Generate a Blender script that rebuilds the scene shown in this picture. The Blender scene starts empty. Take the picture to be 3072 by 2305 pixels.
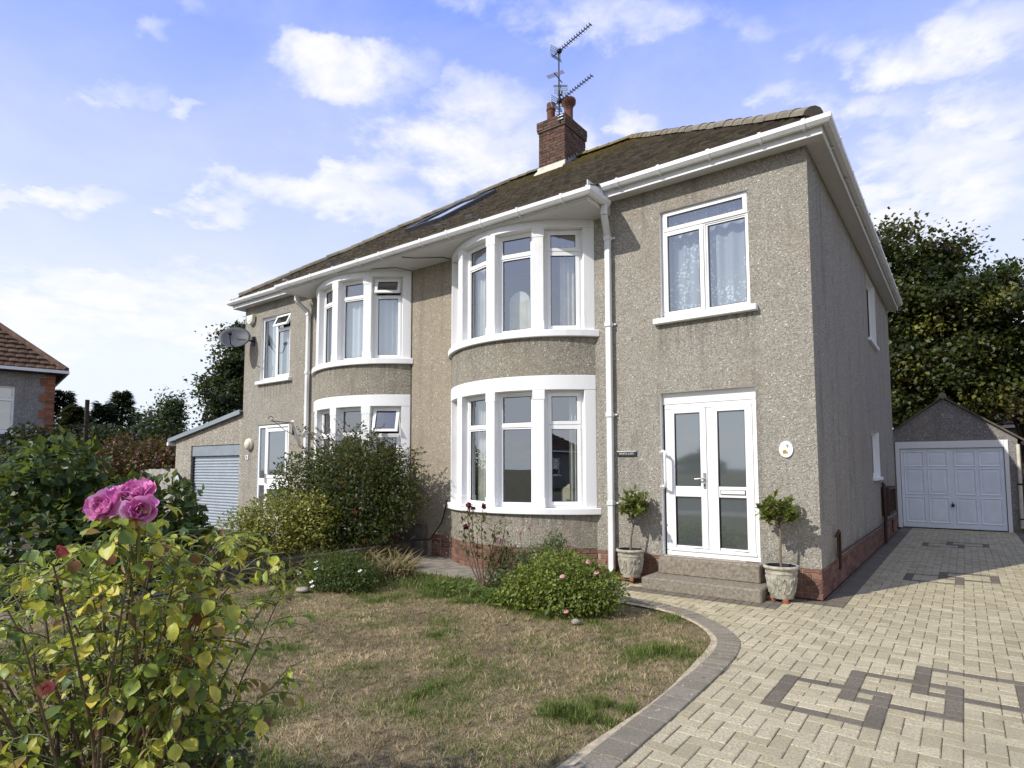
import bpy, bmesh, math, random
import numpy as np
from mathutils import Vector, Matrix

random.seed(7)
rng = np.random.default_rng(11)
SC = bpy.context.scene
COL = SC.collection
R_ = math.radians

# ------------------------------------------------------------------ camera
cam_d = bpy.data.cameras.new('camera')
cam = bpy.data.objects.new('camera', cam_d); COL.objects.link(cam); SC.camera = cam
CAMP = Vector((1.258, -7.18, 1.402))
def _cam_axes(yaw, pitch, roll):
    y, p, r = R_(yaw), R_(pitch), R_(roll)
    fw = Vector((-math.sin(y)*math.cos(p), math.cos(y)*math.cos(p), math.sin(p)))
    rt = Vector((math.cos(y), math.sin(y), 0)); up = rt.cross(fw)
    return rt*math.cos(r)+up*math.sin(r), up*math.cos(r)-rt*math.sin(r), fw
CR, CU, CF = _cam_axes(36.679, 4.106, -0.101)
M = Matrix(((CR.x, CU.x, -CF.x, CAMP.x), (CR.y, CU.y, -CF.y, CAMP.y), (CR.z, CU.z, -CF.z, CAMP.z), (0, 0, 0, 1)))
cam.matrix_world = M
cam_d.sensor_width = 36.0; cam_d.lens = 1818.0/3072*36; cam_d.shift_y = 122.3/3072
cam_d.clip_start = 0.05; cam_d.clip_end = 2000

def in_view(x, y, z, pad=40):
    d = Vector((x, y, z))-CAMP; zz = d.dot(CF)
    if zz < .1: return False
    u = 1536+1818*d.dot(CR)/zz; v = 1152.5+122.3-1818*d.dot(CU)/zz
    return -pad < u < 3072+pad and -pad < v < 2305+pad

# ------------------------------------------------------------------ sun and sky
SUN_EL, SUN_AZ = R_(37.5), math.atan2(-0.39, -0.921)      # azimuth measured from +y towards +x
to_sun = Vector((math.sin(SUN_AZ)*math.cos(SUN_EL), math.cos(SUN_AZ)*math.cos(SUN_EL), math.sin(SUN_EL)))
sl = bpy.data.lights.new('sun', 'SUN'); sl.energy = 4.2; sl.angle = R_(0.5); sl.color = (1.0, 0.965, 0.90)
so = bpy.data.objects.new('sun', sl); COL.objects.link(so)
so.rotation_euler = to_sun.to_track_quat('Z', 'Y').to_euler(); so.location = (-10, -20, 20)

SC.view_settings.view_transform = 'Standard'
SC.view_settings.look = 'None'
SC.view_settings.exposure = 0.07
SC.view_settings.gamma = 1.0
SC.view_settings.use_curve_mapping = False

world = bpy.data.worlds.new('World'); SC.world = world; world.use_nodes = True
wn = world.node_tree; wn.nodes.clear()
class NT:
    """small node-tree writer"""
    def __init__(s, nt): s.nt = nt
    def n(s, typ, **kw):
        nd = s.nt.nodes.new(typ)
        for k, v in kw.items():
            if k.startswith('i_'):
                key = k[2:]; key = int(key) if key.isdigit() else key.replace('_', ' ')
                s.put(nd.inputs[key], v)
            else: setattr(nd, k, v)
        return nd
    def put(s, sock, v):
        if hasattr(v, 'bl_idname') and hasattr(v, 'outputs'): s.nt.links.new(v.outputs[0], sock)
        elif isinstance(v, bpy.types.NodeSocket): s.nt.links.new(v, sock)
        else: sock.default_value = v
    def math(s, op, a, b=None, c=None, clamp=False):
        nd = s.nt.nodes.new('ShaderNodeMath'); nd.operation = op; nd.use_clamp = clamp
        s.put(nd.inputs[0], a)
        if b is not None: s.put(nd.inputs[1], b)
        if c is not None: s.put(nd.inputs[2], c)
        return nd.outputs[0]
    def mix(s, f, a, b, mode='MIX'):
        nd = s.nt.nodes.new('ShaderNodeMix'); nd.data_type = 'RGBA'; nd.blend_type = mode
        s.put(nd.inputs['Factor'], f); s.put(nd.inputs[6], a); s.put(nd.inputs[7], b)
        return nd.outputs[2]
    def ramp(s, f, stops, interp='LINEAR'):
        nd = s.nt.nodes.new('ShaderNodeValToRGB'); s.put(nd.inputs[0], f); cr = nd.color_ramp; cr.interpolation = interp
        while len(cr.elements) < len(stops): cr.elements.new(0.5)
        for e, (p, c) in zip(cr.elements, stops):
            e.position = p; e.color = c if len(c) == 4 else (*c, 1)
        return nd.outputs[0]
    def smooth(s, x, lo, hi):
        nd = s.nt.nodes.new('ShaderNodeMapRange'); nd.interpolation_type = 'SMOOTHSTEP'
        s.put(nd.inputs[0], x); nd.inputs[1].default_value = lo; nd.inputs[2].default_value = hi
        return nd.outputs[0]
    def noise(s, vec, scale, detail=4, rough=.55, dist=0.0):
        nd = s.n('ShaderNodeTexNoise', i_Scale=scale, i_Detail=detail, i_Roughness=rough, i_Distortion=dist)
        if vec is not None: s.put(nd.inputs['Vector'], vec)
        return nd

W = NT(wn)
SKY_STR = 0.10
sky = W.n('ShaderNodeTexSky', sky_type='NISHITA', sun_disc=False, sun_elevation=SUN_EL, sun_rotation=SUN_AZ,
          air_density=1.0, dust_density=0.6, ozone_density=1.6)
tc = W.n('ShaderNodeTexCoord')
sep = W.n('ShaderNodeSeparateXYZ', i_0=tc.outputs['Generated'])
az = W.math('ARCTAN2', sep.outputs[0], sep.outputs[1])
el = W.math('ARCSINE', sep.outputs[2])
# flat cloud-layer coordinates, so that clouds shrink towards the horizon
den = W.math('ADD', W.math('MAXIMUM', sep.outputs[2], 0.0), 0.16)
cx_ = W.math('DIVIDE', sep.outputs[0], den); cy_ = W.math('DIVIDE', sep.outputs[1], den)
cvec = W.n('ShaderNodeCombineXYZ', i_0=cx_, i_1=cy_, i_2=0.0)
nz1 = W.noise(cvec.outputs[0], 2.3, 9, .62, .3)
nz2 = W.noise(cvec.outputs[0], 7.0, 8, .6, .25)
nz3 = W.noise(cvec.outputs[0], 0.7, 4, .5)
wa = W.math('MULTIPLY', W.math('SUBTRACT', nz2.outputs[0], .5), 0.16)
wb = W.math('MULTIPLY', W.math('SUBTRACT', nz1.outputs[0], .5), 0.16)
waz = W.math('ADD', W.math('ADD', az, wa), wb)
nz2b = W.noise(cvec.outputs[0], 5.1, 7, .6)
wel = W.math('ADD', el, W.math('MULTIPLY', W.math('SUBTRACT', nz2b.outputs[0], .5), 0.11))
CLOUDS = [(-0.985, 0.418, 0.13, 0.028, 1.0, 0.09), (-0.845, 0.405, 0.09, 0.025, .9, 0.05), (-0.70, 0.515, 0.17, 0.06, .95, 0.0), (-0.62, 0.44, 0.13, 0.04, .9, -0.05), (-0.898, 0.587, 0.133, 0.041, 1.0, 0.088), (-0.706, 0.55, 0.137, 0.038, 0.9, -0.003), (-0.66, 0.488, 0.192, 0.054, 1.0, -0.033), (-0.756, 0.499, 0.091, 0.027, 0.8, 0.028), (-0.544, 0.662, 0.233, 0.03, 0.75, -0.105), (-0.929, 0.416, 0.107, 0.025, 0.95, 0.088), (-1.114, 0.379, 0.07, 0.014, 0.8, 0.16), (-0.882, 0.454, 0.071, 0.023, 0.7, 0.081), (-1.225, 0.492, 0.06, 0.017, 0.6, 0.254), (-1.154, 0.494, 0.041, 0.01, 0.55, 0.221), (-1.209, 0.573, 0.028, 0.015, 0.7, 0.275), (-1.161, 0.603, 0.037, 0.014, 0.5, 0.251), (-1.273, 0.353, 0.055, 0.017, 0.8, 0.222), (-1.336, 0.331, 0.025, 0.009, 0.6, 0.245), (-1.182, 0.224, 0.262, 0.05, 1.0, 0.098), (-1.315, 0.175, 0.111, 0.034, 0.8, 0.124), (-1.196, 0.275, 0.025, 0.01, 0.6, 0.155), (-0.04, 0.53, 0.125, 0.025, 0.65, -0.321), (0.046, 0.53, 0.09, 0.03, 0.8, -0.367), (0.002, 0.381, 0.105, 0.059, 0.95, -0.273), (-0.084, 0.48, 0.077, 0.027, 0.55, -0.268), (-0.058, 0.341, 0.105, 0.038, 0.9, -0.223), (0.041, 0.444, 0.069, 0.029, 0.75, -0.321), (-0.334, 0.637, 0.166, 0.015, 0.35, -0.193), (-0.418, 0.527, 0.043, 0.013, 0.5, -0.109), (-0.87, 0.379, 0.043, 0.012, 0.6, 0.071), (-0.17, 0.517, 0.072, 0.014, 0.4, -0.233)]
acc = None
for (a0, e0, sa, se, st, rt_) in CLOUDS:
    dx = W.math('SUBTRACT', waz, a0); dy = W.math('SUBTRACT', wel, e0)
    c_, s_ = math.cos(rt_), math.sin(rt_)
    ux = W.math('DIVIDE', W.math('ADD', W.math('MULTIPLY', dx, c_), W.math('MULTIPLY', dy, s_)), sa*1.22)
    uy = W.math('DIVIDE', W.math('SUBTRACT', W.math('MULTIPLY', dy, c_), W.math('MULTIPLY', dx, s_)), se*1.38)
    v = W.math('SUBTRACT', 1.0, W.math('ADD', W.math('MULTIPLY', ux, ux), W.math('MULTIPLY', uy, uy)))
    v = W.math('MULTIPLY', W.math('MAXIMUM', v, 0.0), st)
    acc = v if acc is None else W.math('MAXIMUM', acc, v)
# scattered cumulus over the rest of the sky (outside the bearings of the clouds above)
offb = W.math('ADD', W.smooth(az, 0.12, 0.4), W.math('SUBTRACT', 1.0, W.smooth(az, -1.7, -1.42)), clamp=True)
gen = W.math('MULTIPLY', W.smooth(nz3.outputs[0], .42, .62), .8)
acc = W.math('MAXIMUM', acc, W.math('MULTIPLY', gen, offb))
edge = W.math('ADD', W.math('MULTIPLY', W.math('SUBTRACT', nz1.outputs[0], .5), 2.5), W.math('MULTIPLY', W.math('SUBTRACT', nz2.outputs[0], .5), 2.2))
dens = W.smooth(W.math('ADD', acc, edge), -0.05, 1.2)
dens = W.math('MULTIPLY', dens, W.smooth(acc, 0.0, 0.35))
# thin veil all over, thick towards the horizon
veil = W.math('MULTIPLY', W.smooth(nz1.outputs[0], .35, .75), .22)
hz = W.math('SUBTRACT', 1.0, W.math('MINIMUM', W.math('DIVIDE', W.math('MAXIMUM', el, 0.0), 0.72), 1.0))
hz = W.math('SUBTRACT', W.math('MULTIPLY', hz, 1.42), .10, clamp=True)
tint = W.mix(1.0, sky.outputs[0], (1.12, 1.0, 1.32, 1), 'MULTIPLY')
blue = W.mix(0.92, tint, (2.45, 3.9, 10.2, 1))
c1 = W.mix(hz, blue, (8.5, 9.2, 10.2, 1))
c2 = W.mix(veil, c1, (9.2, 9.3, 9.7, 1))
dens = W.math('MULTIPLY', dens, W.math('ADD', .62, W.math('MULTIPLY', W.smooth(nz2b.outputs[0], .36, .62), .38)))
c3 = W.mix(W.math('MULTIPLY', dens, 1.0), c2, (9.75, 9.75, 9.85, 1))
bg = W.n('ShaderNodeBackground', i_Color=c3, i_Strength=SKY_STR)
wo = W.n('ShaderNodeOutputWorld'); wn.links.new(bg.outputs[0], wo.inputs[0])

# ------------------------------------------------------------------ object helpers
def wloc(o):
    v = Vector((0, 0, 0))
    while o is not None: v += o.location; o = o.parent
    return v
def tag(o, label=None, cat=None, group=None, kind=None):
    if label: o['label'] = label
    if cat: o['category'] = cat
    if group: o['group'] = group
    if kind: o['kind'] = kind
    return o
def empty(name, loc, label=None, cat=None, group=None):
    o = bpy.data.objects.new(name, None); COL.objects.link(o); o.location = loc; o.empty_display_size = .1
    return tag(o, label, cat, group)
def link_mesh(name, me, parent, c):
    o = bpy.data.objects.new(name, me); COL.objects.link(o)
    if parent is not None: o.parent = parent; o.location = Vector(c)-wloc(parent)
    else: o.location = c
    return o
class MB:
    """collects polygons in world coordinates and links them as one mesh object"""
    def __init__(s, f=None, flip=False): s.v = []; s.p = []; s.f = f; s.flip = flip; s.mi = []; s.cm = 0
    def quad(s, *pts):
        b = len(s.v); s.v += [tuple(p) for p in pts]; s.p.append(tuple(range(b, b+len(pts)))); s.mi.append(s.cm)
    def box(s, x0, x1, y0, y1, z0, z1):
        if x0 > x1: x0, x1 = x1, x0
        if y0 > y1: y0, y1 = y1, y0
        if z0 > z1: z0, z1 = z1, z0
        s.hexa([(x0, y0, z0), (x1, y0, z0), (x1, y1, z0), (x0, y1, z0), (x0, y0, z1), (x1, y0, z1), (x1, y1, z1), (x0, y1, z1)])
    def hexa(s, P):
        b = len(s.v); s.v += [tuple(p) for p in P]
        for q in ((3, 2, 1, 0), (4, 5, 6, 7), (0, 1, 5, 4), (1, 2, 6, 5), (2, 3, 7, 6), (3, 0, 4, 7)):
            s.p.append(tuple(b+i for i in q)); s.mi.append(s.cm)
    def obox(s, c, ax, hx, hy, hz):
        X, Y, Z = [Vector(a) for a in ax]; c = Vector(c)
        s.hexa([c-X*hx-Y*hy-Z*hz, c+X*hx-Y*hy-Z*hz, c+X*hx+Y*hy-Z*hz, c-X*hx+Y*hy-Z*hz,
                c-X*hx-Y*hy+Z*hz, c+X*hx-Y*hy+Z*hz, c+X*hx+Y*hy+Z*hz, c-X*hx+Y*hy+Z*hz])
    def bar(s, a, b, w, h=None, up=(0, 0, 1)):
        a, b = Vector(a), Vector(b); d = b-a; L = d.length; d.normalize(); u = Vector(up)
        if abs(d.dot(u)) > .98: u = Vector((0, 1, 0))
        x = d.cross(u).normalized(); z = x.cross(d)
        s.obox((a+b)/2, (x, d, z), w/2, L/2, (h or w)/2)
    def tube(s, path, r, n=6, cap=True):
        path = [Vector(p) for p in path]; rs = r if isinstance(r, (list, tuple)) else [r]*len(path)
        b = len(s.v); pu = None
        for i, p in enumerate(path):
            d = (path[min(i+1, len(path)-1)]-path[max(i-1, 0)]).normalized()
            if pu is None:
                pu = Vector((0, 0, 1)) if abs(d.z) < .9 else Vector((1, 0, 0))
            x = d.cross(pu).normalized(); pu = x.cross(d).normalized()
            for k in range(n):
                a = 2*math.pi*k/n
                s.v.append(tuple(p+(x*math.cos(a)+pu*math.sin(a))*rs[i]))
        for i in range(len(path)-1):
            for k in range(n):
                s.p.append((b+i*n+k, b+i*n+(k+1) % n, b+(i+1)*n+(k+1) % n, b+(i+1)*n+k)); s.mi.append(s.cm)
        if cap:
            s.p.append(tuple(b+k for k in reversed(range(n)))); s.mi.append(s.cm)
            e = b+(len(path)-1)*n; s.p.append(tuple(e+k for k in range(n))); s.mi.append(s.cm)
    def lathe(s, prof, c, n=24, sx=1, sy=1):
        b = len(s.v)
        for r, z in prof:
            for k in range(n):
                a = 2*math.pi*k/n; s.v.append((c[0]+r*sx*math.cos(a), c[1]+r*sy*math.sin(a), c[2]+z))
        for i in range(len(prof)-1):
            for k in range(n):
                s.p.append((b+i*n+k, b+i*n+(k+1) % n, b+(i+1)*n+(k+1) % n, b+(i+1)*n+k)); s.mi.append(s.cm)
    def disc(s, c, X, Y, rx, ry, n=20):
        c, X, Y = Vector(c), Vector(X), Vector(Y)
        s.quad(*[c+X*rx*math.cos(2*math.pi*k/n)+Y*ry*math.sin(2*math.pi*k/n) for k in range(n)])
    def prism(s, poly, axis, a0, a1):
        """poly: 2-D points; axis: which world axis the prism runs along"""
        def pt(p, a):
            return {'x': (a, p[0], p[1]), 'y': (p[0], a, p[1]), 'z': (p[0], p[1], a)}[axis]
        n = len(poly); b = len(s.v)
        s.v += [pt(p, a0) for p in poly]+[pt(p, a1) for p in poly]
        for k in range(n):
            s.p.append((b+k, b+(k+1) % n, b+n+(k+1) % n, b+n+k)); s.mi.append(s.cm)
        s.p.append(tuple(b+k for k in reversed(range(n)))); s.p.append(tuple(b+n+k for k in range(n))); s.mi += [s.cm]*2
    def sweep(s, prof, path, ups=None):
        """open profile (list of (out, up)) along a horizontal path with mitred corners"""
        path = [Vector(p) for p in path]; b = len(s.v); n = len(prof)
        for i, p in enumerate(path):
            d0 = (p-path[i-1]).normalized() if i else None
            d1 = (path[i+1]-p).normalized() if i < len(path)-1 else None
            da = d0 or d1; db = d1 or d0
            o0 = Vector((da.y, -da.x, 0)); o1 = Vector((db.y, -db.x, 0))
            o = (o0+o1).normalized(); o = o/max(.3, o.dot(o0))
            for (u, w) in prof: s.v.append(tuple(p+o*u+Vector((0, 0, w))))
        for i in range(len(path)-1):
            for k in range(n-1):
                s.p.append((b+i*n+k, b+(i+1)*n+k, b+(i+1)*n+k+1, b+i*n+k+1)); s.mi.append(s.cm)
        s.p.append(tuple(b+k for k in range(n))); s.mi.append(s.cm)
        e = b+(len(path)-1)*n; s.p.append(tuple(e+k for k in reversed(range(n)))); s.mi.append(s.cm)
    def build(s, name, mats, parent=None, smooth=False, bevel=0, fix=True, tagd=None):
        v = [s.f(p) for p in s.v] if s.f else s.v
        P = np.array(v, dtype=float).reshape(-1, 3)
        lo, hi = P.min(0), P.max(0); c = np.array([(lo[0]+hi[0])/2, (lo[1]+hi[1])/2, lo[2]])
        me = bpy.data.meshes.new(name)
        polys = [tuple(reversed(p)) for p in s.p] if s.flip else s.p
        me.from_pydata((P-c).tolist(), [], polys)
        for m in (mats if isinstance(mats, (list, tuple)) else [mats]): me.materials.append(m)
        if any(s.mi): me.polygons.foreach_set('material_index', s.mi)
        if bevel or fix or smooth:
            bm = bmesh.new(); bm.from_mesh(me)
            if smooth or bevel: bmesh.ops.remove_doubles(bm, verts=bm.verts, dist=1e-5)
            if fix: bmesh.ops.recalc_face_normals(bm, faces=bm.faces)
            if bevel: bmesh.ops.bevel(bm, geom=[e for e in bm.edges if e.is_manifold and e.calc_face_angle(0) > .5], offset=bevel, segments=1, affect='EDGES', clamp_overlap=True)
            bm.to_mesh(me); bm.free()
        if smooth:
            me.polygons.foreach_set('use_smooth', [True]*len(me.polygons))
            try: me.set_sharp_from_angle(angle=R_(smooth if smooth > 1 else 50))
            except Exception: pass
        me.update()
        return link_mesh(name, me, parent, c)

# ------------------------------------------------------------------ materials
def new_mat(name):
    m = bpy.data.materials.new(name); m.use_nodes = True; m.node_tree.nodes.clear(); return m, NT(m.node_tree)
def finish(m, T, color, rough=.7, spec=.3, bump=None, bstr=.3, bdist=.01, metal=0.0, extra=None):
    p = T.n('ShaderNodeBsdfPrincipled'); T.put(p.inputs['Base Color'], color); T.put(p.inputs['Roughness'], rough)
    p.inputs['Specular IOR Level'].default_value = spec; p.inputs['Metallic'].default_value = metal
    if bump is not None:
        bn = T.n('ShaderNodeBump', i_Strength=bstr, i_Distance=bdist); T.put(bn.inputs['Height'], bump); T.put(p.inputs['Normal'], bn.outputs[0])
    o = T.n('ShaderNodeOutputMaterial'); T.nt.links.new((extra(p) if extra else p).outputs[0], o.inputs[0])
    return m
def gpos(T): return T.n('ShaderNodeNewGeometry').outputs['Position']
def rgb(r, g, b): return (r, g, b, 1)

def mat_plain(name, c, rough=.6, spec=.3, metal=0, var=.12, scale=6.0, bstr=0, bscale=80):
    m, T = new_mat(name); P = gpos(T)
    n = T.noise(P, scale, 5, .6)
    col = T.mix(T.smooth(n.outputs[0], .3, .7), rgb(*[x*(1-var) for x in c]), rgb(*[min(1, x*(1+var)) for x in c]))
    b = T.noise(P, bscale, 3).outputs[0] if bstr else None
    return finish(m, T, col, rough, spec, b, bstr, .004, metal)

def mat_pebble(name, dark, mid, light, scale=42):
    m, T = new_mat(name); P = gpos(T)
    dn = T.noise(P, 60, 2); 
    dp = T.n('ShaderNodeVectorMath', operation='MULTIPLY_ADD', i_0=dn.outputs[1], i_1=(.02, .02, .02)); T.put(dp.inputs[2], P)
    vo = T.n('ShaderNodeTexVoronoi', i_Scale=scale, i_Randomness=1.0); T.put(vo.inputs['Vector'], dp.outputs[0])
    cell = T.n('ShaderNodeSeparateColor', i_0=vo.outputs['Color'])
    col = T.ramp(cell.outputs[0], [(0, dark), (.35, mid), (.75, light), (.975, light), (.985, (.70, .67, .60))])
    big = T.noise(P, .9, 6, .65); st = T.noise(P, 3.5, 5, .6)
    col = T.mix(T.math('MULTIPLY', T.smooth(big.outputs[0], .42, .7), .35), col, rgb(.33, .255, .19), 'MIX')
    col = T.mix(T.math('MULTIPLY', T.smooth(st.outputs[0], .5, .75), .4), col, rgb(dark[0]*1.0, dark[1], dark[2]))
    # rain streaks running down the wall
    mp = T.n('ShaderNodeMapping', i_Scale=(2.2, 2.2, .18)); T.put(mp.inputs[0], P)
    sk = T.noise(mp.outputs[0], 2.0, 5, .6)
    col = T.mix(T.math('MULTIPLY', T.smooth(sk.outputs[0], .52, .72), .4), col, rgb(.13, .12, .105))
    # dirty run-off under the sills and damp just above the brick plinth
    s3 = T.n('ShaderNodeSeparateXYZ', i_0=P); mq = T.n('ShaderNodeMapping', i_Scale=(9, 9, .5)); T.put(mq.inputs[0], P); sq = T.smooth(T.noise(mq.outputs[0], 2.0, 4, .6).outputs[0], .42, .68)
    tot = None
    for (xa, xb, zt, ln_) in ((-1.85, -.58, 3.22, .55), (-10.97, -9.7, 3.22, .5), (-5.3, -2.65, 3.18, .30), (-8.9, -6.2, 3.18, .3), (-5.3, -2.65, .80, .28)):
        mx_ = T.math('MULTIPLY', T.smooth(s3.outputs[0], xa-.03, xa+.05), T.math('SUBTRACT', 1.0, T.smooth(s3.outputs[0], xb-.05, xb+.03)))
        mz = T.math('MULTIPLY', T.smooth(s3.outputs[2], zt-ln_, zt), T.math('LESS_THAN', s3.outputs[2], zt))
        q = T.math('MULTIPLY', mx_, mz); tot = q if tot is None else T.math('MAXIMUM', tot, q)
    col = T.mix(T.math('MULTIPLY', T.math('MULTIPLY', tot, sq), .6), col, rgb(.10, .09, .075))
    dz = T.math('SUBTRACT', 1.0, T.smooth(s3.outputs[2], .33, .62)); col = T.mix(T.math('MULTIPLY', T.math('MULTIPLY', dz, T.smooth(st.outputs[0], .38, .62)), .5), col, rgb(.13, .125, .09))
    edge = T.ramp(vo.outputs['Distance'], [(0, (1, 1, 1)), (.55, (.6, .6, .6)), (1, (0, 0, 0))])
    fine = T.noise(P, 170, 3, .6)
    h = T.math('ADD', T.math('MULTIPLY', edge, .8), T.math('MULTIPLY', fine.outputs[0], .5))
    return finish(m, T, col, .85, .25, h, .9, .011)

def mat_white(name, c=.78, dirt=.35, rough=.55, fine=40):
    m, T = new_mat(name); P = gpos(T)
    mp = T.n('ShaderNodeMapping', i_Scale=(1, 1, .35)); T.put(mp.inputs[0], P)
    n = T.noise(mp.outputs[0], 3.0, 7, .65); n2 = T.noise(P, fine, 4)
    f = T.math('MULTIPLY', T.smooth(n.outputs[0], .5, .78), dirt)
    col = T.mix(f, rgb(c, c*.995, c*.98), rgb(c*.55, c*.52, c*.46))
    return finish(m, T, col, rough, .35, n2.outputs[0], .12, .004)

def mat_brick(name, per='OBJ', a=(.155, .076, .054), b=(.215, .118, .086), c=(.10, .052, .040)):
    m, T = new_mat(name); P = gpos(T)
    rnd = T.n('ShaderNodeObjectInfo').outputs['Random'] if per == 'OBJ' else T.n('ShaderNodeNewGeometry').outputs['Random Per Island']
    n = T.noise(P, 25, 5, .65); n3 = T.noise(P, 3, 4)
    col = T.ramp(rnd, [(0, c), (.3, a), (.7, b), (1, a)])
    col = T.mix(T.math('MULTIPLY', T.smooth(n.outputs[0], .45, .7), .45), col, rgb(.36, .2, .14))
    col = T.mix(T.math('MULTIPLY', T.smooth(n3.outputs[0], .5, .72), .5), col, rgb(.09, .06, .045))
    return finish(m, T, col, .85, .2, n.outputs[0], .5, .006)

def mat_paver(name, a, b, stain, per='OBJ', sp=.0):
    m, T = new_mat(name); P = gpos(T)
    rnd = T.n('ShaderNodeObjectInfo').outputs['Random'] if per == 'OBJ' else T.n('ShaderNodeNewGeometry').outputs['Random Per Island']
    n = T.noise(P, 75, 6, .78); n2 = T.noise(P, 5.5, 6, .65); n3 = T.noise(P, .8, 4, .6)
    col = T.mix(rnd, rgb(*a), rgb(*b))
    col = T.mix(T.math('MULTIPLY', T.smooth(n.outputs[0], .44, .62), .75), col, rgb(*[x*.58 for x in a]))
    col = T.mix(T.math('MULTIPLY', T.smooth(n2.outputs[0], .5, .74), .6), col, rgb(*stain))
    col = T.mix(T.math('MULTIPLY', T.smooth(n3.outputs[0], .5, .7), .35), col, rgb(stain[0]*.8, stain[1]*.8, stain[2]*.8))
    if sp:
        lv = T.noise(P, 38, 2, .5); col = T.mix(T.smooth(lv.outputs[0], .70, .74), col, rgb(.55, .53, .46))
    # worn tracks, moss along some joints and old drips
    nm = T.noise(P, 2.3, 7, .7); col = T.mix(T.math('MULTIPLY', T.smooth(nm.outputs[0], .56, .70), .45), col, rgb(stain[0]*.55, stain[1]*.58, stain[2]*.5))
    nd = T.noise(P, 13, 3, .5); col = T.mix(T.math('MULTIPLY', T.smooth(nd.outputs[0], .70, .76), .6), col, rgb(stain[0]*.45, stain[1]*.45, stain[2]*.45))
    return finish(m, T, col, .9, .15, n.outputs[0], .5, .004)

def mat_tile(name, base, alt, lichen=True, per=True):
    m, T = new_mat(name); P = gpos(T); G = T.n('ShaderNodeNewGeometry')
    n = T.noise(P, 7, 4, .6); n2 = T.noise(P, 1.3, 5, .6); n4 = T.noise(P, 45, 4, .7)
    col = T.mix(G.outputs['Random Per Island'], rgb(*base), rgb(*alt))
    col = T.mix(T.math('MULTIPLY', T.smooth(n.outputs[0], .4, .7), .45), col, rgb(base[0]*.45, base[1]*.45, base[2]*.45))
    if lichen:
        # yellow moss grows below the chimney and along the top of the slope
        s = T.n('ShaderNodeSeparateXYZ', i_0=P)
        hz_ = T.smooth(s.outputs[2], 6.6, 8.5)
        ch = T.math('SUBTRACT', 1.0, T.smooth(T.math('ABSOLUTE', T.math('SUBTRACT', s.outputs[0], -5.2)), .4, 2.6))
        mo = T.math('MULTIPLY', T.math('ADD', T.math('MULTIPLY', hz_, .25), T.math('MULTIPLY', hz_, ch)), T.smooth(n4.outputs[0], .38, .6), clamp=True)
        col = T.mix(mo, col, rgb(.17, .13, .03))
        col = T.mix(T.math('MULTIPLY', T.smooth(n2.outputs[0], .5, .72), .5), col, rgb(.085, .08, .05))
    return finish(m, T, col, .9, .15, n4.outputs[0], .3, .006)

def mat_glass(name, tint=(.94, .96, .96), ior=2.0, rough=0.0, haze=0):
    m, T = new_mat(name)
    f0 = T.n('ShaderNodeFresnel', i_IOR=ior); fb = T.n('ShaderNodeNewGeometry').outputs['Backfacing']
    f = T.math('MULTIPLY', T.math('ADD', T.math('MULTIPLY', f0.outputs[0], .78), .22), T.math('SUBTRACT', 1.0, fb))
    g = T.n('ShaderNodeBsdfGlossy', i_Color=rgb(.93, .96, 1.0), i_Roughness=rough)
    t = T.n('ShaderNodeBsdfTransparent', i_Color=rgb(*tint))
    bn = T.noise(gpos(T), 1.3, 2); b2 = T.n('ShaderNodeBump', i_Strength=.02, i_Distance=.02, i_Height=bn.outputs[0]); T.put(g.inputs['Normal'], b2.outputs[0])
    if haze:
        dfz = T.n('ShaderNodeBsdfDiffuse', i_Color=rgb(.30, .335, .325)); t = T.n('ShaderNodeMixShader', i_0=haze, i_1=t.outputs[0], i_2=dfz.outputs[0])
    mx = T.n('ShaderNodeMixShader', i_0=f, i_1=t.outputs[0], i_2=g.outputs[0])
    o = T.n('ShaderNodeOutputMaterial', i_0=mx.outputs[0]); return m

def mat_leaf(name, trans=.35, rough=.45, var=.25, spec=.35, green=.5):
    m, T = new_mat(name)
    at = T.n('ShaderNodeAttribute', attribute_name='Col')
    n = T.noise(gpos(T), 9, 3)
    col = T.mix(T.math('MULTIPLY', n.outputs[0], var), at.outputs[0], rgb(.02, .025, .008))
    def ex(p):
        tr = T.n('ShaderNodeBsdfTranslucent', i_Color=T.mix(green, col, rgb(.30, .34, .03), 'MIX'))
        mx = T.n('ShaderNodeMixShader', i_0=trans, i_1=p.outputs[0], i_2=tr.outputs[0]); return mx
    return finish(m, T, col, rough, spec, extra=ex)

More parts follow.
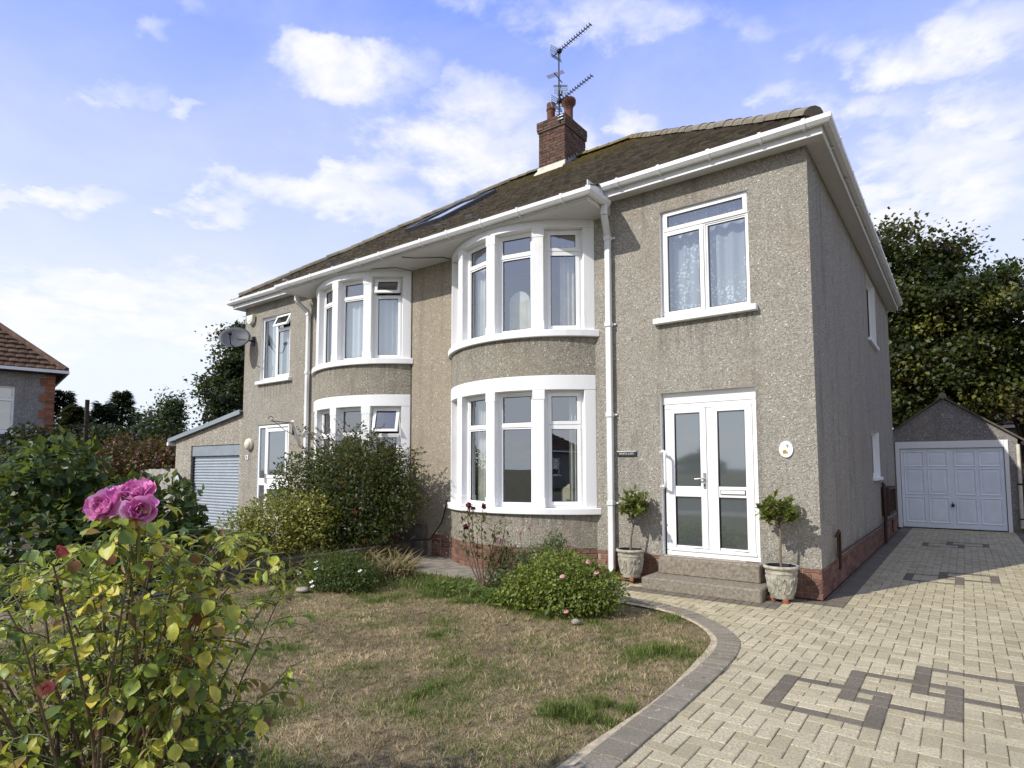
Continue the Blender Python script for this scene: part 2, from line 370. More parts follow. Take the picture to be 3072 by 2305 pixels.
def mat_net(name, lace=True, dens=.55):
    m, T = new_mat(name); P = gpos(T)
    df = T.n('ShaderNodeBsdfDiffuse', i_Color=rgb(.88, .93, .96)); tl = T.n('ShaderNodeBsdfTranslucent', i_Color=rgb(.8, .85, .9))
    cl = T.n('ShaderNodeMixShader', i_0=.14, i_1=df.outputs[0], i_2=tl.outputs[0])
    tr = T.n('ShaderNodeBsdfTransparent')
    f = dens
    if lace:
        s = T.n('ShaderNodeSeparateXYZ', i_0=P)
        v = T.n('ShaderNodeTexVoronoi', i_Scale=24.0); T.put(v.inputs['Vector'], P)
        fl = T.math('SUBTRACT', 1.0, T.smooth(v.outputs['Distance'], .25, .55))
        n = T.noise(P, 3.2, 2, .5)
        spr = T.smooth(n.outputs[0], .47, .56)                       # sprays of flowers up the cloth
        low = T.math('SUBTRACT', 1.0, T.smooth(s.outputs[2], 3.45, 3.85))   # dense border along the hem
        n2 = T.noise(P, 5.5, 2, .5); low = T.math('MULTIPLY', low, T.smooth(n2.outputs[0], .42, .5))
        g = T.math('MULTIPLY', fl, T.math('MAXIMUM', spr, low), clamp=True)
        f = T.math('ADD', dens, T.math('MULTIPLY', g, .5), clamp=True)
    mx = T.n('ShaderNodeMixShader', i_1=tr.outputs[0], i_2=cl.outputs[0]); T.put(mx.inputs[0], f)
    T.n('ShaderNodeOutputMaterial', i_0=mx.outputs[0]); return m

MT = {}
MT['pebble'] = mat_pebble('pebbledash', (.200, .185, .150), (.305, .281, .234), (.415, .388, .328), 84)
MT['pebble_tan'] = mat_pebble('pebbledash_tan', (.235, .20, .145), (.335, .285, .208), (.425, .368, .275), 86)
MT['pebble_bay'] = mat_pebble('pebbledash_bay', (.18, .163, .126), (.275, .25, .196), (.37, .34, .27), 80)
MT['pebble_shed'] = mat_pebble('roughcast_old', (.17, .155, .13), (.31, .28, .23), (.47, .44, .36), 58)
MT['pebble_grey'] = mat_pebble('roughcast_grey', (.13, .125, .12), (.21, .2, .19), (.30, .285, .27), 64)
MT['render'] = mat_white('white_render', .82, .36, .6)
MT['upvc'] = mat_white('white_plastic', .84, .14, .28)
MT['gutter'] = mat_white('gutter_plastic', .72, .42, .35)
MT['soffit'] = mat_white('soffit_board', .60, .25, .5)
MT['white'] = mat_white('white_paint', .80, .12, .35)
MT['gdoor'] = mat_plain('garage_door_paint', (.80, .85, .90), .4, .35, 0, .05, 3)
MT['brick'] = mat_brick('red_brick')
MT['brick_i'] = mat_brick('red_brick_joined', 'ISL')
MT['brick_or'] = mat_brick('orange_brick', 'OBJ', (.29, .115, .06), (.36, .16, .085), (.22, .09, .05))
MT['brick_ch'] = mat_brick('chimney_brick', 'ISL', (.072, .042, .031), (.115, .068, .052), (.045, .032, .026))
MT['mortar'] = mat_plain('mortar', (.30, .25, .20), .9, .1, 0, .2, 12)
MT['mortar_d'] = mat_plain('dark_mortar', (.12, .10, .085), .9, .1, 0, .2, 12)
MT['sand'] = mat_paver('sand_paver', (.40, .345, .215), (.56, .49, .325), (.31, .265, .165))
MT['sand_i'] = mat_paver('sand_paver_joined', (.40, .345, .215), (.56, .49, .325), (.31, .265, .165), 'ISL')
MT['dark'] = mat_paver('charcoal_paver', (.165, .14, .103), (.21, .18, .135), (.12, .103, .078))
MT['dark_i'] = mat_paver('charcoal_paver_joined', (.165, .14, .103), (.21, .18, .135), (.12, .103, .078), 'ISL')
MT['edge'] = mat_paver('edging_paver', (.235, .203, .148), (.29, .253, .19), (.165, .143, .105), 'OBJ', 1)
MT['joint'] = mat_plain('joint_sand', (.135, .112, .08), .95, .1, 0, .4, 30)
MT['tile'] = mat_tile('roof_tile', (.086, .072, .055), (.175, .146, .11))
MT['tile_n'] = mat_tile('roof_tile_red', (.10, .062, .040), (.15, .096, .062), False)
MT['hip'] = mat_tile('hip_tile', (.19, .165, .12), (.25, .22, .165))
MT['glass'] = mat_glass('window_glass')
MT['glass_d'] = mat_glass('obscure_glass', (.45, .50, .49), 1.9, .04, .22)
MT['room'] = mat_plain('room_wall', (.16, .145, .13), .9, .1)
MT['curtain'] = mat_plain('cream_curtain', (.66, .64, .56), .8, .1)
MT['net'] = mat_net('net_curtain_lace', True, .50)
MT['net2'] = mat_net('net_curtain_plain', False, .80)
MT['metal'] = mat_plain('grey_metal', (.30, .34, .37), .45, .5, .3, .08)
MT['dishm'] = mat_plain('dish_metal', (.085, .09, .10), .55, .3, .1, .25)
MT['alu'] = mat_plain('aluminium', (.5, .5, .5), .35, .5, .9)
MT['black'] = mat_plain('black_metal', (.018, .018, .02), .5, .4)
MT['brown'] = mat_plain('brown_paint', (.055, .028, .02), .6, .3)
MT['terra'] = mat_plain('terracotta', (.36, .12, .06), .8, .2, 0, .25, 20, .3)
MT['chpot'] = mat_plain('chimney_clay', (.14, .065, .046), .8, .2, 0, .3, 14, .3)
MT['potst'] = mat_plain('cast_stone', (.37, .345, .275), .85, .2, 0, .35, 18, .5, 120)
MT['step'] = mat_plain('step_stone', (.235, .203, .158), .9, .15, 0, .28, 30, .9, 60)
MT['conc'] = mat_plain('concrete', (.235, .21, .165), .9, .15, 0, .3, 6, .5, 60)
MT['lead'] = mat_plain('lead_flashing', (.22, .23, .25), .6, .4, 0, .2)
MT['cream'] = mat_plain('cream_paint', (.62, .57, .46), .6, .3, 0, .15)
MT['soil'] = mat_plain('soil', (.095, .07, .048), .95, .1, 0, .4, 10, .8, 50)
MT['bark'] = mat_plain('bark', (.055, .043, .032), .95, .1, 0, .4, 8, .8, 30)
MT['cane'] = mat_plain('cane', (.11, .075, .045), .7, .3, 0, .4, 12)
MT['stemg'] = mat_plain('stem_green', (.13, .15, .05), .6, .3, 0, .3, 12)
MT['wood'] = mat_plain('weathered_wood', (.36, .335, .295), .9, .1, 0, .25, 5, .4, 40)
MT['plast'] = mat_plain('sofa_cloth', (.60, .52, .38), .9, .1)
MT['leaf'] = mat_leaf('leaf')
m_, T_ = new_mat('rose_leaf'); at_ = T_.n('ShaderNodeAttribute', attribute_name='Col'); P_g = gpos(T_)
bl = T_.noise(P_g, 70, 3, .6); b2_ = T_.noise(P_g, 18, 4, .6); b3_ = T_.noise(P_g, 240, 2)
rc = T_.mix(T_.math('MULTIPLY', T_.smooth(b2_.outputs[0], .42, .68), .45), at_.outputs[0], rgb(.10, .13, .03))
rc = T_.mix(T_.math('MULTIPLY', T_.smooth(bl.outputs[0], .62, .70), .8), rc, rgb(.11, .055, .02))
def _rx(p):
    tr = T_.n('ShaderNodeBsdfTranslucent', i_Color=T_.mix(.4, rc, rgb(.34, .38, .03), 'MIX'))
    return T_.n('ShaderNodeMixShader', i_0=.38, i_1=p.outputs[0], i_2=tr.outputs[0])
MT['rose_leaf'] = finish(m_, T_, rc, .42, .4, b3_.outputs[0], .35, .002, extra=_rx)
MT['leafd'] = mat_leaf('leaf_dark', .18, .5)
MT['grass'] = mat_leaf('grass_blade', .2, .7, .35, .15)
MT['petal'] = mat_leaf('petal', .25, .6, .12, .2, 0)
MT['grass'] = mat_leaf('grass_blade', .2, .7, .35, .15, .15)

# ------------------------------------------------------------------ the pair of houses
LEN = 11.54
BXC, BYC, BR = -3.992, 1.158, 1.75          # bay: centre and radius of its curved front
HALF = math.acos(BYC/BR)
def bayp(a, r, z, xf): return xf((BXC+r*math.sin(a), BYC-r*math.cos(a), z))
ID = lambda p: p
MIR = lambda p: (-LEN-p[0], p[1], p[2])

def arcband(mb, a0, a1, r0, r1, z0, z1, n=24):
    """solid curved block between two angles, radii and heights"""
    b = len(mb.v)
    for i in range(n+1):
        a = a0+(a1-a0)*i/n; s_, c_ = math.sin(a), math.cos(a)
        for r, z in ((r0, z0), (r1, z0), (r1, z1), (r0, z1)):
            mb.v.append((BXC+r*s_, BYC-r*c_, z))
    for i in range(n):
        for k in range(4):
            mb.p.append((b+i*4+k, b+i*4+(k+1) % 4, b+(i+1)*4+(k+1) % 4, b+(i+1)*4+k)); mb.mi.append(mb.cm)
    mb.p.append((b+3, b+2, b+1, b)); e = b+n*4; mb.p.append((e, e+1, e+2, e+3)); mb.mi += [mb.cm]*2

def wall_holes(mb, P, u0, u1, v0, v1, holes, depth, inn):
    """flat wall with rectangular openings and their reveals; P(u,v,d) maps to 3-D, d into the wall"""
    us = sorted({u0, u1, *[h[0] for h in holes], *[h[1] for h in holes]}); vs = sorted({v0, v1, *[h[2] for h in holes], *[h[3] for h in holes]})
    for i in range(len(us)-1):
        for j in range(len(vs)-1):
            uc, vc = (us[i]+us[i+1])/2, (vs[j]+vs[j+1])/2
            if any(h[0] < uc < h[1] and h[2] < vc < h[3] for h in holes): continue
            mb.quad(P(us[i], vs[j], 0), P(us[i+1], vs[j], 0), P(us[i+1], vs[j+1], 0), P(us[i], vs[j+1], 0))
    c = mb.cm; mb.cm = inn
    for (a, b_, c0, d0) in holes:
        mb.quad(P(a, c0, 0), P(a, d0, 0), P(a, d0, depth), P(a, c0, depth))
        mb.quad(P(b_, c0, 0), P(b_, c0, depth), P(b_, d0, depth), P(b_, d0, 0))
        mb.quad(P(a, d0, 0), P(b_, d0, 0), P(b_, d0, depth), P(a, d0, depth))
        mb.quad(P(a, c0, 0), P(a, c0, depth), P(b_, c0, depth), P(b_, c0, 0))
    mb.cm = c

def ring(mb, Q, u0, u1, v0, v1, w, d0, d1, tilt=None):
    """rectangular frame of four butted bars"""
    for (a, b_, c, d) in ((u0, u1, v0, v0+w), (u0, u1, v1-w, v1), (u0, u0+w, v0+w, v1-w), (u1-w, u1, v0+w, v1-w)):
        cell(mb, Q, a, b_, c, d, d0, d1, tilt)
def cell(mb, Q, a, b_, c, d, d0, d1, tilt=None):
    P = []
    for (dd, vv, uu) in ((d0, c, a), (d0, c, b_), (d1, c, b_), (d1, c, a), (d0, d, a), (d0, d, b_), (d1, d, b_), (d1, d, a)):
        if tilt:
            vt, ang = tilt; h = vt-vv
            P.append(Q(uu, vt-h*math.cos(ang)-dd*math.sin(ang)*0, dd-h*math.sin(ang)))
        else: P.append(Q(uu, vv, dd))
    mb.hexa(P)

def window(name, parent, Q, u0, u1, v0, v1, lights, bars=(), flip=False, fw=.045, d0=.0, d1=.06, glass='glass', label=None):
    """window part: frame mesh > sashes and panes.  lights: (u0,u1,v0,v1,kind[,tilt])"""
    fm = MB(flip=flip)
    ring(fm, Q, u0, u1, v0, v1, fw, d0, d1)
    for b_ in bars: cell(fm, Q, *b_, d0+.001, d1-.001)
    fr = fm.build(name, MT['upvc'], parent, bevel=.004)
    if label: fr['label'] = label
    for l in lights:
        a, b_, c, d, kind = l[:5]; tilt = (d, l[5]) if len(l) > 5 else None
        off = -.014 if kind == 'cas' else .012; sw = .05 if kind == 'cas' else .022
        sm = MB(flip=flip); ring(sm, Q, a, b_, c, d, sw, d0+off, d0+off+.05, tilt)
        sm.build('sash', MT['upvc'], fr, bevel=.004)
        pm = MB(flip=flip); cell(pm, Q, a+sw, b_-sw, c+sw, d-sw, d0+off+.02, d0+off+.032, tilt)
        pm.build('pane', MT[glass], fr)
        gk = MB(flip=flip); ring(gk, Q, a+sw-.001, b_-sw+.001, c+sw-.001, d-sw+.001, .009, d0+off+.006, d0+off+.019, tilt)
        gk.build('gasket', MT['black'], fr)
    return fr

def curtain(Q, u0, u1, v0, v1, d, mat, label, waves=6, amp=.025, name='net_curtain', cat='curtain', gather=0.0, group=None, flip=False):
    mb = MB(); n = waves*8; m = 10; b = 0
    for j in range(m+1):
        t = j/m
        for i in range(n+1):
            s_ = i/n; u = u0+(u1-u0)*s_
            if gather: u = u0+(u1-u0)*(s_*(1-gather*math.sin(math.pi*min(1, t*1.1))**2))
            ph = 2*math.pi*waves*s_+.7*math.sin(3*s_+t)
            mb.v.append(Q(u, v0+(v1-v0)*t, d+amp*math.sin(ph)*(0.7+.3*math.sin(5*s_))))
    for j in range(m):
        for i in range(n):
            k = j*(n+1)+i; mb.p.append((k, k+1, k+n+2, k+n+1)); mb.mi.append(0)
    o = mb.build(name, mat, None, smooth=179, fix=False)
    return tag(o, label, cat, group)

def bayQ(a0, a1, r, xf):
    p0 = Vector((BXC+r*math.sin(a0), BYC-r*math.cos(a0), 0)); p1 = Vector((BXC+r*math.sin(a1), BYC-r*math.cos(a1), 0))
    L = (p1-p0).length; t = (p1-p0)/L; nrm = Vector((t.y, -t.x, 0))     # outward
    if nrm.dot(Vector((math.sin((a0+a1)/2), -math.cos((a0+a1)/2), 0))) < 0: nrm = -nrm
    def Q(u, v, d): p = p0+t*u-nrm*d; return xf((p.x, p.y, v))
    return Q, L

BRICK_ME = {}
def brick_mesh(key, l, d, h, mat, ch=.004):
    """chamfered brick or paver, 12 verts, long side along x, base at z=0"""
    if key in BRICK_ME: return BRICK_ME[key]
    x, y = l/2, d/2; V = []
    for (sx, sy, z) in ((x, y, 0), (x, y, h-ch), (x-ch, y-ch, h)):
        V += [(-sx, -sy, z), (sx, -sy, z), (sx, sy, z), (-sx, sy, z)]
    F = [(8, 9, 10, 11)]
    for r in (0, 4):
        for k in range(4): F.append((r+k, r+(k+1) % 4, r+4+(k+1) % 4, r+4+k))
    me = bpy.data.meshes.new(key); me.from_pydata(V, [], F); me.materials.append(mat); BRICK_ME[key] = me
    return me

def place(name, me, parent, loc, rot=None, scale=None):
    o = bpy.data.objects.new(name, me); COL.objects.link(o); o.parent = parent
    o.location = Vector(loc)-(wloc(parent) if parent else Vector())
    if rot is not None: o.rotation_euler = rot
    if scale is not None: o.scale = scale
    return o

PL_TOP = .345; COURSE = .0692; BL = .196
RIDGE_Y, RIDGE_Z, EAVE_Y, EAVE_Z, BEAVE_Y, BEAVE_Z = 4.43, 8.42, -.22, 5.135, -.70, 4.915
RIDGE_X = -4.12
BAYX0, BAYX1 = -9.11, -2.43

TW = .150
def course(mb, y0, z0, y1, z1, xa0, xb0, xa1, xb1, P, lift=.036, seed=0, scale=1.0):
    """one course of small rolled tiles between x limits at its lower and upper edge"""
    TW_ = TW*scale; lift *= scale
    nn = Vector((y1-y0, z1-z0)).normalized(); up = Vector((-nn.y, nn.x))
    off = TW_*(.5*(seed % 2)+.13*math.sin(seed*2.7)); k0 = math.floor((min(xa0, xa1)-off)/TW_); k1 = math.ceil((max(xb0, xb1)-off)/TW_)
    for k in range(k0, k1+1):
        l, r = off+k*TW_, off+(k+1)*TW_
        jl = random.uniform(-.006, .007); js = random.uniform(-.012, .012)
        u = [0, .16, .5, .84, 1]; hgt = [0, .009*scale, .014*scale, .009*scale, 0]
        lo = []; hi = []
        for t, h in zip(u, hgt):
            x = l+(r-l)*t
            xl = min(max(x, xa0), xb0); xh = min(max(x, xa1), xb1)
            hh = h+lift+jl
            lo.append((xl, y0+up.x*hh+nn.x*(js-.02), z0+up.y*hh+nn.y*(js-.02)))
            hi.append((xh, y1+up.x*(h+.002), z1+up.y*(h+.002)))
        if lo[-1][0]-lo[0][0] < .01 and hi[-1][0]-hi[0][0] < .01: continue
        b = len(mb.v); lb = [(p[0], p[1]-up.x*(lift+.006), p[2]-up.y*(lift+.006)) for p in lo]
        mb.v += [P(p) for p in lo+hi+lb]
        for i in range(4):
            mb.p.append((b+i, b+i+1, b+6+i, b+5+i)); mb.mi.append(0)
            mb.p.append((b+10+i, b+11+i, b+i+1, b+i)); mb.mi.append(0)

def tile_rows(pts, gauge):
    out = []; 
    for (a, b_) in zip(pts[:-1], pts[1:]):
        a, b_ = Vector(a), Vector(b_); n = max(1, round((b_-a).length/gauge))
        for k in range(n): out.append((a+(b_-a)*k/n, a+(b_-a)*(k+1)/n))
    return out

def build_half(xf, flip, num):
    nine = num == 9
    S = lambda *p: xf(p)
    lab = {9: 'grey pebbledash house behind the paved driveway, with white double front door',
           8: 'pebbledash house joined to the lean-to garage, with open top windows'}[num]
    H = empty('house', xf((-2.885, 0, 0)), lab, 'house', 'pair of semi-detached houses')
    mbn = lambda: MB(xf, flip)
    # ---- pebbledash walls
    holes = [(-1.734, -.647, 3.275, 4.67), (-1.774, -.621, .33, 2.338)]
    w = mbn(); w.cm = 0
    wall_holes(w, lambda u, v, d: (u, d, v), -2.69, 0, PL_TOP-.02, 5.06, holes, .11, 1)
    w.quad((0, 0, PL_TOP-.02), (-.001, 0, PL_TOP-.02), (-.001, 0, PL_TOP), (0, 0, PL_TOP))
    wall = w.build('front_wall', [MT['pebble'], MT['render']], H, fix=False)
    w = mbn(); w.quad((-5.77, 0, 0), (-5.28, 0, 0), (-5.28, 0, 5.0), (-5.77, 0, 5.0))
    w.build('party_wall_face', MT['pebble_tan'], H, fix=False)
    sh = [(5.03, 6.2, 3.69, 4.87), (4.85, 5.85, 1.235, 2.05)] if nine else []
    w = mbn(); wall_holes(w, lambda u, v, d: (-d, u, v), .001, 8.85, PL_TOP-.02, 5.06, sh, .11, 1)
    w.build('side_wall', [MT['pebble'], MT['render']], H, fix=False)
    w = mbn(); w.quad((0, 8.85, 0), (-5.77, 8.85, 0), (-5.77, 8.85, 5.06), (0, 8.85, 5.06)); w.build('back_wall', MT['pebble'], H, fix=False)
    # side windows
    if nine:
        for (a, b_, c, d) in sh:
            Q = lambda u, v, dd: (-.07-dd, u, v)
            window('side_window', H, Q, a, b_, c, d, [(a+.05, b_-.05, c+.05, d-.05, 'fix')], glass='glass_d')
            m = MB(); m.box(-.08, .05, a-.06, b_+.06, c-.06, c); m.build('sill', MT['render'], H, bevel=.008)
            m = MB(); m.box(-.069, .012, b_-.02, b_-.0005, c+.001, d-.001); m.build('window_reveal', MT['white'], H)
    # ---- bay
    A0, A1 = -HALF, HALF
    # plinth core, pebbledash bands, sills, lintels
    m = mbn(); arcband(m, A0, A1, BR-.2, BR-.012, 0, PL_TOP, 32); m.build('bay_plinth', MT['mortar_d'], H, smooth=True)
    m = mbn(); arcband(m, A0, A1, BR-.2, BR, PL_TOP, .80, 40); m.build('bay_wall', MT['pebble_bay'], H, smooth=True)
    m = mbn(); arcband(m, A0, A1, BR-.2, BR, 2.64, 3.18, 40); m.build('bay_wall', MT['pebble_bay'], H, smooth=True)
    for (z0, z1) in ((.787, .872), (3.172, 3.268)):
        m = mbn(); arcband(m, A0-.02, A1+.025, BR-.22, BR+.055, z0, z1, 40); m.build('bay_sill', MT['render'], H, smooth=20, bevel=.008)
    for (z0, z1) in ((2.455, 2.652), (4.70, 4.86)):
        m = mbn(); arcband(m, A0, A1, BR-.18, BR+.006, z0, z1, 40); m.build('bay_lintel', MT['render'], H, smooth=20, bevel=.005)
    for z0 in (.74, 2.63, 3.16, 4.84):
        m = mbn(); m.quad(*[(BXC+(BR-.15)*math.sin(A0+(A1-A0)*k/16), BYC-(BR-.15)*math.cos(A0+(A1-A0)*k/16), z0) for k in range(17)])
        m.build('bay_floor', MT['room'], H, fix=False)
    D = math.radians
    pc = [D(23.1), D(-1.2), D(-25.7)] if nine else [D(23.4), D(0), D(-23.4)]
    hw = D(2.55)
    ends = [(D(43.4), A1), (A0, D(-43.6))]
    for (z0, z1) in ((.871, 2.456), (3.267, 4.701)):
        for c in pc:
            m = mbn(); arcband(m, c-hw, c+hw, BR-.17, BR+.003, z0, z1, 3)
            # stopped chamfer: narrower shaft behind square top and foot blocks
            m.build('bay_pier', MT['render'], H, smooth=20, bevel=.006)
            for zz in ((z0+.001, z0+.13), (z1-.13, z1-.001)):
                b2 = mbn(); arcband(b2, c-hw-D(.25), c+hw+D(.25), BR-.15, BR+.008, zz[0], zz[1], 3); b2.build('pier_block', MT['render'], H, smooth=20, bevel=.004)
        for (a, b_) in ends:
            m = mbn(); arcband(m, a, b_, BR-.19, BR+.003, z0, z1, 4); m.build('bay_pier', MT['render'], H, smooth=20, bevel=.006)
    # bay windows
    edges = [ends[1][1]]+[x for c in reversed(pc) for x in (c-hw, c+hw)]+[ends[0][0]]
    gaps = [(edges[0], edges[1]), (edges[2], edges[3]), (edges[4], edges[5]), (edges[6], edges[7])]
    for fl, (z0, z1, tr) in enumerate(((.873, 2.455, 1.985), (3.269, 4.70, 4.385))):
        for gi, (a0, a1) in enumerate(gaps):
            Q, L = bayQ(a0, a1, BR-.095, xf)
            casement = (gi == 3) if nine else (gi == 0)
            if casement:
                tl = () if nine else ((R_(-24) if False else R_(22)),)
                li = [(.035, L-.035, z0+.03, tr-.005, 'cas'), (.035, L-.035, tr+.005, z1-.03, 'cas', *tl)]
                window('bay_window', H, Q, 0, L, z0, z1, li, [(.03, L-.03, tr-.012, tr+.012)], flip)
            else:
                li = [(.04, L-.04, z0+.04, tr-.02, 'fix'), (.04, L-.04, tr+.02, z1-.04, 'fix')]
                window('bay_window', H, Q, 0, L, z0, z1, li, [(.045, L-.045, tr-.022, tr+.022)], flip)
    # ---- upstairs flat window
    Q = lambda u, v, d: xf((u, .055+d, v))
    if nine:
        li = [(-1.70, -.665, 4.405, 4.655, 'cas'), (-1.70, -1.19, 3.315, 4.395, 'cas'), (-1.165, -.675, 3.325, 4.39, 'fix')]
        window('bedroom_window', H, Q, -1.73, -.65, 3.28, 4.668, li, [(-1.69, -.69, 4.385, 4.41), (-1.20, -1.165, 3.32, 4.39)], flip)
    else:
        li = [(-1.135, -.67, 3.33, 4.63, 'fix'), (-1.70, -1.19, 4.37, 4.65, 'cas', R_(24)), (-1.70, -1.19, 3.33, 4.35, 'cas')]
        window('bedroom_window', H, Q, -1.73, -.65, 3.28, 4.668, li, [(-1.19, -1.15, 3.32, 4.63), (-1.69, -1.19, 4.345, 4.372)], flip)
    m = mbn(); m.box(-1.82, -.565, -.075, .10, 3.205, 3.276); m.build('sill', MT['render'], H, bevel=.008)
    # ---- front door
    if nine:
        m = mbn(); m.box(-1.772, -.623, .07, .109, 2.195, 2.337); m.build('door_head_board', MT['white'], H, bevel=.004)
        fm = mbn(); QD = lambda u, v, d: (u, .075+d, v)
        ring(fm, QD, -1.745, -.624, .335, 2.193, .058, 0, .07); cell(fm, QD, -1.222, -1.160, .393, 2.135, .004, .066)
        cell(fm, QD, -1.70, -.67, .393, .43, -.02, .03)
        fr = fm.build('front_door', MT['upvc'], H, bevel=.005)
        for (a, b_) in ((-1.683, -1.226), (-1.156, -.686)):
            lf = mbn(); g0, g1 = (a+.063, b_-.072) if a < -1.5 else (a+.068, b_-.082)
            for r in ((a, g0, .435, 2.13), (g1, b_, .435, 2.13), (g0, g1, .435, .46), (g0, g1, 1.052, 1.18), (g0, g1, 2.077, 2.13)):
                cell(lf, QD, *r, -.006, .04)
            leaf = lf.build('door_leaf', MT['upvc'], fr, bevel=.004)
            leaf['label'] = 'door leaf with the lever handle' if a < -1.5 else 'door leaf with the letter plate'
            for (c, d) in ((.46, 1.052), (1.18, 2.077)):
                g = mbn(); cell(g, QD, g0, g1, c, d, .016, .026); g.build('pane', MT['glass_d'], fr)
                g = mbn(); ring(g, QD, g0-.001, g1+.001, c-.001, d+.001, .009, 0.002, .015); g.build('gasket', MT['black'], fr)
        hd = MB(); hd.box(-1.268, -1.238, .055, .068, 1.155, 1.345); hd.build('handle_plate', MT['alu'], fr, bevel=.004)
        hd = MB(); hd.tube([(-1.253, .062, 1.275), (-1.253, .03, 1.275), (-1.27, .024, 1.275), (-1.36, .022, 1.268)], .009, 8); hd.build('lever', MT['alu'], fr, smooth=True)
        hd = MB(); hd.obox((-1.253, .052, 1.195), ((1, 0, 0), (0, 1, 0), (0, 0, 1)), .007, .004, .013); hd.build('keyhole', MT['black'], fr)
        lp = MB(); ring(lp, QD, -1.066, -.78, 1.088, 1.143, .006, -.016, -.0065); lp.build('letter_plate_rim', MT['black'], fr)
        lp = MB(); lp.box(-1.06, -.786, .056, .068, 1.094, 1.137); lp.build('letter_plate', MT['white'], fr, bevel=.003)
        gr = MB(); gr.tube([(-1.768, .02, 1.60), (-1.72, -.02, 1.605), (-1.70, -.05, 1.59), (-1.70, -.06, 1.54)]+[(-1.70, -.06+.004*(k % 2), 1.52-.04*k) for k in range(8)]+[(-1.70, -.05, 1.19), (-1.72, -.02, 1.172), (-1.768, .02, 1.172)], .017, 8)
        gr.build('grab_rail', MT['white'], H, smooth=True)
        for z in (1.60, 1.172):
            gr = MB(); gr.tube([(-1.775, .03, z), (-1.762, .02, z)], .035, 12); gr.build('rail_mount', MT['white'], H)
    else:
        fm = mbn(); QD = lambda u, v, d: (u, .02+d, v)
        ring(fm, QD, -1.745, -.624, .30, 2.32, .05, 0, .07); cell(fm, QD, -.935, -.88, .35, 2.27, .003, .06)
        cell(fm, QD, -1.70, -.67, 1.05, 1.20, .004, .055)
        fr = fm.build('front_door', MT['upvc'], H, bevel=.004)
        for (a, b_) in ((-1.70, -.935), (-.88, -.674)):
            for (c, d) in ((.36, 1.05), (1.20, 2.25)):
                if a < -1.5:
                    g = mbn(); ring(g, QD, a, b_, c, d, .07, -.008, .03); g.build('door_leaf', MT['upvc'], fr, bevel=.004)
                    g = mbn(); cell(g, QD, a+.07, b_-.07, c+.07 if c < 1 else c+.01, d-.07 if c > 1 else d-.01, .015, .025); g.build('pane', MT['glass_d'], fr)
                else:
                    g = mbn(); cell(g, QD, a, b_, c, d, .02, .03); g.build('pane', MT['glass_d'], fr)
        hd = mbn(); hd.box(-.962, -.938, -.01, .012, 1.1, 1.3); hd.build('handle_plate', MT['alu'], fr)
    # ---- plinth: mortar backing and bricks
    m = mbn(); m.quad((-2.69, .012, 0), (0, .012, 0), (0, .012, PL_TOP), (-2.69, .012, PL_TOP)); m.build('plinth', MT['mortar'], H, fix=False)
    m = mbn(); m.quad((-.012, .001, 0), (-.012, 8.85, 0), (-.012, 8.85, PL_TOP), (-.012, .001, PL_TOP)); m.build('plinth', MT['mortar'], H, fix=False)
    m = mbn(); m.quad((-5.77, -.002, 0), (-5.29, -.002, 0), (-5.29, -.002, PL_TOP), (-5.77, -.002, PL_TOP))
    m.build('plinth', MT['mortar'], H, fix=False)
    bme = brick_mesh('plinth_brick', BL-.010, COURSE-.009, .03, MT['brick'])
    jo = mbn()
    def brick_at(x, y, z, yaw, sc=1.0, single=True):
        # the brick's face is the mesh's +z side, turned to point outward
        e = Matrix.Rotation(yaw, 4, 'Z') @ Matrix.Rotation(R_(90), 4, 'X')
        p = xf((x, y, z+COURSE/2))
        if flip: e = Matrix.Rotation(-yaw, 4, 'Z') @ Matrix.Rotation(R_(90), 4, 'X')
        j = random.uniform(-.002, .002)
        if single:
            place('brick', bme, H, (p[0], p[1]+j, p[2]), e.to_euler(), (sc, 1, 1))
        else:
            Mx = Matrix.Translation((x, y, z+COURSE/2)) @ Matrix.Rotation(yaw, 4, 'Z') @ Matrix.Rotation(R_(90), 4, 'X') @ Matrix.Diagonal((sc, 1, 1, 1))
            b = len(jo.v)
            for v in bme.vertices: jo.v.append(tuple(Mx @ v.co))
            for f in bme.polygons: jo.p.append(tuple(b+i for i in f.vertices)); jo.mi.append(0)
    for r in range(5):
        z = r*COURSE
        # front, clear of the steps
        x = -BL/2 if r % 2 == 0 else -BL/4
        while x > -2.70:
            sc = .5 if (r % 2 and x == -BL/4) else 1.0
            stepz = -1.80 < x < -.62 and r < 4
            if not stepz and not (-1.70 < x < -.70): brick_at(x, .032, z, 0, sc, nine)
            x -= BL if sc == 1.0 else BL*.75
        y = BL/2 if r % 2 else BL/4
        while y < 8.8:
            sc = .5 if y == BL/4 else 1.0
            brick_at(-.032, y, z, R_(90), sc, nine and y < 4.0)
            y += BL if sc == 1.0 else BL*.75
        n = int(2*HALF*BR/BL)
        for k in range(n+1):
            a = -HALF+(k+(.5 if r % 2 else 0))*2*HALF/n
            if a > HALF: continue
            brick_at(BXC+(BR-.036)*math.sin(a), BYC-(BR-.036)*math.cos(a), z, a, 1.0, nine and a > -.2)
        brick_at(-5.42, .02, z, 0, 1, nine); brick_at(-5.62, .02, z, 0, 1, nine)
    if jo.v: jo.build('brickwork', MT['brick_i'], H, fix=True)['kind'] = 'stuff'
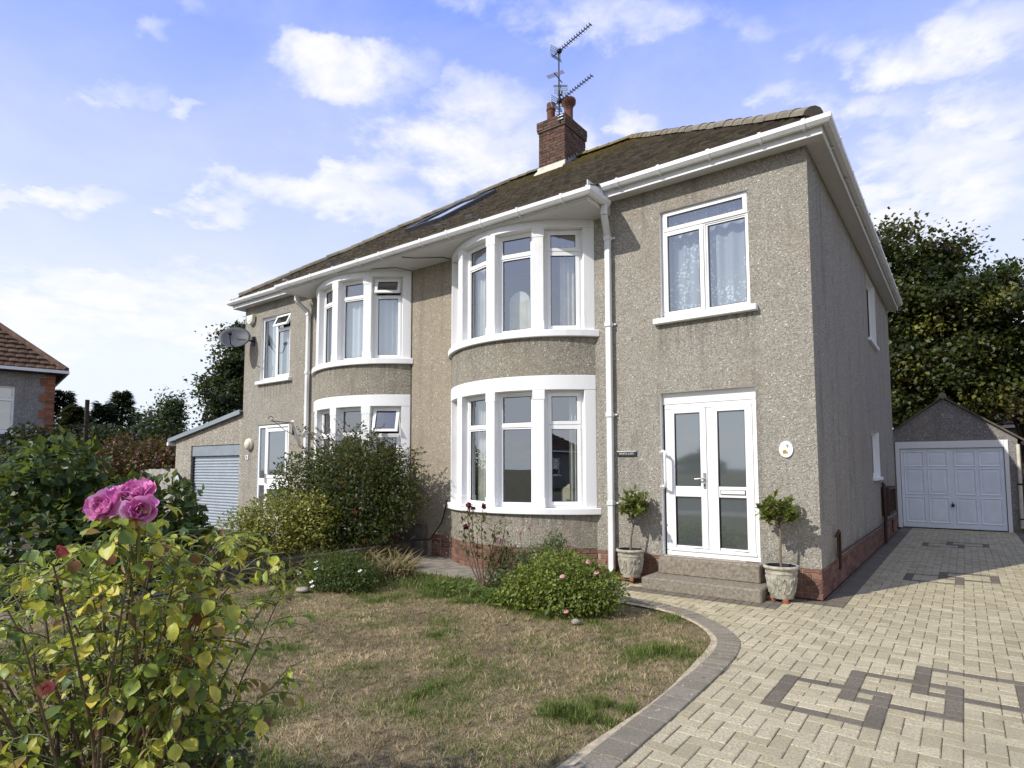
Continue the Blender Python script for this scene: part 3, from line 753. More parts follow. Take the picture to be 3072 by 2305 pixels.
    # ---- rooms seen through the glass
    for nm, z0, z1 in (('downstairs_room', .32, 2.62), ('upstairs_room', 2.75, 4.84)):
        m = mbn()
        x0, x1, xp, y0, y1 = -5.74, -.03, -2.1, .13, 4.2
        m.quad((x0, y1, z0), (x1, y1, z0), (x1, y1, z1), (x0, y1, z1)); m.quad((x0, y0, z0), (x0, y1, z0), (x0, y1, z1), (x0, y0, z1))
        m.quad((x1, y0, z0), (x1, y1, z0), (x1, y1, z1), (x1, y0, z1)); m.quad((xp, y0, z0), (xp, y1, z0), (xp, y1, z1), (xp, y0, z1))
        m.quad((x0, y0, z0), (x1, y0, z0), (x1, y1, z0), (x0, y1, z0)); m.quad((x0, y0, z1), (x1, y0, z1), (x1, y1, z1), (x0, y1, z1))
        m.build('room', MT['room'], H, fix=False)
    # ---- eaves: soffit, fascia, gutter
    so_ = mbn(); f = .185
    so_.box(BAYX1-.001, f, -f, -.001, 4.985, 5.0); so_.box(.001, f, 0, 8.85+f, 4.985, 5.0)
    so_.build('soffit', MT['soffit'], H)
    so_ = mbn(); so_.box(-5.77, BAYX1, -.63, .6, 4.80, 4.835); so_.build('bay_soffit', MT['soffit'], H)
    fa = mbn(); fa.box(BAYX1, f+.012, -f-.014, -f, 4.965, 5.12); fa.box(f, f+.014, -f, 8.85+f, 4.965, 5.12)
    fa.box(-5.77, BAYX1+.012, -.644, -.63, 4.812, 4.90); fa.box(BAYX1, BAYX1+.014, -.63, -f-.014, 4.79, 5.06); fa.box(BAYX1-.03, BAYX1+.001, -.62, .3, 4.82, 5.0)
    fa.build('fascia', MT['gutter'], H, bevel=.003)
    prof = [(0.0, 0.07), (.006, .074), (.010, .07), (.010, .02), (.032, 0), (.066, 0), (.090, .028), (.090, .072), (.096, .076), (.102, .071), (.102, .024), (.072, -.010), (.03, -.010), (0, .010)]
    gm = mbn(); gm.sweep(prof, [(BAYX1-.06, -f-.012, 5.055), (f+.012, -f-.012, 5.055), (f+.012, 8.9, 5.055)]); gm.build('gutter', MT['gutter'], H, smooth=30)
    gm = mbn(); gm.sweep(prof, [(-5.77, -.645, 4.84), (BAYX1+.012, -.645, 4.84), (BAYX1+.012, -.20, 4.84)]); gm.build('bay_gutter', MT['gutter'], H, smooth=30)
    brk = [(p[0]+(.009 if i < 7 and p[0] > .05 else 0), p[1]) for i, p in enumerate(prof)]
    br_prof = [(.085, .080), (.108, .082), (.108, .020), (.076, -.018), (.0, -.018), (.0, -.036), (-.008, -.036), (-.008, -.011), (.07, -.011), (.100, .026), (.100, .07)]
    def bracket(p, d):
        p = Vector(p); d = Vector(d).normalized(); g = mbn()
        g.sweep(br_prof, [p-d*.018, p+d*.018]); g.build('gutter_bracket', MT['gutter'], H)
    for x in (-2.18, -1.62, -1.0, -.42, .03): bracket((x, -f-.012, 5.055), (1, 0, 0))
    for x in (-5.3, -4.75, -4.1, -3.45, -2.75): bracket((x, -.645, 4.84), (1, 0, 0))
    for y in (.35, 1.3, 2.3, 3.3, 4.3, 5.3, 6.4, 7.5): bracket((f+.012, y, 5.055), (0, 1, 0))
    # ---- downpipe
    dp = mbn(); w_ = .038
    path = [(-2.37, -.29, 4.83), (-2.37, -.29, 4.70), (-2.442, -.062, 4.50), (-2.442, -.062, .10), (-2.442, -.12, .05)]
    for i in range(len(path)-1): dp.bar(path[i], path[i+1], w_*2, w_*1.6, up=(0, 1, 0))
    dp.build('downpipe', MT['gutter'], H, bevel=.006)
    dp = mbn(); dp.bar((BAYX1-.0, -.262, 5.03), (BAYX1-.0, -.262, 4.86), .06, .06, up=(0, 1, 0)); dp.build('gutter_outlet', MT['gutter'], H, bevel=.005)
    for z in (4.47, 3.3, 2.1, .95):
        c = mbn(); c.box(-2.487, -2.397, -.105, -.02, z-.03, z+.03); c.box(-2.397, -2.355, -.03, -.006, z-.012, z+.012); c.build('pipe_clip', MT['gutter'], H, bevel=.004)
    # ---- roof
    rows_pts = []                                     # (y, z) of each course on the front slope
    sl_n = Vector((RIDGE_Z-EAVE_Z, -(RIDGE_Y-EAVE_Y))).normalized()
    tm = mbn(); sd = 0
    for (a, b_) in tile_rows([(BEAVE_Y, BEAVE_Z), (EAVE_Y, EAVE_Z+.0), (RIDGE_Y, RIDGE_Z)], .165):
        def lim(y):
            if y < EAVE_Y: return -5.77, BAYX1+.02
            t = (y-EAVE_Y)/(RIDGE_Y-EAVE_Y); return -5.77, .22+(RIDGE_X-.22)*t
        la, lb = lim(a[0]+1e-6), lim(b_[0]+1e-6)
        if a[0] < EAVE_Y-1e-6: lb = la
        course(tm, a[0], a[1], b_[0], b_[1], la[0], la[1], lb[0], lb[1], ID, seed=sd); sd += 1
    # side slope: same courses turned to face +x
    SDEP = 8.85+2*.22
    n = len(tile_rows([(EAVE_Y, EAVE_Z), (RIDGE_Y, RIDGE_Z)], .165))
    for k in range(n):
        t0, t1 = k/n, (k+1)/n
        zf = lambda t: EAVE_Z+(RIDGE_Z-EAVE_Z)*t
        xs = lambda t: .22+(RIDGE_X-.22)*t
        ya = lambda t: EAVE_Y+(RIDGE_Y-EAVE_Y)*t; yb = lambda t: 9.07-(9.07-RIDGE_Y)*t
        course(tm, -xs(t0), zf(t0), -xs(t1), zf(t1), ya(t0), yb(t0), ya(t1), yb(t1), lambda p: (-p[1], p[0], p[2]), seed=k)
    rf = tm.build('roof_tiles', MT['tile'], H, fix=False); rf['kind'] = 'stuff'
    u = mbn()                                          # roof deck under the tiles and back slope
    u.quad((-5.77, EAVE_Y, EAVE_Z-.02), (.2, EAVE_Y, EAVE_Z-.02), (RIDGE_X, RIDGE_Y, RIDGE_Z-.02), (-5.77, RIDGE_Y, RIDGE_Z-.02))
    u.quad((-5.77, BEAVE_Y, BEAVE_Z-.02), (BAYX1, BEAVE_Y, BEAVE_Z-.02), (BAYX1, EAVE_Y, EAVE_Z-.02), (-5.77, EAVE_Y, EAVE_Z-.02))
    u.quad((BAYX1, BEAVE_Y, BEAVE_Z-.02), (BAYX1, BEAVE_Y, 4.86), (BAYX1, EAVE_Y, 4.86), (BAYX1, EAVE_Y, EAVE_Z-.02))
    u.quad((.2, EAVE_Y, EAVE_Z-.02), (.2, 9.07, EAVE_Z-.02), (RIDGE_X, RIDGE_Y, RIDGE_Z-.02))
    u.quad((.2, 9.07, EAVE_Z-.02), (-5.77, 9.07, EAVE_Z-.02), (-5.77, RIDGE_Y, RIDGE_Z-.02), (RIDGE_X, RIDGE_Y, RIDGE_Z-.02))
    u.build('roof_deck', MT['tile'], H, fix=False)
    # hip and ridge caps, one by one
    def caps(p0, p1, name, L=.30, rw=.115):
        p0, p1 = Vector(p0), Vector(p1); n = max(1, round((p1-p0).length/L)); d = (p1-p0).normalized()
        side = Vector((d.y, -d.x, 0)).normalized(); up = side.cross(d).normalized()
        if up.z < 0: up = -up
        for k in range(n):
            a = p0+(p1-p0)*(k/n); b_ = p0+(p1-p0)*((k+1.08)/n); m = mbn(); j = random.uniform(-.008, .008)
            base = []
            for (pp, s_) in ((a, 1.06), (b_, .96)):
                base.append([pp+side*rw*s_*math.cos(math.pi*q/6)+up*(rw*.85*s_*math.sin(math.pi*q/6)+j-.02) for q in range(7)])
            for q in range(6): m.quad(base[0][q], base[0][q+1], base[1][q+1], base[1][q])
            m.quad(*base[0]); m.quad(*reversed(base[1]))
            m.build(name, MT['hip'], H)
    caps((.10, EAVE_Y+.13, EAVE_Z+.125), (RIDGE_X, RIDGE_Y, RIDGE_Z+.04), 'hip_cap')
    caps((RIDGE_X, RIDGE_Y, RIDGE_Z+.04), (-5.77, RIDGE_Y, RIDGE_Z+.04), 'ridge_cap')
    return H

H9 = build_half(ID, False, 9)
H8 = build_half(MIR, True, 8)

# ------------------------------------------------------------------ chimney (part of the nearer house) and roof fittings
def chimney():
    x0, x1, y0, y1 = -6.19, -5.50, 3.86, 4.78
    m = MB(); m.box(x0+.012, x1-.012, y0+.012, y1-.012, 7.6, 9.0); ch = m.build('chimney', MT['mortar_d'], H9)
    bm_ = MB(); cs = .068; l = .196; k = 0
    z = 7.95
    while z < 9.2:
        cap = z > 9.0
        e = .035 if cap else 0
        for (fx, p0, p1, fixed) in (('y', x0-e, x1+e, y0-e), ('x', y0-e, y1+e, x1+e), ('x2', y0-e, y1+e, x0-e)):
            s_ = p0-(l/2 if k % 2 else 0)
            while s_ < p1-.01:
                a, b_ = max(p0, s_)+.004, min(p1, s_+l)-.004; s_ += l
                if b_-a < .02: continue
                j = random.uniform(-.004, .004)
                if fx == 'y': bm_.box(a, b_, fixed+j, fixed+.05, z+.004, z+cs-.004)
                elif fx == 'x': bm_.box(fixed-.05, fixed+j, a, b_, z+.004, z+cs-.004)
                else: bm_.box(fixed+j, fixed+.05, a, b_, z+.004, z+cs-.004)
        z += cs; k += 1
    b = bm_.build('brickwork', MT['brick_ch'], ch, fix=False); b['kind'] = 'stuff'
    m = MB(); m.box(x0-.025, x1+.025, y0-.025, y1+.025, 9.0, 9.2); m.build('chimney_head', MT['mortar_d'], ch)
    m = MB(); m.hexa([(x0-.02, y0-.02, 9.2), (x1+.02, y0-.02, 9.2), (x1+.02, y1+.02, 9.2), (x0-.02, y1+.02, 9.2), (x0+.12, y0+.12, 9.33), (x1-.12, y0+.12, 9.33), (x1-.12, y1-.12, 9.33), (x0+.12, y1-.12, 9.33)])
    m.build('flaunching', MT['mortar_d'], ch)
    m = MB(); z0 = 8.02+.0; m.box(x0-.02, x1+.02, y0-.03, y0-.008, 8.0, 8.17); m.hexa([(x0-.03, y0-.16, 7.95), (x1+.03, y0-.16, 7.95), (x1+.03, y0-.031, 8.06), (x0-.03, y0-.031, 8.06), (x0-.03, y0-.16, 7.975), (x1+.03, y0-.16, 7.975), (x1+.03, y0-.031, 8.10), (x0-.03, y0-.031, 8.10)])
    m.build('flashing', MT['cream'], ch)
    m = MB()
    for k in range(5):
        ya = y0+.0+k*.12; za = EAVE_Z+(ya-EAVE_Y)*.705
        m.box(x1+.006, x1+.016, ya, ya+.115, za-.05, za+.19)
    m.build('step_flashing', MT['lead'], ch)
    m = MB(); m.lathe([(.10, 0), (.105, .05), (.095, .06), (.093, .33), (.108, .34), (.108, .38), (.096, .39), (.10, .46), (.10, .5), (.08, .5), (.078, .2)], (-6.02, 4.12, 9.27), 20); m.build('chimney_pot', MT['chpot'], ch, smooth=40)
    m = MB(); m.lathe([(.11, 0), (.115, .05), (.10, .07), (.10, .36), (.11, .37), (.115, .40), (.165, .46), (.172, .53), (.16, .56), (.11, .56), (.10, .3)], (-5.66, 4.30, 9.27), 20); m.build('chimney_pot', MT['chpot'], ch, smooth=40)
chimney()

def yagi(name, base, d, n, length, el, label, spread, refl=True, group='television aerials on the chimney'):
    root = empty(name, base, label, 'aerial', group)
    d = Vector(d).normalized(); side = Vector((-d.y, d.x, 0)).normalized(); up = side.cross(d)*-1
    if up.z < 0: up = -up
    b0 = Vector(base)-d*.18; b1 = Vector(base)+d*length
    m = MB(); m.bar(b0, b1, .016); m.build('boom', MT['black'], root)
    m = MB()
    for k in range(n):
        c = Vector(base)+d*(.10+(length-.12)*k/(n-1))
        m.bar(c-side*spread, c+side*spread, .010)
        if el: 
            for sg in (-1, 1): m.bar(c+side*spread*.0+up*0, c+side*spread*sg*.8+up*.035, .007)
    m.build('elements', MT['black'], root)
    if refl:
        m = MB()
        for s_ in (-1, 1):
            for k in range(4):
                q = Vector(base)-d*(.10-.012*k)+up*s_*(.03+.035*k)
                m.bar(q-side*.16, q+side*.16, .009)
            for t in (-.15, 0, .15):
                m.bar(Vector(base)-d*.1+side*t, Vector(base)-d*.06+up*s_*.15+side*t, .008)
        m.build('reflector', MT['metal'], root)
        m = MB(); m.obox(Vector(base)+d*.03, (d, side, up), .04, .05, .03); m.build('dipole_box', MT['black'], root, bevel=.006)
    return root
mast = Vector((-5.60, 3.80, 0))
mm = MB(); mm.tube([(mast.x, mast.y, 9.05), (mast.x, mast.y, 10.72)], .016, 8); mo = mm.build('aerial_mast', MT['black'])
tag(mo, 'thin dark mast strapped to the chimney corner carrying the aerials', 'mast')
AD = Vector((1.0, .02, .02))
yagi('aerial', (mast.x, mast.y-.02, 10.66), (1, -.25, .06), 13, 1.0, True, 'long many-toothed aerial at the very top of the chimney mast', .055)
yagi('aerial', (mast.x, mast.y-.02, 9.50), (1, -.25, .08), 13, 1.02, True, 'long many-toothed aerial mounted lower on the mast, just above the pots', .055)
yagi('aerial', (mast.x-.12, mast.y+.25, 9.92), (-.5, .7, -.28), 8, .62, False, 'short aerial on the mast pointing down towards the back', .07, True)
yagi('aerial', (mast.x, mast.y-.02, 10.05), (.1, -1, .0), 4, .22, False, 'small stubby aerial halfway up the mast', .2, False)
m = MB()
for s_ in (9.1, 9.17): m.box(-5.63, -5.50, 3.79, 3.87, s_, s_+.02)
m.build('mast_strap', MT['metal'], mo)

def on_roof(x, t, off=0.0):
    """point on the front slope: t runs 0..1 from eave to ridge"""
    y = EAVE_Y+(RIDGE_Y-EAVE_Y)*t; z = EAVE_Z+(RIDGE_Z-EAVE_Z)*t
    n = Vector((0, -(RIDGE_Z-EAVE_Z), RIDGE_Y-EAVE_Y)).normalized()
    return Vector((x, y, z))+n*off
# roof window over the far house
rn = Vector((0, -(RIDGE_Z-EAVE_Z), RIDGE_Y-EAVE_Y)).normalized(); rs = Vector((0, RIDGE_Y-EAVE_Y, RIDGE_Z-EAVE_Z)).normalized(); rx = Vector((1, 0, 0))
c = on_roof(-7.28, .52, .05)
def rring(mb, w, h, b, lo, hi):
    for (du, dv, hw, hh) in ((-w+b/2, 0, b/2, h), (w-b/2, 0, b/2, h), (0, -h+b/2, w-b, b/2), (0, h-b/2, w-b, b/2)):
        mb.obox(c+rx*du+rs*dv+rn*(lo+hi)/2, (rx, rs, rn), hw, hh, (hi-lo)/2)
m = MB(); rring(m, .52, 1.06, .10, -.06, .06); rw = m.build('roof_window', mat_plain('dark_grey_metal', (.05, .055, .062), .4, .5), H8, bevel=.006)
m = MB(); m.obox(c+rn*.03, (rx, rs, rn), .425, .965, .006); m.build('pane', MT['glass'], rw)
m = MB(); m.obox(c-rn*.03, (rx, rs, rn), .43, .97, .004); m.build('blind', MT['room'], rw)
for x, t in ((-6.15, .19), (-8.75, .10), (-5.35, .17)):
    p = on_roof(x, t, .02); m = MB()
    m.hexa([p-rx*.09-rs*.10, p+rx*.09-rs*.10, p+rx*.09+rs*.10, p-rx*.09+rs*.10, p-rx*.07-rs*.09+rn*.07, p+rx*.07-rs*.09+rn*.07, p+rx*.07+rs*.09+rn*.02, p-rx*.07+rs*.09+rn*.02])
    m.build('vent_tile', mat_plain('vent_grey', (.09, .09, .095), .6, .3), H9 if x > -5.77 else H8, bevel=.008)

# cable between the two bays
m = MB(); m.tube([(-5.27, -.02, 4.79), (-5.33, -.2, 4.788), (-5.7, -.45, 4.785), (-5.85, -.6, 4.79)], .007, 5); m.tube([(-6.22, -.012, 4.78), (-6.22, -.012, 3.0), (-6.215, -.012, .9)], .006, 5); m.tube([(-6.22, -.02, 4.79), (-6.3, -.3, 4.79), (-6.7, -.5, 4.792)], .006, 5)
tag(m.build('cable', MT['black']), 'thin black cable running down the wall beside the far bay and under the soffit', 'cable')
m = MB(); m.tube([(-5.288, -.012, 4.75), (-5.288, -.012, 3.3), (-5.292, -.012, 1.0)], .006, 5)
tag(m.build('cable', MT['black']), 'thin black cable down the wall corner by the nearer bay', 'cable')

# ------------------------------------------------------------------ things fixed to the walls
def text(name, body, size, loc, rot, mat, parent, ext=.002, font_scale_x=1.0):
    cu = bpy.data.curves.new(name, 'FONT'); cu.body = body; cu.size = size; cu.extrude = ext; cu.align_x = 'CENTER'; cu.align_y = 'CENTER'
    t = bpy.data.objects.new('tmp', cu); COL.objects.link(t)
    dg = bpy.context.evaluated_depsgraph_get(); me = bpy.data.meshes.new_from_object(t.evaluated_get(dg)); bpy.data.objects.remove(t)
    me.materials.clear(); me.materials.append(mat); me.name = name
    o = bpy.data.objects.new(name, me); COL.objects.link(o); o.parent = parent; o.location = Vector(loc)-(wloc(parent) if parent else Vector()); o.rotation_euler = rot; o.scale = (font_scale_x, 1, 1)
    return o
FRONT = (R_(90), 0, 0)
ink = mat_plain('black_ink', (.02, .02, .03), .6, .2)
sil = mat_plain('silver_letters', (.62, .62, .60), .5, .3)
m = MB(); m.box(-2.366, -2.10, -.022, -.004, 1.555, 1.617); np_ = m.build('name_plate', mat_plain('plate_black', (.035, .033, .032), .5, .3), None, bevel=.004)
tag(np_, 'small black name plate with raised silver letters beside the downpipe', 'sign')
m = MB(); m.box(-2.368, -2.098, -.026, -.003, 1.612, 1.622); m.build('plate_rim', sil, np_)
text('lettering', 'WHITE CAPS', .036, (-2.233, -.0235, 1.586), FRONT, sil, np_, .001, 1.0)
m = MB(); pr = [(0, 0)]
m.v = []; c = Vector((-.312, -.004, 1.605)); N = 28
for (s_, d) in ((1.0, -.006), (1.0, -.012), (.93, -.021), (.86, -.019)):
    for k in range(N): m.v.append((c.x+.076*s_*math.cos(2*math.pi*k/N), d, c.z+.094*s_*math.sin(2*math.pi*k/N)))
for r in range(3):
    for k in range(N): m.p.append((r*N+k, r*N+(k+1) % N, (r+1)*N+(k+1) % N, (r+1)*N+k)); m.mi.append(0)
m.p.append(tuple(range(3*N, 4*N))); m.mi.append(0)
pq = m.build('house_number_plaque', mat_plain('ceramic', (.82, .82, .80), .2, .5, 0, .02), None, smooth=40)
tag(pq, 'white oval ceramic plaque with number 9 and yellow flower on the wall', 'sign')
text('number', '9', .055, (-.297, -.0195, 1.636), FRONT, mat_plain('blue_ink', (.06, .075, .13), .5), pq, .0012)
yel = mat_plain('yellow_glaze', (.62, .40, .08), .4, .3); gre = mat_plain('green_glaze', (.22, .25, .09), .4, .3)
m = MB()
for k in range(6):
    a = k*math.pi/3; p = Vector((-.325+.014*math.cos(a), -.0205, 1.578+.014*math.sin(a))); m.disc(p, (1, 0, 0), (0, 0, 1), .011, .011, 8)
m.build('flower_print', yel, pq, fix=False)
m = MB(); m.disc((-.300, -.0202, 1.565), (1, 0, .5), (0, 0, 1), .006, .016, 8); m.disc((-.338, -.0202, 1.560), (1, 0, -.6), (0, 0, 1), .006, .013, 8); m.build('leaf_print', gre, pq, fix=False)

m = MB(); m.box(-11.35, -11.25, -.018, -.003, 1.60, 1.70); n8 = m.build('house_number_tile', MT['white'], None, bevel=.004)
tag(n8, 'small white tile with black number 8 between shutter and door', 'sign')
text('number', '8', .10, (-11.30, -.0195, 1.65), FRONT, ink, n8, .0012)
m = MB(); m.tube([(-11.20, -.004, 1.93), (-11.20, -.05, 1.93)], .13, 20); lm_ = m.build('bulkhead_light', MT['cream'], None, smooth=40)
tag(lm_, 'round cream bulkhead light above the number 8 tile', 'lamp')
m = MB(); m.v = []
for r, d in ((.12, -.05), (.115, -.08), (.08, -.105), (.03, -.115)):
    for k in range(16): m.v.append((-11.20+r*.85*math.cos(k*math.pi/8), d, 1.93+r*math.sin(k*math.pi/8)))
for r in range(3):
    for k in range(16): m.p.append((r*16+k, r*16+(k+1) % 16, (r+1)*16+(k+1) % 16, (r+1)*16+k)); m.mi.append(0)
m.p.append(tuple(range(48, 64))); m.mi.append(0)
m.build('diffuser', mat_plain('diffuser', (.72, .68, .52), .4, .4), lm_, smooth=60)
# burglar alarm box
m = MB(); m.prism([(-11.34, 4.62), (-11.24, 4.56), (-11.14, 4.62), (-11.11, 4.78), (-11.37, 4.78)], 'y', -.09, -.004); al = m.build('alarm_box', mat_plain('alarm_cream', (.74, .72, .62), .4, .4), None, bevel=.012)
tag(al, 'cream alarm box high on the wall near the roof corner', 'alarm box')
m = MB(); m.prism([(-11.29, 4.65), (-11.19, 4.65), (-11.18, 4.70), (-11.30, 4.70)], 'y', -.098, -.088); m.build('label_panel', MT['white'], al)
# satellite dish
dr = empty('satellite_dish', (-11.31, -.05, 4.2), 'grey oval satellite dish on a wall arm by the roof corner', 'satellite dish')
dn = Vector((.66, -.66, .42)).normalized(); dx_ = Vector((0, 0, 1)).cross(dn).normalized(); dy_ = dn.cross(dx_); dc = Vector((-11.32, -.36, 4.25))
m = MB(); NR = 5; NA = 24
for i in range(NR+1):
    r = i/NR
    for k in range(NA):
        a = 2*math.pi*k/NA; p = dc+dx_*(.33*r*math.cos(a))+dy_*(.27*r*math.sin(a))+dn*(.07*(r*r-1)); m.v.append(tuple(p))
for i in range(NR):
    for k in range(NA): m.p.append((i*NA+k, i*NA+(k+1) % NA, (i+1)*NA+(k+1) % NA, (i+1)*NA+k)); m.mi.append(0)
dish = m.build('reflector', MT['dishm'], dr, smooth=179, fix=False)
md = dish.modifiers.new('thick', 'SOLIDIFY'); md.thickness = .008
m = MB(); m.tube([dc-dy_*.24+dn*.0, dc-dy_*.30+dn*.16, dc-dy_*.16+dn*.30], .012, 6); m.build('arm', MT['black'], dr)
m = MB(); m.obox(dc-dy_*.13+dn*.31, (dx_, dy_, dn), .03, .03, .05); m.build('receiver', MT['black'], dr, bevel=.01)
m = MB(); m.tube([dc-dn*.08, (-11.18, -.2, 4.2), (-11.18, -.01, 4.2)], .02, 6); m.box(-11.24, -11.12, -.02, -.003, 4.1, 4.3); m.build('bracket', MT['black'], dr)
# hanging-basket bracket
m = MB(); X = -9.60
m.bar((X, -.02, 2.08), (X, -.02, 2.36), .02); m.bar((X, -.02, 2.32), (X-.02, -.50, 2.34), .014)
m.tube([(X, -.03, 2.10), (X-.01, -.2, 2.17), (X-.015, -.34, 2.28), (X-.02, -.44, 2.33)], .007, 5)
m.tube([(X-.02, -.50+.05*math.cos(a), 2.38+.05*math.sin(a)) for a in [-1.6, -.8, 0, .8, 1.6, 2.4, 3.2]], .007, 5)
tag(m.build('basket_bracket', MT['black']), 'empty wrought iron basket bracket with a scroll beside the far door', 'bracket')
m = MB(); m.bar((-9.30, -.06, 1.9), (-9.12, -.35, 2.32), .05); tag(m.build('waste_pipe', MT['gutter']), 'short slanting white pipe by the far bay', 'pipe')
# convex mirror, shown edge on
mr = empty('driveway_mirror', (-14.05, -.01, 1.05), 'round black-rimmed mirror on a white arm beside the roller shutter', 'mirror')
mc = Vector((-14.10, -.18, 1.08)); mn = Vector((.02, -1.0, .0)).normalized(); mx_ = Vector((0, 0, 1)).cross(mn).normalized()
def roundel(mb, c, n, ux, r0, r1, d0, d1, k=20):
    b = len(mb.v)
    for (r, d) in ((r0, d0), (r1, d1)):
        for i in range(k):
            a = 2*math.pi*i/k; mb.v.append(tuple(c+ux*r*math.cos(a)+Vector((0, 0, 1))*r*1.15*math.sin(a)+n*d))
    for i in range(k): mb.p.append((b+i, b+(i+1) % k, b+k+(i+1) % k, b+k+i)); mb.mi.append(0)
m = MB(); roundel(m, mc, mn, mx_, .20, .185, 0, .05); roundel(m, mc, mn, mx_, .20, .15, 0, -.05); m.build('rim', MT['black'], mr, smooth=60)
m = MB(); m.v = []
for r, d in ((.182, .025), (.12, .045), (.06, .055), (.01, .06)):
    for i in range(20): a = 2*math.pi*i/20; m.v.append(tuple(mc+mx_*r*math.cos(a)+Vector((0, 0, 1))*r*1.15*math.sin(a)+mn*d))
for r in range(3):
    for i in range(20): m.p.append((r*20+i, r*20+(i+1) % 20, (r+1)*20+(i+1) % 20, (r+1)*20+i)); m.mi.append(0)
m.build('mirror_face', mat_plain('mirror_glass', (.75, .76, .66), .12, .5, .7, .05), mr, smooth=179)
m = MB(); m.tube([(-13.86, -.02, 1.02), (-13.95, -.30, .98), (-14.03, -.38, .90)], .03, 8); m.build('arm', MT['cream'], mr, smooth=60)
m = MB(); m.lathe([(.10, 0), (.05, .09), (.02, .14)], (0, 0, 0), 12); m.v = [(-13.86, -.005-z, 1.02+y) if False else (-13.86+x, -.004-z, 1.02+y) for x, y, z in m.v]; m.build('wall_plate', MT['black'], mr, smooth=60)
m = MB(); m.box(-11.40, -11.22, -.10, -.004, .26, .47); wb_ = m.build('meter_box', MT['white'], None, bevel=.01); tag(wb_, 'small white meter box low on the wall next to the far door', 'meter box')
m = MB(); m.box(-11.385, -11.235, -.104, -.1005, .275, .455); m.build('door', MT['white'], wb_, bevel=.004)

# gas meter and pipes on the shaded side wall
gm_ = empty('meter_cabinet', (.05, 6.5, .52), 'brown slatted meter cabinet on the shaded side wall', 'meter box')
m = MB()
for (y0, y1, z0, z1) in ((5.9, 7.2, .52, .57), (5.9, 7.2, .99, 1.04), (5.9, 5.96, .57, .99), (7.14, 7.2, .57, .99)): m.box(.004, .13, y0, y1, z0, z1)
m.build('frame', MT['brown'], gm_)
m = MB(); m.box(.004, .07, 5.96, 7.14, .57, .99); m.build('back_panel', mat_plain('panel_brown', (.13, .09, .06), .8), gm_)
for y in (6.25, 6.55, 6.85): m = MB(); m.box(.072, .115, y, y+.05, .57, .99); m.build('slat', MT['brown'], gm_)
for z in (.70, .84): m = MB(); m.box(.073, .10, 5.97, 7.13, z, z+.03); m.build('rail', MT['brown'], gm_)
m = MB(); m.tube([(.02, 5.88, 1.12), (.05, 5.88, 1.10), (.06, 5.88, .5), (.05, 5.90, .36), (.05, 5.90, .02)], .03, 8); m.build('pipe', MT['brown'], gm_, smooth=60)
m = MB(); m.tube([(.03, .74, .60), (.05, .76, .655), (.05, .82, .67), (.05, .86, .65), (.045, .87, .24), (.03, .87, .22)], .017, 8); m.tube([(.045, .74, .60), (.045, .74, .36)], .01, 6)
tag(m.build('bent_pipe', MT['brown'], None, smooth=60), 'thin brown pipe with a bent top standing against the shaded side wall', 'pipe')
m = MB(); m.tube([(.03, 7.5, .35), (.03, 7.5, .08)], .014, 6); tag(m.build('short_pipe', MT['brown']), 'short dark pipe at the far foot of the shaded side wall', 'pipe')
m = MB(); m.tube([(.02, .92, .375), (.022, 3.0, .37), (.022, 5.8, .372), (.022, 8.6, .37)], .012, 5); tag(m.build('wall_cable', MT['brown']), 'dark cable clipped along the top of the side wall brickwork', 'cable')

# ------------------------------------------------------------------ curtains and things behind the glass
D = math.radians
QF = lambda u, v, d: (u, .10+d, v)
curtain(QF, -1.70, -1.17, 3.31, 4.66, .10, MT['net'], 'white lace net curtain behind the window above the front door, narrower casement', 4, .022, group=None)
curtain(QF, -1.16, -.67, 3.31, 4.66, .10, MT['net'], 'white lace net curtain behind the window above the front door, wider pane', 3, .024)
Q3, L3 = bayQ(D(25.65), D(43.4), BR-.24, ID)
curtain(Q3, L3*.42, L3*1.02, 3.28, 4.52, 0, MT['curtain'], 'white drape at the downpipe side of the nearer upper bay window', 4, .03)
curtain(Q3, L3*.66, L3*1.0, .88, 2.44, 0, MT['curtain'], 'cream drape at the downpipe side of the nearer lower bay window', 3, .03)
Q3, L3 = bayQ(D(-23.15), D(-3.75), BR-.26, ID)
curtain(Q3, L3*-.02, L3*.40, 3.28, 4.60, 0, MT['curtain'], 'white drape at the party wall side of the nearer upper bay', 3, .03)
curtain(Q3, L3*.02, L3*.42, .88, 2.44, 0, MT['curtain'], 'cream drape at the party wall side of the nearer lower bay', 3, .03)
for k, (a0, a1) in enumerate(((-43.6, -25.95), (-20.85, -2.55), (2.55, 20.85), (25.95, 43.6))):
    Q3, L3 = bayQ(D(a0), D(a1), BR-.22, MIR)
    nm = ['frontmost opening', 'pane next to the opening fanlight', 'middle pane', 'narrow pane by the downpipe'][k]
    curtain(Q3, -.02, L3+.02, 3.28, 4.36 if k else 4.34, 0, MT['net2'], 'pale net curtain in the far upper bay, ' + ['behind the open fanlight casement', 'behind the fixed pane next to the casement', 'behind the narrow oblique pane', 'behind the pane at the downpipe end'][k], 4, .02)
    if k == 0: pass
QL = lambda u, v, d: (-LEN-u, .12+d, v)
curtain(QL, -1.16, -.66, 3.3, 4.6, .08, MT['net2'], 'pale net curtain behind the fixed pane of the far bedroom window', 4, .02)
curtain(QL, -1.72, -1.18, 3.3, 4.3, .08, MT['net2'], 'pale net curtain behind the opening casement of the far bedroom window', 4, .02)
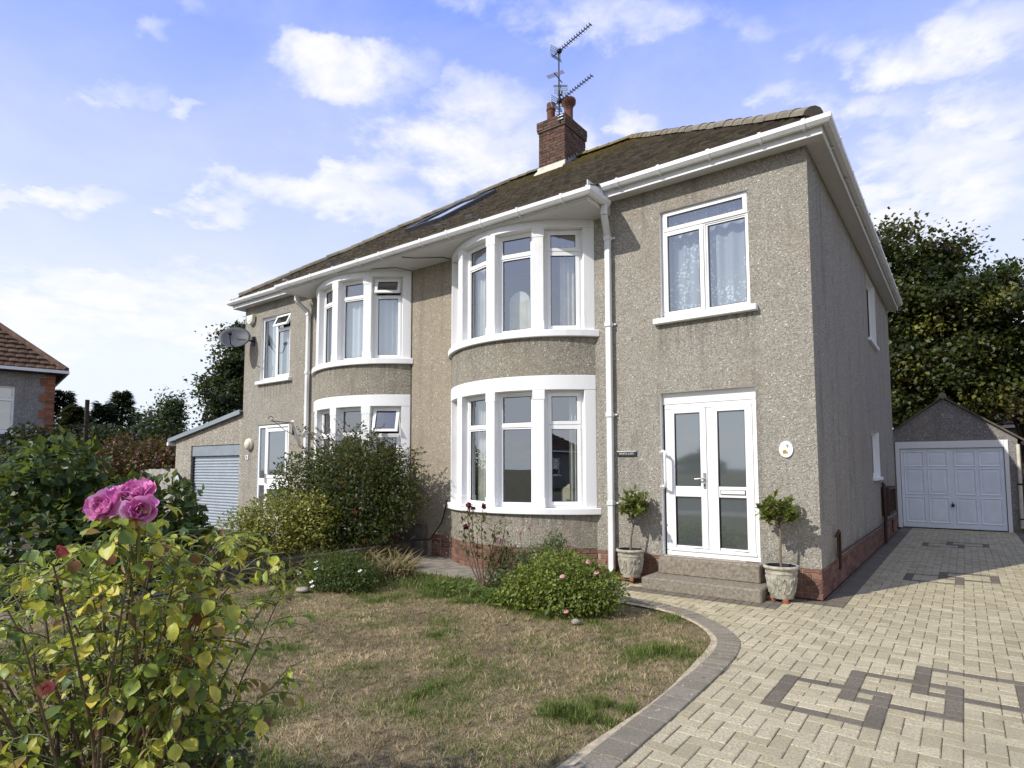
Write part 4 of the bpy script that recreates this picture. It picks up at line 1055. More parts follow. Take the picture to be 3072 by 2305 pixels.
# sofa in the nearer front room
sf = empty('sofa', (-2.9, .75, .32), 'cream sofa seen through the lower bay window', 'sofa')
m = MB(); m.box(-3.55, -2.25, .45, .62, .5, 1.13); m.build('backrest', MT['plast'], sf, bevel=.04)
m = MB(); m.box(-3.50, -2.3, .62, 1.25, .4, .72); m.build('seat', MT['plast'], sf, bevel=.04)
for x in (-3.62, -2.24): m = MB(); m.box(x, x+.1, .5, 1.25, .34, .92); m.build('arm', MT['plast'], sf, bevel=.03)
for x in (-3.46, -2.88): m = MB(); m.box(x, x+.55, .41, .60, .9, 1.17); m.build('cushion', MT['plast'], sf, bevel=.05)
# dressing-table mirror in the nearer upper bay, its back to the street
dm = empty('dressing_mirror', (-3.70, -.1, 3.2), 'back of a pale arched dressing mirror in the upper bay window', 'mirror')
Qm, Lm = bayQ(D(.5), D(20), BR-.36, ID)
m = MB(); pts = [(.03, 3.2), (.36, 3.2), (.36, 3.78)]+[(.195+.165*math.cos(a), 3.78+.17*math.sin(a)) for a in [.4, .8, 1.2, 1.57, 1.94, 2.34, 2.74]]+[(.03, 3.78)]
m.quad(*[Qm(u, v, -.02) for u, v in pts]); m.quad(*reversed([Qm(u, v, .02) for u, v in pts]))
for i in range(len(pts)):
    a, b_ = pts[i], pts[(i+1) % len(pts)]; m.quad(Qm(*a, -.02), Qm(*b_, -.02), Qm(*b_, .02), Qm(*a, .02))
m.build('frame', mat_plain('pale_wood', (.66, .64, .57), .5, .3), dm)
m = MB(); m.hexa([Qm(u, v, d) for v in (3.28, 3.80) for (u, d) in ((.08, -.025), (.31, -.025), (.31, -.021), (.08, -.021))]); m.build('backboard', mat_plain('back_board', (.62, .58, .42), .7), dm)
m = MB(); m.hexa([Qm(u, v, d) for v in (3.18, 3.32) for (u, d) in ((-.06, -.05), (.46, -.05), (.46, .1), (-.06, .1))]); m.build('base', mat_plain('pale_wood_b', (.66, .64, .57), .5, .3), dm, bevel=.01)

# ------------------------------------------------------------------ steps, pots
m = MB(); m.box(-1.79, -.60, -.115, .07, .125, .325); tag(m.build('door_step', MT['step'], None, bevel=.012), 'upper brown stone step directly under the white door', 'step', 'front door steps')
m = MB(); m.box(-1.85, -.50, -.47, .02, -.02, .127); tag(m.build('door_step', MT['step'], None, bevel=.014), 'lower and wider brown stone step in front of the door', 'step', 'front door steps')
def gully():
    m = MB(); m.box(-2.53, -2.35, -.17, -.02, 0, .045); g = m.build('drain_gully', MT['terra'], None, bevel=.008)
    tag(g, 'small terracotta drain surround at the foot of the downpipe', 'drain')
gully()

# ------------------------------------------------------------------ ground
def sheet(name, pts, z, mat, label=None):
    m = MB(); m.quad(*[(x, y, z) for x, y in pts]); o = m.build(name, mat, None, fix=False); o['kind'] = 'structure'
    return o
gmat, T = new_mat('ground_earth'); P = gpos(T); n1 = T.noise(P, .35, 6, .6); n2 = T.noise(P, 5, 6, .65)
gcol = T.mix(T.smooth(n1.outputs[0], .4, .6), rgb(.10, .085, .05), rgb(.075, .085, .03)); gcol = T.mix(T.math('MULTIPLY', T.smooth(n2.outputs[0], .4, .7), .5), gcol, rgb(.06, .045, .03))
finish(gmat, T, gcol, .95, .1, n2.outputs[0], .5, .03)
sheet('ground', [(-600, -600), (600, -600), (600, 600), (-600, 600)], -.03, gmat)
amat = mat_plain('asphalt', (.052, .052, .054), .9, .2, 0, .3, 6, .4, 90)
sheet('road', [(-40, -19), (40, -19), (40, -12.5), (-40, -12.5)], -.022, amat)
sheet('pavement', [(-40, -12.4), (40, -12.4), (40, -10.6), (-40, -10.6)], -.016, MT['conc'])
# neighbour's front yard
sheet('gravel_yard', [(-15.2, -7.0), (-6.1, -7.0), (-6.1, -.02), (-15.2, -.02)], -.018, mat_plain('yard', (.22, .19, .15), .95, .1, 0, .3, 7, .6, 60))

KIN = [(-4.2, -1.22), (-3.2, -1.20), (-2.2, -1.20), (-1.519, -1.277), (-1.25, -1.345), (-1.008, -1.465), (-.735, -1.693), (-.536, -1.929), (-.418, -2.137), (-.346, -2.437), (-.318, -2.75), (-.306, -3.046), (-.296, -3.377), (-.288, -3.811), (-.285, -4.222), (-.282, -4.621), (-.28, -5.6), (-.28, -7.6)]
KW = .172
def smooth_line(pts, n=6):
    out = []; P = [np.array(p) for p in pts]
    for i in range(len(P)-1):
        p0, p1, p2, p3 = P[max(i-1, 0)], P[i], P[i+1], P[min(i+2, len(P)-1)]
        for k in range(n):
            t = k/n; out.append(.5*((2*p1)+(-p0+p2)*t+(2*p0-5*p1+4*p2-p3)*t*t+(-p0+3*p1-3*p2+p3)*t**3))
    out.append(P[-1]); return out
KL = smooth_line(KIN)
# the drive's right of kerb: x limit of the kerb centre line as a function of y
KLa = np.array(KL)
def kerb_x(y):
    """x of the kerb's inner line for y below the bend, else None"""
    i = np.argmin(np.abs(KLa[:, 1]-y)+ (KLa[:, 0] < -1.3)*9); return KLa[i, 0]
def outside_kerb(x, y, off):
    """True when (x,y) lies on the paved side of the kerb's inner line by at least off"""
    d = np.hypot(KLa[:, 0]-x, KLa[:, 1]-y); i = int(d.argmin()); a = KLa[max(i-1, 0)]; b = KLa[min(i+1, len(KLa)-1)]
    t = b-a; side = t[0]*(y-a[1])-t[1]*(x-a[0])     # positive on the left of travel
    return (d[i] if side > 0 else -d[i]) >= off

# ---- driveway: joint bed and blocks
DRX1 = 2.26
sheet('joint_bed', [(-.29, -7.6), (DRX1, -7.6), (DRX1, 9.86), (.0, 9.86), (0, -.0), (-2.75, 0), (-2.75, -1.21), (-1.5, -1.27), (-1.0, -1.47), (-.53, -1.93), (-.34, -2.44)], -.0055, MT['joint'])
UX, UY = .0885, .0935; GX, GY = .219, -1.912       # grid origin: left column of the near pattern, its top row
drive = empty('driveway', (.9, 0, 0)); drive['kind'] = 'structure'; drive['label'] = 'block paved driveway of sand coloured herringbone with dark ring patterns'
dark = {}
def ring_cells(c0, r0, w=7, h=7):
    s = []
    for c in range(w):
        for r in range(h):
            if c in (0, w-1) or r in (0, h-1): s.append((c0+c, r0+r))
    return s
inner_h = set()
for (c0, r0) in ((0, 8), (4, 4), (8, 0)):
    for q in ring_cells(c0, r0): dark[q] = 1
    for c in range(1, 6):
        for r in range(1, 6): inner_h.add((c0+c, r0+r))
FAR = [(4, -48), (8, -52), (4, -92), (8, -96)]
for (c0, r0) in FAR:
    for q in ring_cells(c0, r0): dark[q] = 1
    for c in range(1, 6):
        for r in range(1, 6): inner_h.add((c0+c, r0+r))
def cell_ok(c, r):
    x = GX+(c+.5)*UX; y = GY-(r+.5)*UY
    if y > 9.84 or y < -7.4 or x > DRX1: return False
    if x < 0 and y > 0: return False
    if x < -2.72: return False
    if -1.85 < x < -.5 and y > -.44: return False
    return outside_kerb(x, y, .10) if y < -1.0 else True
def border(c, r):
    x = GX+(c+.5)*UX; y = GY-(r+.5)*UY
    if y > -.20 and 0 < x < .205: return 'side'
    if -.03 > y > -.22 and -.5 < x < .205: return 'front'
    if -1.98 < x < -.5 and -.66 < y < -.44: return 'front'
    if -.5 < x < -.30 and -.66 < y < -.2: return 'front'
    if x < -1.85 and -.24 < y: return 'front'
    if x > DRX1-.19: return 'side'
    return None
blocks = []; used = set()
c_lo, c_hi = int((-2.75-GX)/UX)-1, int((DRX1-GX)/UX)+1
r_lo, r_hi = int((GY-9.86)/UY)-1, int((GY+7.4)/UY)+1
def add_block(cells, col):
    cs = [c for c, _ in cells]; rs_ = [r for _, r in cells]
    x0, x1 = GX+min(cs)*UX, GX+(max(cs)+1)*UX; y1, y0 = GY-min(rs_)*UY, GY-(max(rs_)+1)*UY
    blocks.append((x0, x1, y0, y1, col))
for c in range(c_lo, c_hi):
    for r in range(r_lo, r_hi):
        if (c, r) in used or not cell_ok(c, r): continue
        free = lambda a, b_: (a, b_) not in used and cell_ok(a, b_)
        if (c, r) in dark:
            # dark runs: pair along the run's direction
            for (dc, dr) in ((0, 1), (1, 0)):
                q = (c+dc, r+dr)
                vert_run = (c, r-1) in dark or (c, r+1) in dark
                if q in dark and free(*q) and (dr == 1 or not vert_run or (c, r+1) not in dark):
                    add_block([(c, r), q], 'dark'); used |= {(c, r), q}; break
            else: add_block([(c, r)], 'dark'); used.add((c, r))
        elif border(c, r):
            kind = border(c, r); q = (c+1, r) if kind == 'side' else (c, r+1)
            if free(*q) and border(*q) == kind and q not in dark: add_block([(c, r), q], 'dark'); used |= {(c, r), q}
            else: add_block([(c, r)], 'dark'); used.add((c, r))
        elif (c, r) in inner_h:
            q = (c+1, r)
            if r % 2 and (c-1, r) not in inner_h: add_block([(c, r)], 'sand'); used.add((c, r)); continue
            if free(*q) and q in inner_h and q not in dark: add_block([(c, r), q], 'sand'); used |= {(c, r), q}
            else: add_block([(c, r)], 'sand'); used.add((c, r))
for c in range(c_lo, c_hi):
    for r in range(r_lo, r_hi):
        if (c, r) in used or not cell_ok(c, r): continue
        k = (c-r) % 4
        q = {0: (c+1, r), 1: (c-1, r), 3: (c, r+1), 2: (c, r-1)}[k]
        if q not in used and cell_ok(*q): add_block([(c, r), q], 'sand'); used |= {(c, r), q}
        else: add_block([(c, r)], 'sand'); used.add((c, r))
def bdist(b): return math.hypot((b[0]+b[1])/2-CAMP.x, (b[2]+b[3])/2-CAMP.y)
vis = sorted([b for b in blocks if in_view((b[0]+b[1])/2, (b[2]+b[3])/2, 0, 20)], key=bdist)
single = set(id(b) for b in vis[:285])
JW = .0022
def pave_mesh(key, mat):
    return brick_mesh(key, 1.0, 1.0, .05, mat, .0)
def chamfer_block(mb, x0, x1, y0, y1, zt, ch=.0045):
    b = len(mb.v); tz = [random.uniform(-.0018, .0018) for _ in range(4)]
    for (e, z) in ((0, zt-.035), (0, zt-ch*.8), (ch, zt)):
        for k, (x, y) in enumerate(((x0+e, y0+e), (x1-e, y0+e), (x1-e, y1-e), (x0+e, y1-e))): mb.v.append((x, y, z+tz[k]))
    for r in (0, 4):
        for k in range(4): mb.p.append((b+r+k, b+r+(k+1) % 4, b+r+4+(k+1) % 4, b+r+4+k)); mb.mi.append(mb.cm)
    mb.p.append((b+8, b+9, b+10, b+11)); mb.mi.append(mb.cm)
PM = {}
def paver_me(w, d, col, var):
    key = (round(w, 3), round(d, 3), col, var)
    if key not in PM:
        mb = MB(); chamfer_block(mb, -w/2, w/2, -d/2, d/2, 0)
        me = bpy.data.meshes.new('paving_block'); me.from_pydata(mb.v, [], mb.p); me.materials.append(MT[col]); PM[key] = me
    return PM[key]
rest = MB()
for b in blocks:
    x0, x1, y0, y1, col = b; x0 += JW; x1 -= JW; y0 += JW; y1 -= JW
    zj = random.uniform(-.002, .002)
    if id(b) in single:
        o = place('paving_block', paver_me(x1-x0, y1-y0, col, random.randrange(3)), drive, ((x0+x1)/2, (y0+y1)/2, zj), (0, 0, random.uniform(-.008, .008)))
    else:
        rest.cm = 0 if col == 'sand' else 1
        chamfer_block(rest, x0, x1, y0, y1, zj)
o = rest.build('paving', [MT['sand_i'], MT['dark_i']], drive, fix=False); o['kind'] = 'stuff'
# ---- kerb of charcoal blocks on edge of the lawn
kerb = empty('kerb', (-.3, -3, 0)); kerb['kind'] = 'structure'; kerb['label'] = 'curved dark block edging between lawn and driveway'
arc = [0.0]
for a, b_ in zip(KL[:-1], KL[1:]): arc.append(arc[-1]+float(np.hypot(*(b_-a))))
arc = np.array(arc); step = .0915; s_ = .9
kxs = lambda s: np.array([np.interp(s, arc, KLa[:, 0]), np.interp(s, arc, KLa[:, 1])])
while s_ < arc[-1]-.05:
    p = kxs(s_); t = kxs(s_+.03)-kxs(s_-.03); t /= np.hypot(*t); nrm = np.array([-t[1], t[0]])
    cpt = p+nrm*KW/2
    big = cpt[1] < -2.9
    L_ = step*(2 if big else 1)
    if not (cpt[0] < -2.4):
        place('paving_block', paver_me(L_-.006, KW, 'edge', random.randrange(3)), kerb, (cpt[0], cpt[1], .012+random.uniform(-.002, .002)), (0, 0, math.atan2(t[1], t[0])))
    s_ += L_
# mortar haunch on the lawn side
m = MB()
for s_ in np.arange(1.2, arc[-1]-.4, .09):
    p = kxs(s_); q = kxs(s_+.09); t = (q-p)/np.hypot(*(q-p)); n_ = np.array([t[1], -t[0]])
    w0 = .045+.02*math.sin(s_*3.1); w1 = .045+.02*math.sin((s_+.09)*3.1)
    m.quad((p[0], p[1], .004), (p[0]+n_[0]*w0, p[1]+n_[1]*w0, -.004), (q[0]+n_[0]*w1, q[1]+n_[1]*w1, -.004), (q[0], q[1], .004))
hm = m.build('mortar_haunch', mat_plain('haunch', (.42, .35, .24), .9, .1, 0, .25, 14, .5), kerb, fix=False)
# ---- concrete path in front of the bays
path = empty('path', (-4, -.6, 0)); path['kind'] = 'structure'; path['label'] = 'grey concrete slab path below the bay window'
for i in range(5):
    x1 = -2.76-i*.64; m = MB(); m.box(x1-.625, x1, -1.19, -.02, -.05, .004+random.uniform(-.003, .003)); m.build('slab', MT['conc'], path, bevel=.006)
# ---- low wall between the two gardens: rendered blocks
lw = empty('garden_wall', (-6.02, -1.6, 0), 'low dark block wall dividing the two front gardens', 'wall')
for i in range(7):
    y1 = -.20-i*.43; m = MB(); m.box(-6.10, -5.97, y1-.42, y1, -.05, .215+random.uniform(-.006, .006)); m.build('block', mat_plain('wall_block', (.095, .085, .068), .95, .1, 0, .3, 9, .6, 50) if i == 0 else bpy.data.materials['wall_block'], lw, bevel=.008)
m = MB(); m.box(-6.45, -5.80, -.12, -.02, 0, .5); tag(m.build('end_pier', mat_plain('pier_block', (.14, .125, .11), .95, .1, 0, .3, 9)), 'short dark rendered stub wall at the foot of the party wall', 'wall')
m = MB(); m.tube([(-5.35, -.03, .9), (-5.42, -.08, .55), (-5.6, -.15, .28), (-5.86, -.22, .26), (-5.98, -.6, .245), (-6.03, -1.3, .245)], .012, 6); tag(m.build('hose', MT['black'], None, smooth=60), 'black hose lying along the low garden wall', 'hose')

# ---- plant pots with standard bay trees
def leaf_batch(name, P, N, Tn, size, col, mat, parent, shape='oval', droop=0.0):
    """many leaves in one mesh. P base points, N normals, Tn tip directions, size lengths, col rgb"""
    P, N, Tn, col = [np.asarray(a, float) for a in (P, N, Tn, col)]; size = np.asarray(size, float)
    Tn = Tn/np.linalg.norm(Tn, axis=1, keepdims=True); N = N-Tn*(N*Tn).sum(1, keepdims=True); N /= np.linalg.norm(N, axis=1, keepdims=True)+1e-9
    Sd = np.cross(Tn, N)
    if shape == 'oval':   V = [(0, 0, 0), (.3, -.26, .07), (.72, -.22, .05), (1, 0, -.06-droop), (.72, .22, .05), (.3, .26, .07), (.5, 0, 0)]; F = [(0, 1, 6), (1, 2, 6), (2, 3, 6), (3, 4, 6), (4, 5, 6), (5, 0, 6)]
    elif shape == 'narrow': V = [(0, 0, 0), (.45, -.13, .03), (1, 0, -.04-droop), (.45, .13, .03)]; F = [(0, 1, 2), (0, 2, 3)]
    elif shape == 'round': V = [(0, 0, 0), (.35, -.40, .06), (1, 0, -.08-droop), (.35, .40, .06)]; F = [(0, 1, 2), (0, 2, 3)]
    elif shape == 'thin':  V = [(0, -.055, 0), (0, .055, 0), (1, 0, -.08)]; F = [(0, 1, 2)]
    elif shape == 'tri':   V = [(0, -.25, 0), (0, .25, 0), (1, 0, 0)]; F = [(0, 1, 2)]
    elif shape == 'blade': V = [(0, -.04, 0), (0, .04, 0), (.55, -.03, .0), (.55, .03, .0), (1, 0, -.18-droop)]; F = [(0, 1, 3), (0, 3, 2), (2, 3, 4)]
    V = np.array(V); n, k = len(P), len(V)
    W = P[:, None, :]+size[:, None, None]*(Tn[:, None, :]*V[None, :, 0:1]+Sd[:, None, :]*V[None, :, 1:2]+N[:, None, :]*V[None, :, 2:3])
    W = W.reshape(-1, 3); FA = (np.array(F)[None]+(np.arange(n)*k)[:, None, None]).reshape(-1, 3)
    lo, hi = W.min(0), W.max(0); c = np.array([(lo[0]+hi[0])/2, (lo[1]+hi[1])/2, lo[2]])
    me = bpy.data.meshes.new(name); me.vertices.add(len(W)); me.vertices.foreach_set('co', (W-c).ravel())
    me.loops.add(FA.size); me.loops.foreach_set('vertex_index', FA.ravel().astype(np.int32))
    me.polygons.add(len(FA)); me.polygons.foreach_set('loop_start', (np.arange(len(FA))*3).astype(np.int32))
    me.update(calc_edges=True); me.materials.append(mat)
    ca = me.color_attributes.new('Col', 'FLOAT_COLOR', 'POINT')
    cc = np.ones((n, k, 4)); cc[:, :, :3] = col[:, None, :]; ca.data.foreach_set('color', cc.ravel())
    return link_mesh(name, me, parent, c)
def pick(cols, w, n, jit=.18):
    """n colours drawn from a weighted palette with brightness jitter"""
    cols = np.array(cols); i = rng.choice(len(cols), n, p=np.array(w)/sum(w)); return cols[i]*(1+rng.uniform(-jit, jit, (n, 1)))
def unit(n): v = rng.normal(size=(n, 3)); return v/np.linalg.norm(v, axis=1, keepdims=True)

def bay_tree(px, py, base, lab_pot, lab_tree, lean, seed):
    ps = empty('plant_pot', (px, py, base), lab_pot, 'plant pot', 'cast stone pots by the door')
    b = base+.04; S = .93
    m = MB(); m.lathe([(.118, 0), (.122, .012), (.128, .03), (.145, .10), (.160, .20), (.166, .25), (.172, .255), (.172, .268), (.167, .272), (.170, .30), (.188, .305), (.196, .318), (.190, .335), (.172, .338), (.160, .325), (.155, .28), (.0, .275)], (px, py, b), 40, S, S); m.build('body', MT['potst'], ps, smooth=35)
    m = MB()                                           # moulded scroll relief round the pot
    for q in range(5):
        a0 = 2*math.pi*q/5+seed
        for pts in ([(.0, .05), (.10, .06), (.20, .10), (.26, .16), (.22, .21), (.14, .20), (.12, .16), (.16, .14)], [(.34, .22), (.44, .21), (.50, .16), (.46, .10), (.38, .09), (.35, .13), (.40, .15)], [(.30, .05), (.33, .10), (.31, .17), (.33, .23)], [(.55, .06), (.62, .10), (.66, .18), (.60, .215), (.55, .18)]):
            pp = []
            for (u, h) in pts:
                a = a0+u*1.75; r = (.128+(.166-.128)*(h-.03)/.22)*S+.002
                pp.append((px+r*math.cos(a), py+r*math.sin(a), b+h))
            m.tube(pp, .008, 5)
    m.build('scroll_relief', MT['potst'], ps, smooth=60)
    for k in range(3):
        a = -math.pi/2+k*2*math.pi/3+.5; m = MB(); m.obox((px+.10*math.cos(a), py+.10*math.sin(a), base+.021), ((math.cos(a), math.sin(a), 0), (-math.sin(a), math.cos(a), 0), (0, 0, 1)), .05, .022, .02); m.build('foot', MT['terra'], ps, bevel=.006)
    m = MB(); m.disc((px, py, b+.298), (1, 0, 0), (0, 1, 0), .145, .145, 24); m.build('compost', mat_plain('compost', (.02, .016, .013), .95, .1, 0, .4, 30, .8), ps, fix=False)
    m = MB(); m.lathe([(.150, .285), (.153, .333), (.146, .336), (.142, .29)], (px, py, b), 28); m.build('liner', MT['black'], ps, smooth=40)
    tr = empty('bay_tree', (px, py, b+.30), lab_tree, 'tree', 'standard bay trees by the door')
    top = Vector((px+lean[0], py+lean[1], .80))
    m = MB(); m.tube([(px, py, b+.29), (px+lean[0]*.2, py+lean[1]*.2, .55), (px+lean[0]*.7+.008, py+lean[1]*.6, .70), tuple(top)], [.014, .012, .011, .010], 7); m.build('stem', mat_plain('bay_stem', (.17, .125, .085), .8, .2, 0, .2, 20), tr, smooth=60)
    twm = MB(); P_, N_, T_, S_ = [], [], [], []
    ctr = top+Vector((0, 0, .11))
    for i in range(64):
        d = Vector(unit(1)[0]); d.z = abs(d.z)*1.0-.42+.1; d.normalize()
        tip = ctr+Vector((d.x*.205, d.y*.205, d.z*.23))*random.uniform(.55, 1.1); st = top+Vector((0, 0, random.uniform(-.05, .14)))
        if i < 30: twm.tube([st, st.lerp(tip, .5)+Vector((0, 0, .01)), tip], .0035, 4, False)
        for k in range(random.randint(8, 12)):
            f = random.uniform(.45, 1.05); p = st.lerp(tip, f); o = Vector(unit(1)[0]); td = ((tip-st).normalized()*.7+o*.9+Vector((0, 0, .25)))
            P_.append(p); T_.append(td); N_.append(Vector((0, 0, 1))+o*.5+d*.4); S_.append(random.uniform(.048, .086))
    twm.build('twigs', MT['cane'], tr)
    n = len(P_); leaf_batch('foliage', P_, N_, T_, S_, pick([(.08, .115, .028), (.15, .19, .04), (.23, .26, .065), (.30, .30, .09)], [3, 4, 2.6, 1], n), MT['leaf'], tr, 'oval')
bay_tree(-.345, -.265, .0, 'grey cast stone pot on red feet near the house corner', 'small round bay tree in the pot at the house corner', (.0, -.01), .3)
bay_tree(-2.10, -.22, .03, 'grey cast stone pot on red feet beside the downpipe', 'small round bay tree in the pot beside the downpipe', (.05, .0), 1.1)

# ------------------------------------------------------------------ garages
def lean_to():
    G = empty('lean_to_garage', (-13.2, 0, 0), 'old roughcast lean-to garage with grey roller shutter beside the far house', 'garage')
    xl, xr = -14.66, -LEN-.003; zl, zr = 2.15, 2.66
    w = MB(); P = lambda u, v, d: (u, .012+d, v)
    s0, s1, zt = -13.87, -11.655, 1.955
    zat = lambda x: zl+(zr-zl)*(x-xl)/(xr-xl)
    w.quad((xl, .012, 0), (s0, .012, 0), (s0, .012, zat(s0)), (xl, .012, zl)); w.quad((s1, .012, 0), (xr, .012, 0), (xr, .012, zr), (s1, .012, zat(s1)))
    w.quad((s0, .012, zt), (s1, .012, zt), (s1, .012, zat(s1)), (s0, .012, zat(s0)))
    w.quad((s0, .012, 0), (s0, .3, 0), (s0, .3, zt), (s0, .012, zt)); w.quad((s1, .012, 0), (s1, .3, 0), (s1, .3, zt), (s1, .012, zt)); w.quad((s0, .012, zt), (s1, .012, zt), (s1, .3, zt), (s0, .3, zt))
    w.quad((xl, .012, 0), (xl, 5, 0), (xl, 5, zl), (xl, .012, zl)); w.build('wall', MT['pebble_shed'], G, fix=False)
    m = MB(); m.hexa([(xl-.25, -.06, zl-.03), (xr, -.06, zr+.01), (xr, 5, zr+.01), (xl-.25, 5, zl-.03), (xl-.25, -.06, zl+.0), (xr, -.06, zr+.04), (xr, 5, zr+.04), (xl-.25, 5, zl+.0)]); m.build('roof', MT['metal'], G)
    m = MB(); m.hexa([(xl-.26, -.085, zl-.085), (xr-.0, -.085, zr-.05), (xr, -.062, zr-.05), (xl-.26, -.062, zl-.085), (xl-.26, -.085, zl+.01), (xr, -.085, zr+.05), (xr, -.062, zr+.05), (xl-.26, -.062, zl+.01)]); m.build('verge_board', MT['metal'], G)
    m = MB(); m.tube([(xl-.22, -.1, zl-.12), (xl-.22, 4, zl-.12)], .05, 10); m.build('gutter', MT['gutter'], G, smooth=60)
    m = MB(); m.box(s0+.03, s1-.01, .03, .26, 1.70, 1.945); m.build('shutter_box', MT['metal'], G, bevel=.01)
    sh = MB(); sh.box(s0+.03, s1-.01, .10, .14, 0, 1.7); shut = sh.build('roller_shutter', MT['metal'], G)
    sm = MB(); k = 0; z = .01
    while z < 1.68:
        h = .068
        for i in range(6):
            a0, a1 = math.pi*i/6, math.pi*(i+1)/6
            sm.quad((s0+.05, .098-.016*math.sin(a0), z+h*.9*i/6), (s1-.02, .098-.016*math.sin(a0), z+h*.9*i/6), (s1-.02, .098-.016*math.sin(a1), z+h*.9*(i+1)/6), (s0+.05, .098-.016*math.sin(a1), z+h*.9*(i+1)/6))
        z += h
    sl_ = sm.build('slats', mat_plain('shutter_slat', (.36, .40, .44), .45, .4, .2, .06), shut, smooth=40, fix=False); sl_['kind'] = 'stuff'
    for x in (s0, s1-.035): m = MB(); m.box(x+.001, x+.05, .05, .16, 0, 1.70); m.build('guide_rail', MT['black'] if x < -13 else MT['metal'], G)
    bme = brick_mesh('shed_brick', BL-.01, COURSE-.009, .03, MT['brick'])
    for r in range(3):
        for k in range(4): place('brick', bme, G, (xl+.1+k*BL-(BL/2 if r % 2 else 0)+.1, .035, r*COURSE+.03), (R_(90), 0, 0))
lean_to()

def tri_roof_garage():
    G = empty('detached_garage', (1.0, 9.9, 0), 'detached garage at the end of the drive with white panelled up-and-over door', 'garage')
    Y = 9.87; xa, za, ze = .92, 2.98, 2.04; xl, xr = -.36, 2.20
    w = MB(); 
    w.quad((xl, Y, 0), (-.045, Y, 0), (-.045, Y, 2.0), (xl, Y, 2.0)); w.quad((2.035, Y, 0), (xr, Y, 0), (xr, Y, 2.0), (2.035, Y, 2.0))
    w.quad((xl, Y, 2.0), (xr, Y, 2.0), (xr, Y, ze+.03), (xa, Y, za), (xl, Y, ze+.03))
    w.quad((-.045, Y, 2.0), (2.035, Y, 2.0), (2.035, Y+.2, 2.0), (-.045, Y+.2, 2.0))
    w.quad((xl, Y+5, 0), (xr, Y+5, 0), (xr, Y+5, ze), (xa, Y+5, za), (xl, Y+5, ze))
    w.quad((xr, Y, 0), (xr, Y+5, 0), (xr, Y+5, 2.06), (xr, Y, 2.06)); w.quad((xl, Y, 0), (xl, Y+5, 0), (xl, Y+5, 2.06), (xl, Y, 2.06))
    w.build('wall', MT['pebble_grey'], G, fix=False)
    for s_, xe in ((-1, -.50), (1, 2.34)):
        m = MB(); dz = (za-ze)/(xa-xl); ze2 = za+.03-dz*abs(xe-xa)*1.02
        m.hexa([(xa, Y-.07, za+.02), (xe, Y-.07, ze2), (xe, Y+5, ze2), (xa, Y+5, za+.02), (xa, Y-.07, za+.065), (xe, Y-.07, ze2+.045), (xe, Y+5, ze2+.045), (xa, Y+5, za+.065)]); m.build('roof_slope', mat_plain('garage_roof', (.115, .10, .08), .9, .1, 0, .3, 6, .5, 40), G)
    m = MB(); m.tube([(xa, Y-.08, za+.07), (xa, Y+5, za+.07)], .075, 8); m.build('ridge_cap', MT['hip'], G, smooth=50)
    fr = MB(); fr.box(-.05, .035, Y-.03, Y+.09, 0, 2.004); fr.box(1.965, 2.04, Y-.03, Y+.09, 0, 2.004); fr.box(.036, 1.964, Y-.03, Y+.09, 1.845, 2.004); fr.build('door_frame', MT['white'], G, bevel=.006)
    d = MB(); d.box(.045, 1.955, Y+.03, Y+.07, .02, 1.838); door = d.build('garage_door', MT['gdoor'], G, bevel=.004)
    cols = [(.13, .48), (.58, .93), (1.085, 1.435), (1.53, 1.88)]; rows = [(.155, .70), (.80, 1.36), (1.44, 1.755)]
    pm = {}
    for (a, b_) in cols:
        for (c0, d0) in rows:
            p = MB(); x0, x1, z0, z1 = a, b_, c0, d0; o_ = .03; i_ = .058
            L1 = [(x0, Y+.029, z0), (x1, Y+.029, z0), (x1, Y+.029, z1), (x0, Y+.029, z1)]
            L2 = [(x0+o_, Y+.046, z0+o_), (x1-o_, Y+.046, z0+o_), (x1-o_, Y+.046, z1-o_), (x0+o_, Y+.046, z1-o_)]
            L0 = [(x0-.01, Y+.012, z0-.01), (x1+.01, Y+.012, z0-.01), (x1+.01, Y+.012, z1+.01), (x0-.01, Y+.012, z1+.01)]
            Lb = [(x0-.02, Y+.029, z0-.02), (x1+.02, Y+.029, z0-.02), (x1+.02, Y+.029, z1+.02), (x0-.02, Y+.029, z1+.02)]
            L3 = [(x0+i_, Y+.020, z0+i_), (x1-i_, Y+.020, z0+i_), (x1-i_, Y+.020, z1-i_), (x0+i_, Y+.020, z1-i_)]
            L15 = [(x0+.016, Y+.027, z0+.016), (x1-.016, Y+.027, z0+.016), (x1-.016, Y+.027, z1-.016), (x0+.016, Y+.027, z1-.016)]
            for A, B in ((Lb, L0), (L0, L15), (L15, L3)):
                for k in range(4): p.quad(A[k], A[(k+1) % 4], B[(k+1) % 4], B[k])
            p.quad(*L3); p.build('panel', MT['gdoor'], door, fix=False)
    for x in (.53, 1.005, 1.485):
        g = MB(); g.box(x-.006, x+.006, Y+.024, Y+.031, .03, 1.83); g.build('rib', MT['gdoor'], door)
    h = MB(); h.tube([(1.01, Y+.03, .545), (1.01, Y-.03, .545)], .035, 12); h.box(1.003, 1.017, Y+.015, Y+.03, .58, .62); h.build('handle', MT['black'], door, smooth=50)
    t = MB(); t.box(.04, 1.96, Y-.005, Y+.06, 0, .015); t.build('threshold', MT['black'], G)
    m = MB(); m.tube([(2.30, Y-.05, 1.93), (2.30, Y+4, 1.93)], .05, 8); m.build('gutter', MT['black'], G, smooth=60)
    m = MB(); m.tube([(2.20, Y-.06, 1.90), (2.20, Y-.06, .10)], .035, 8); m.build('downpipe', MT['cream'], G, smooth=60)
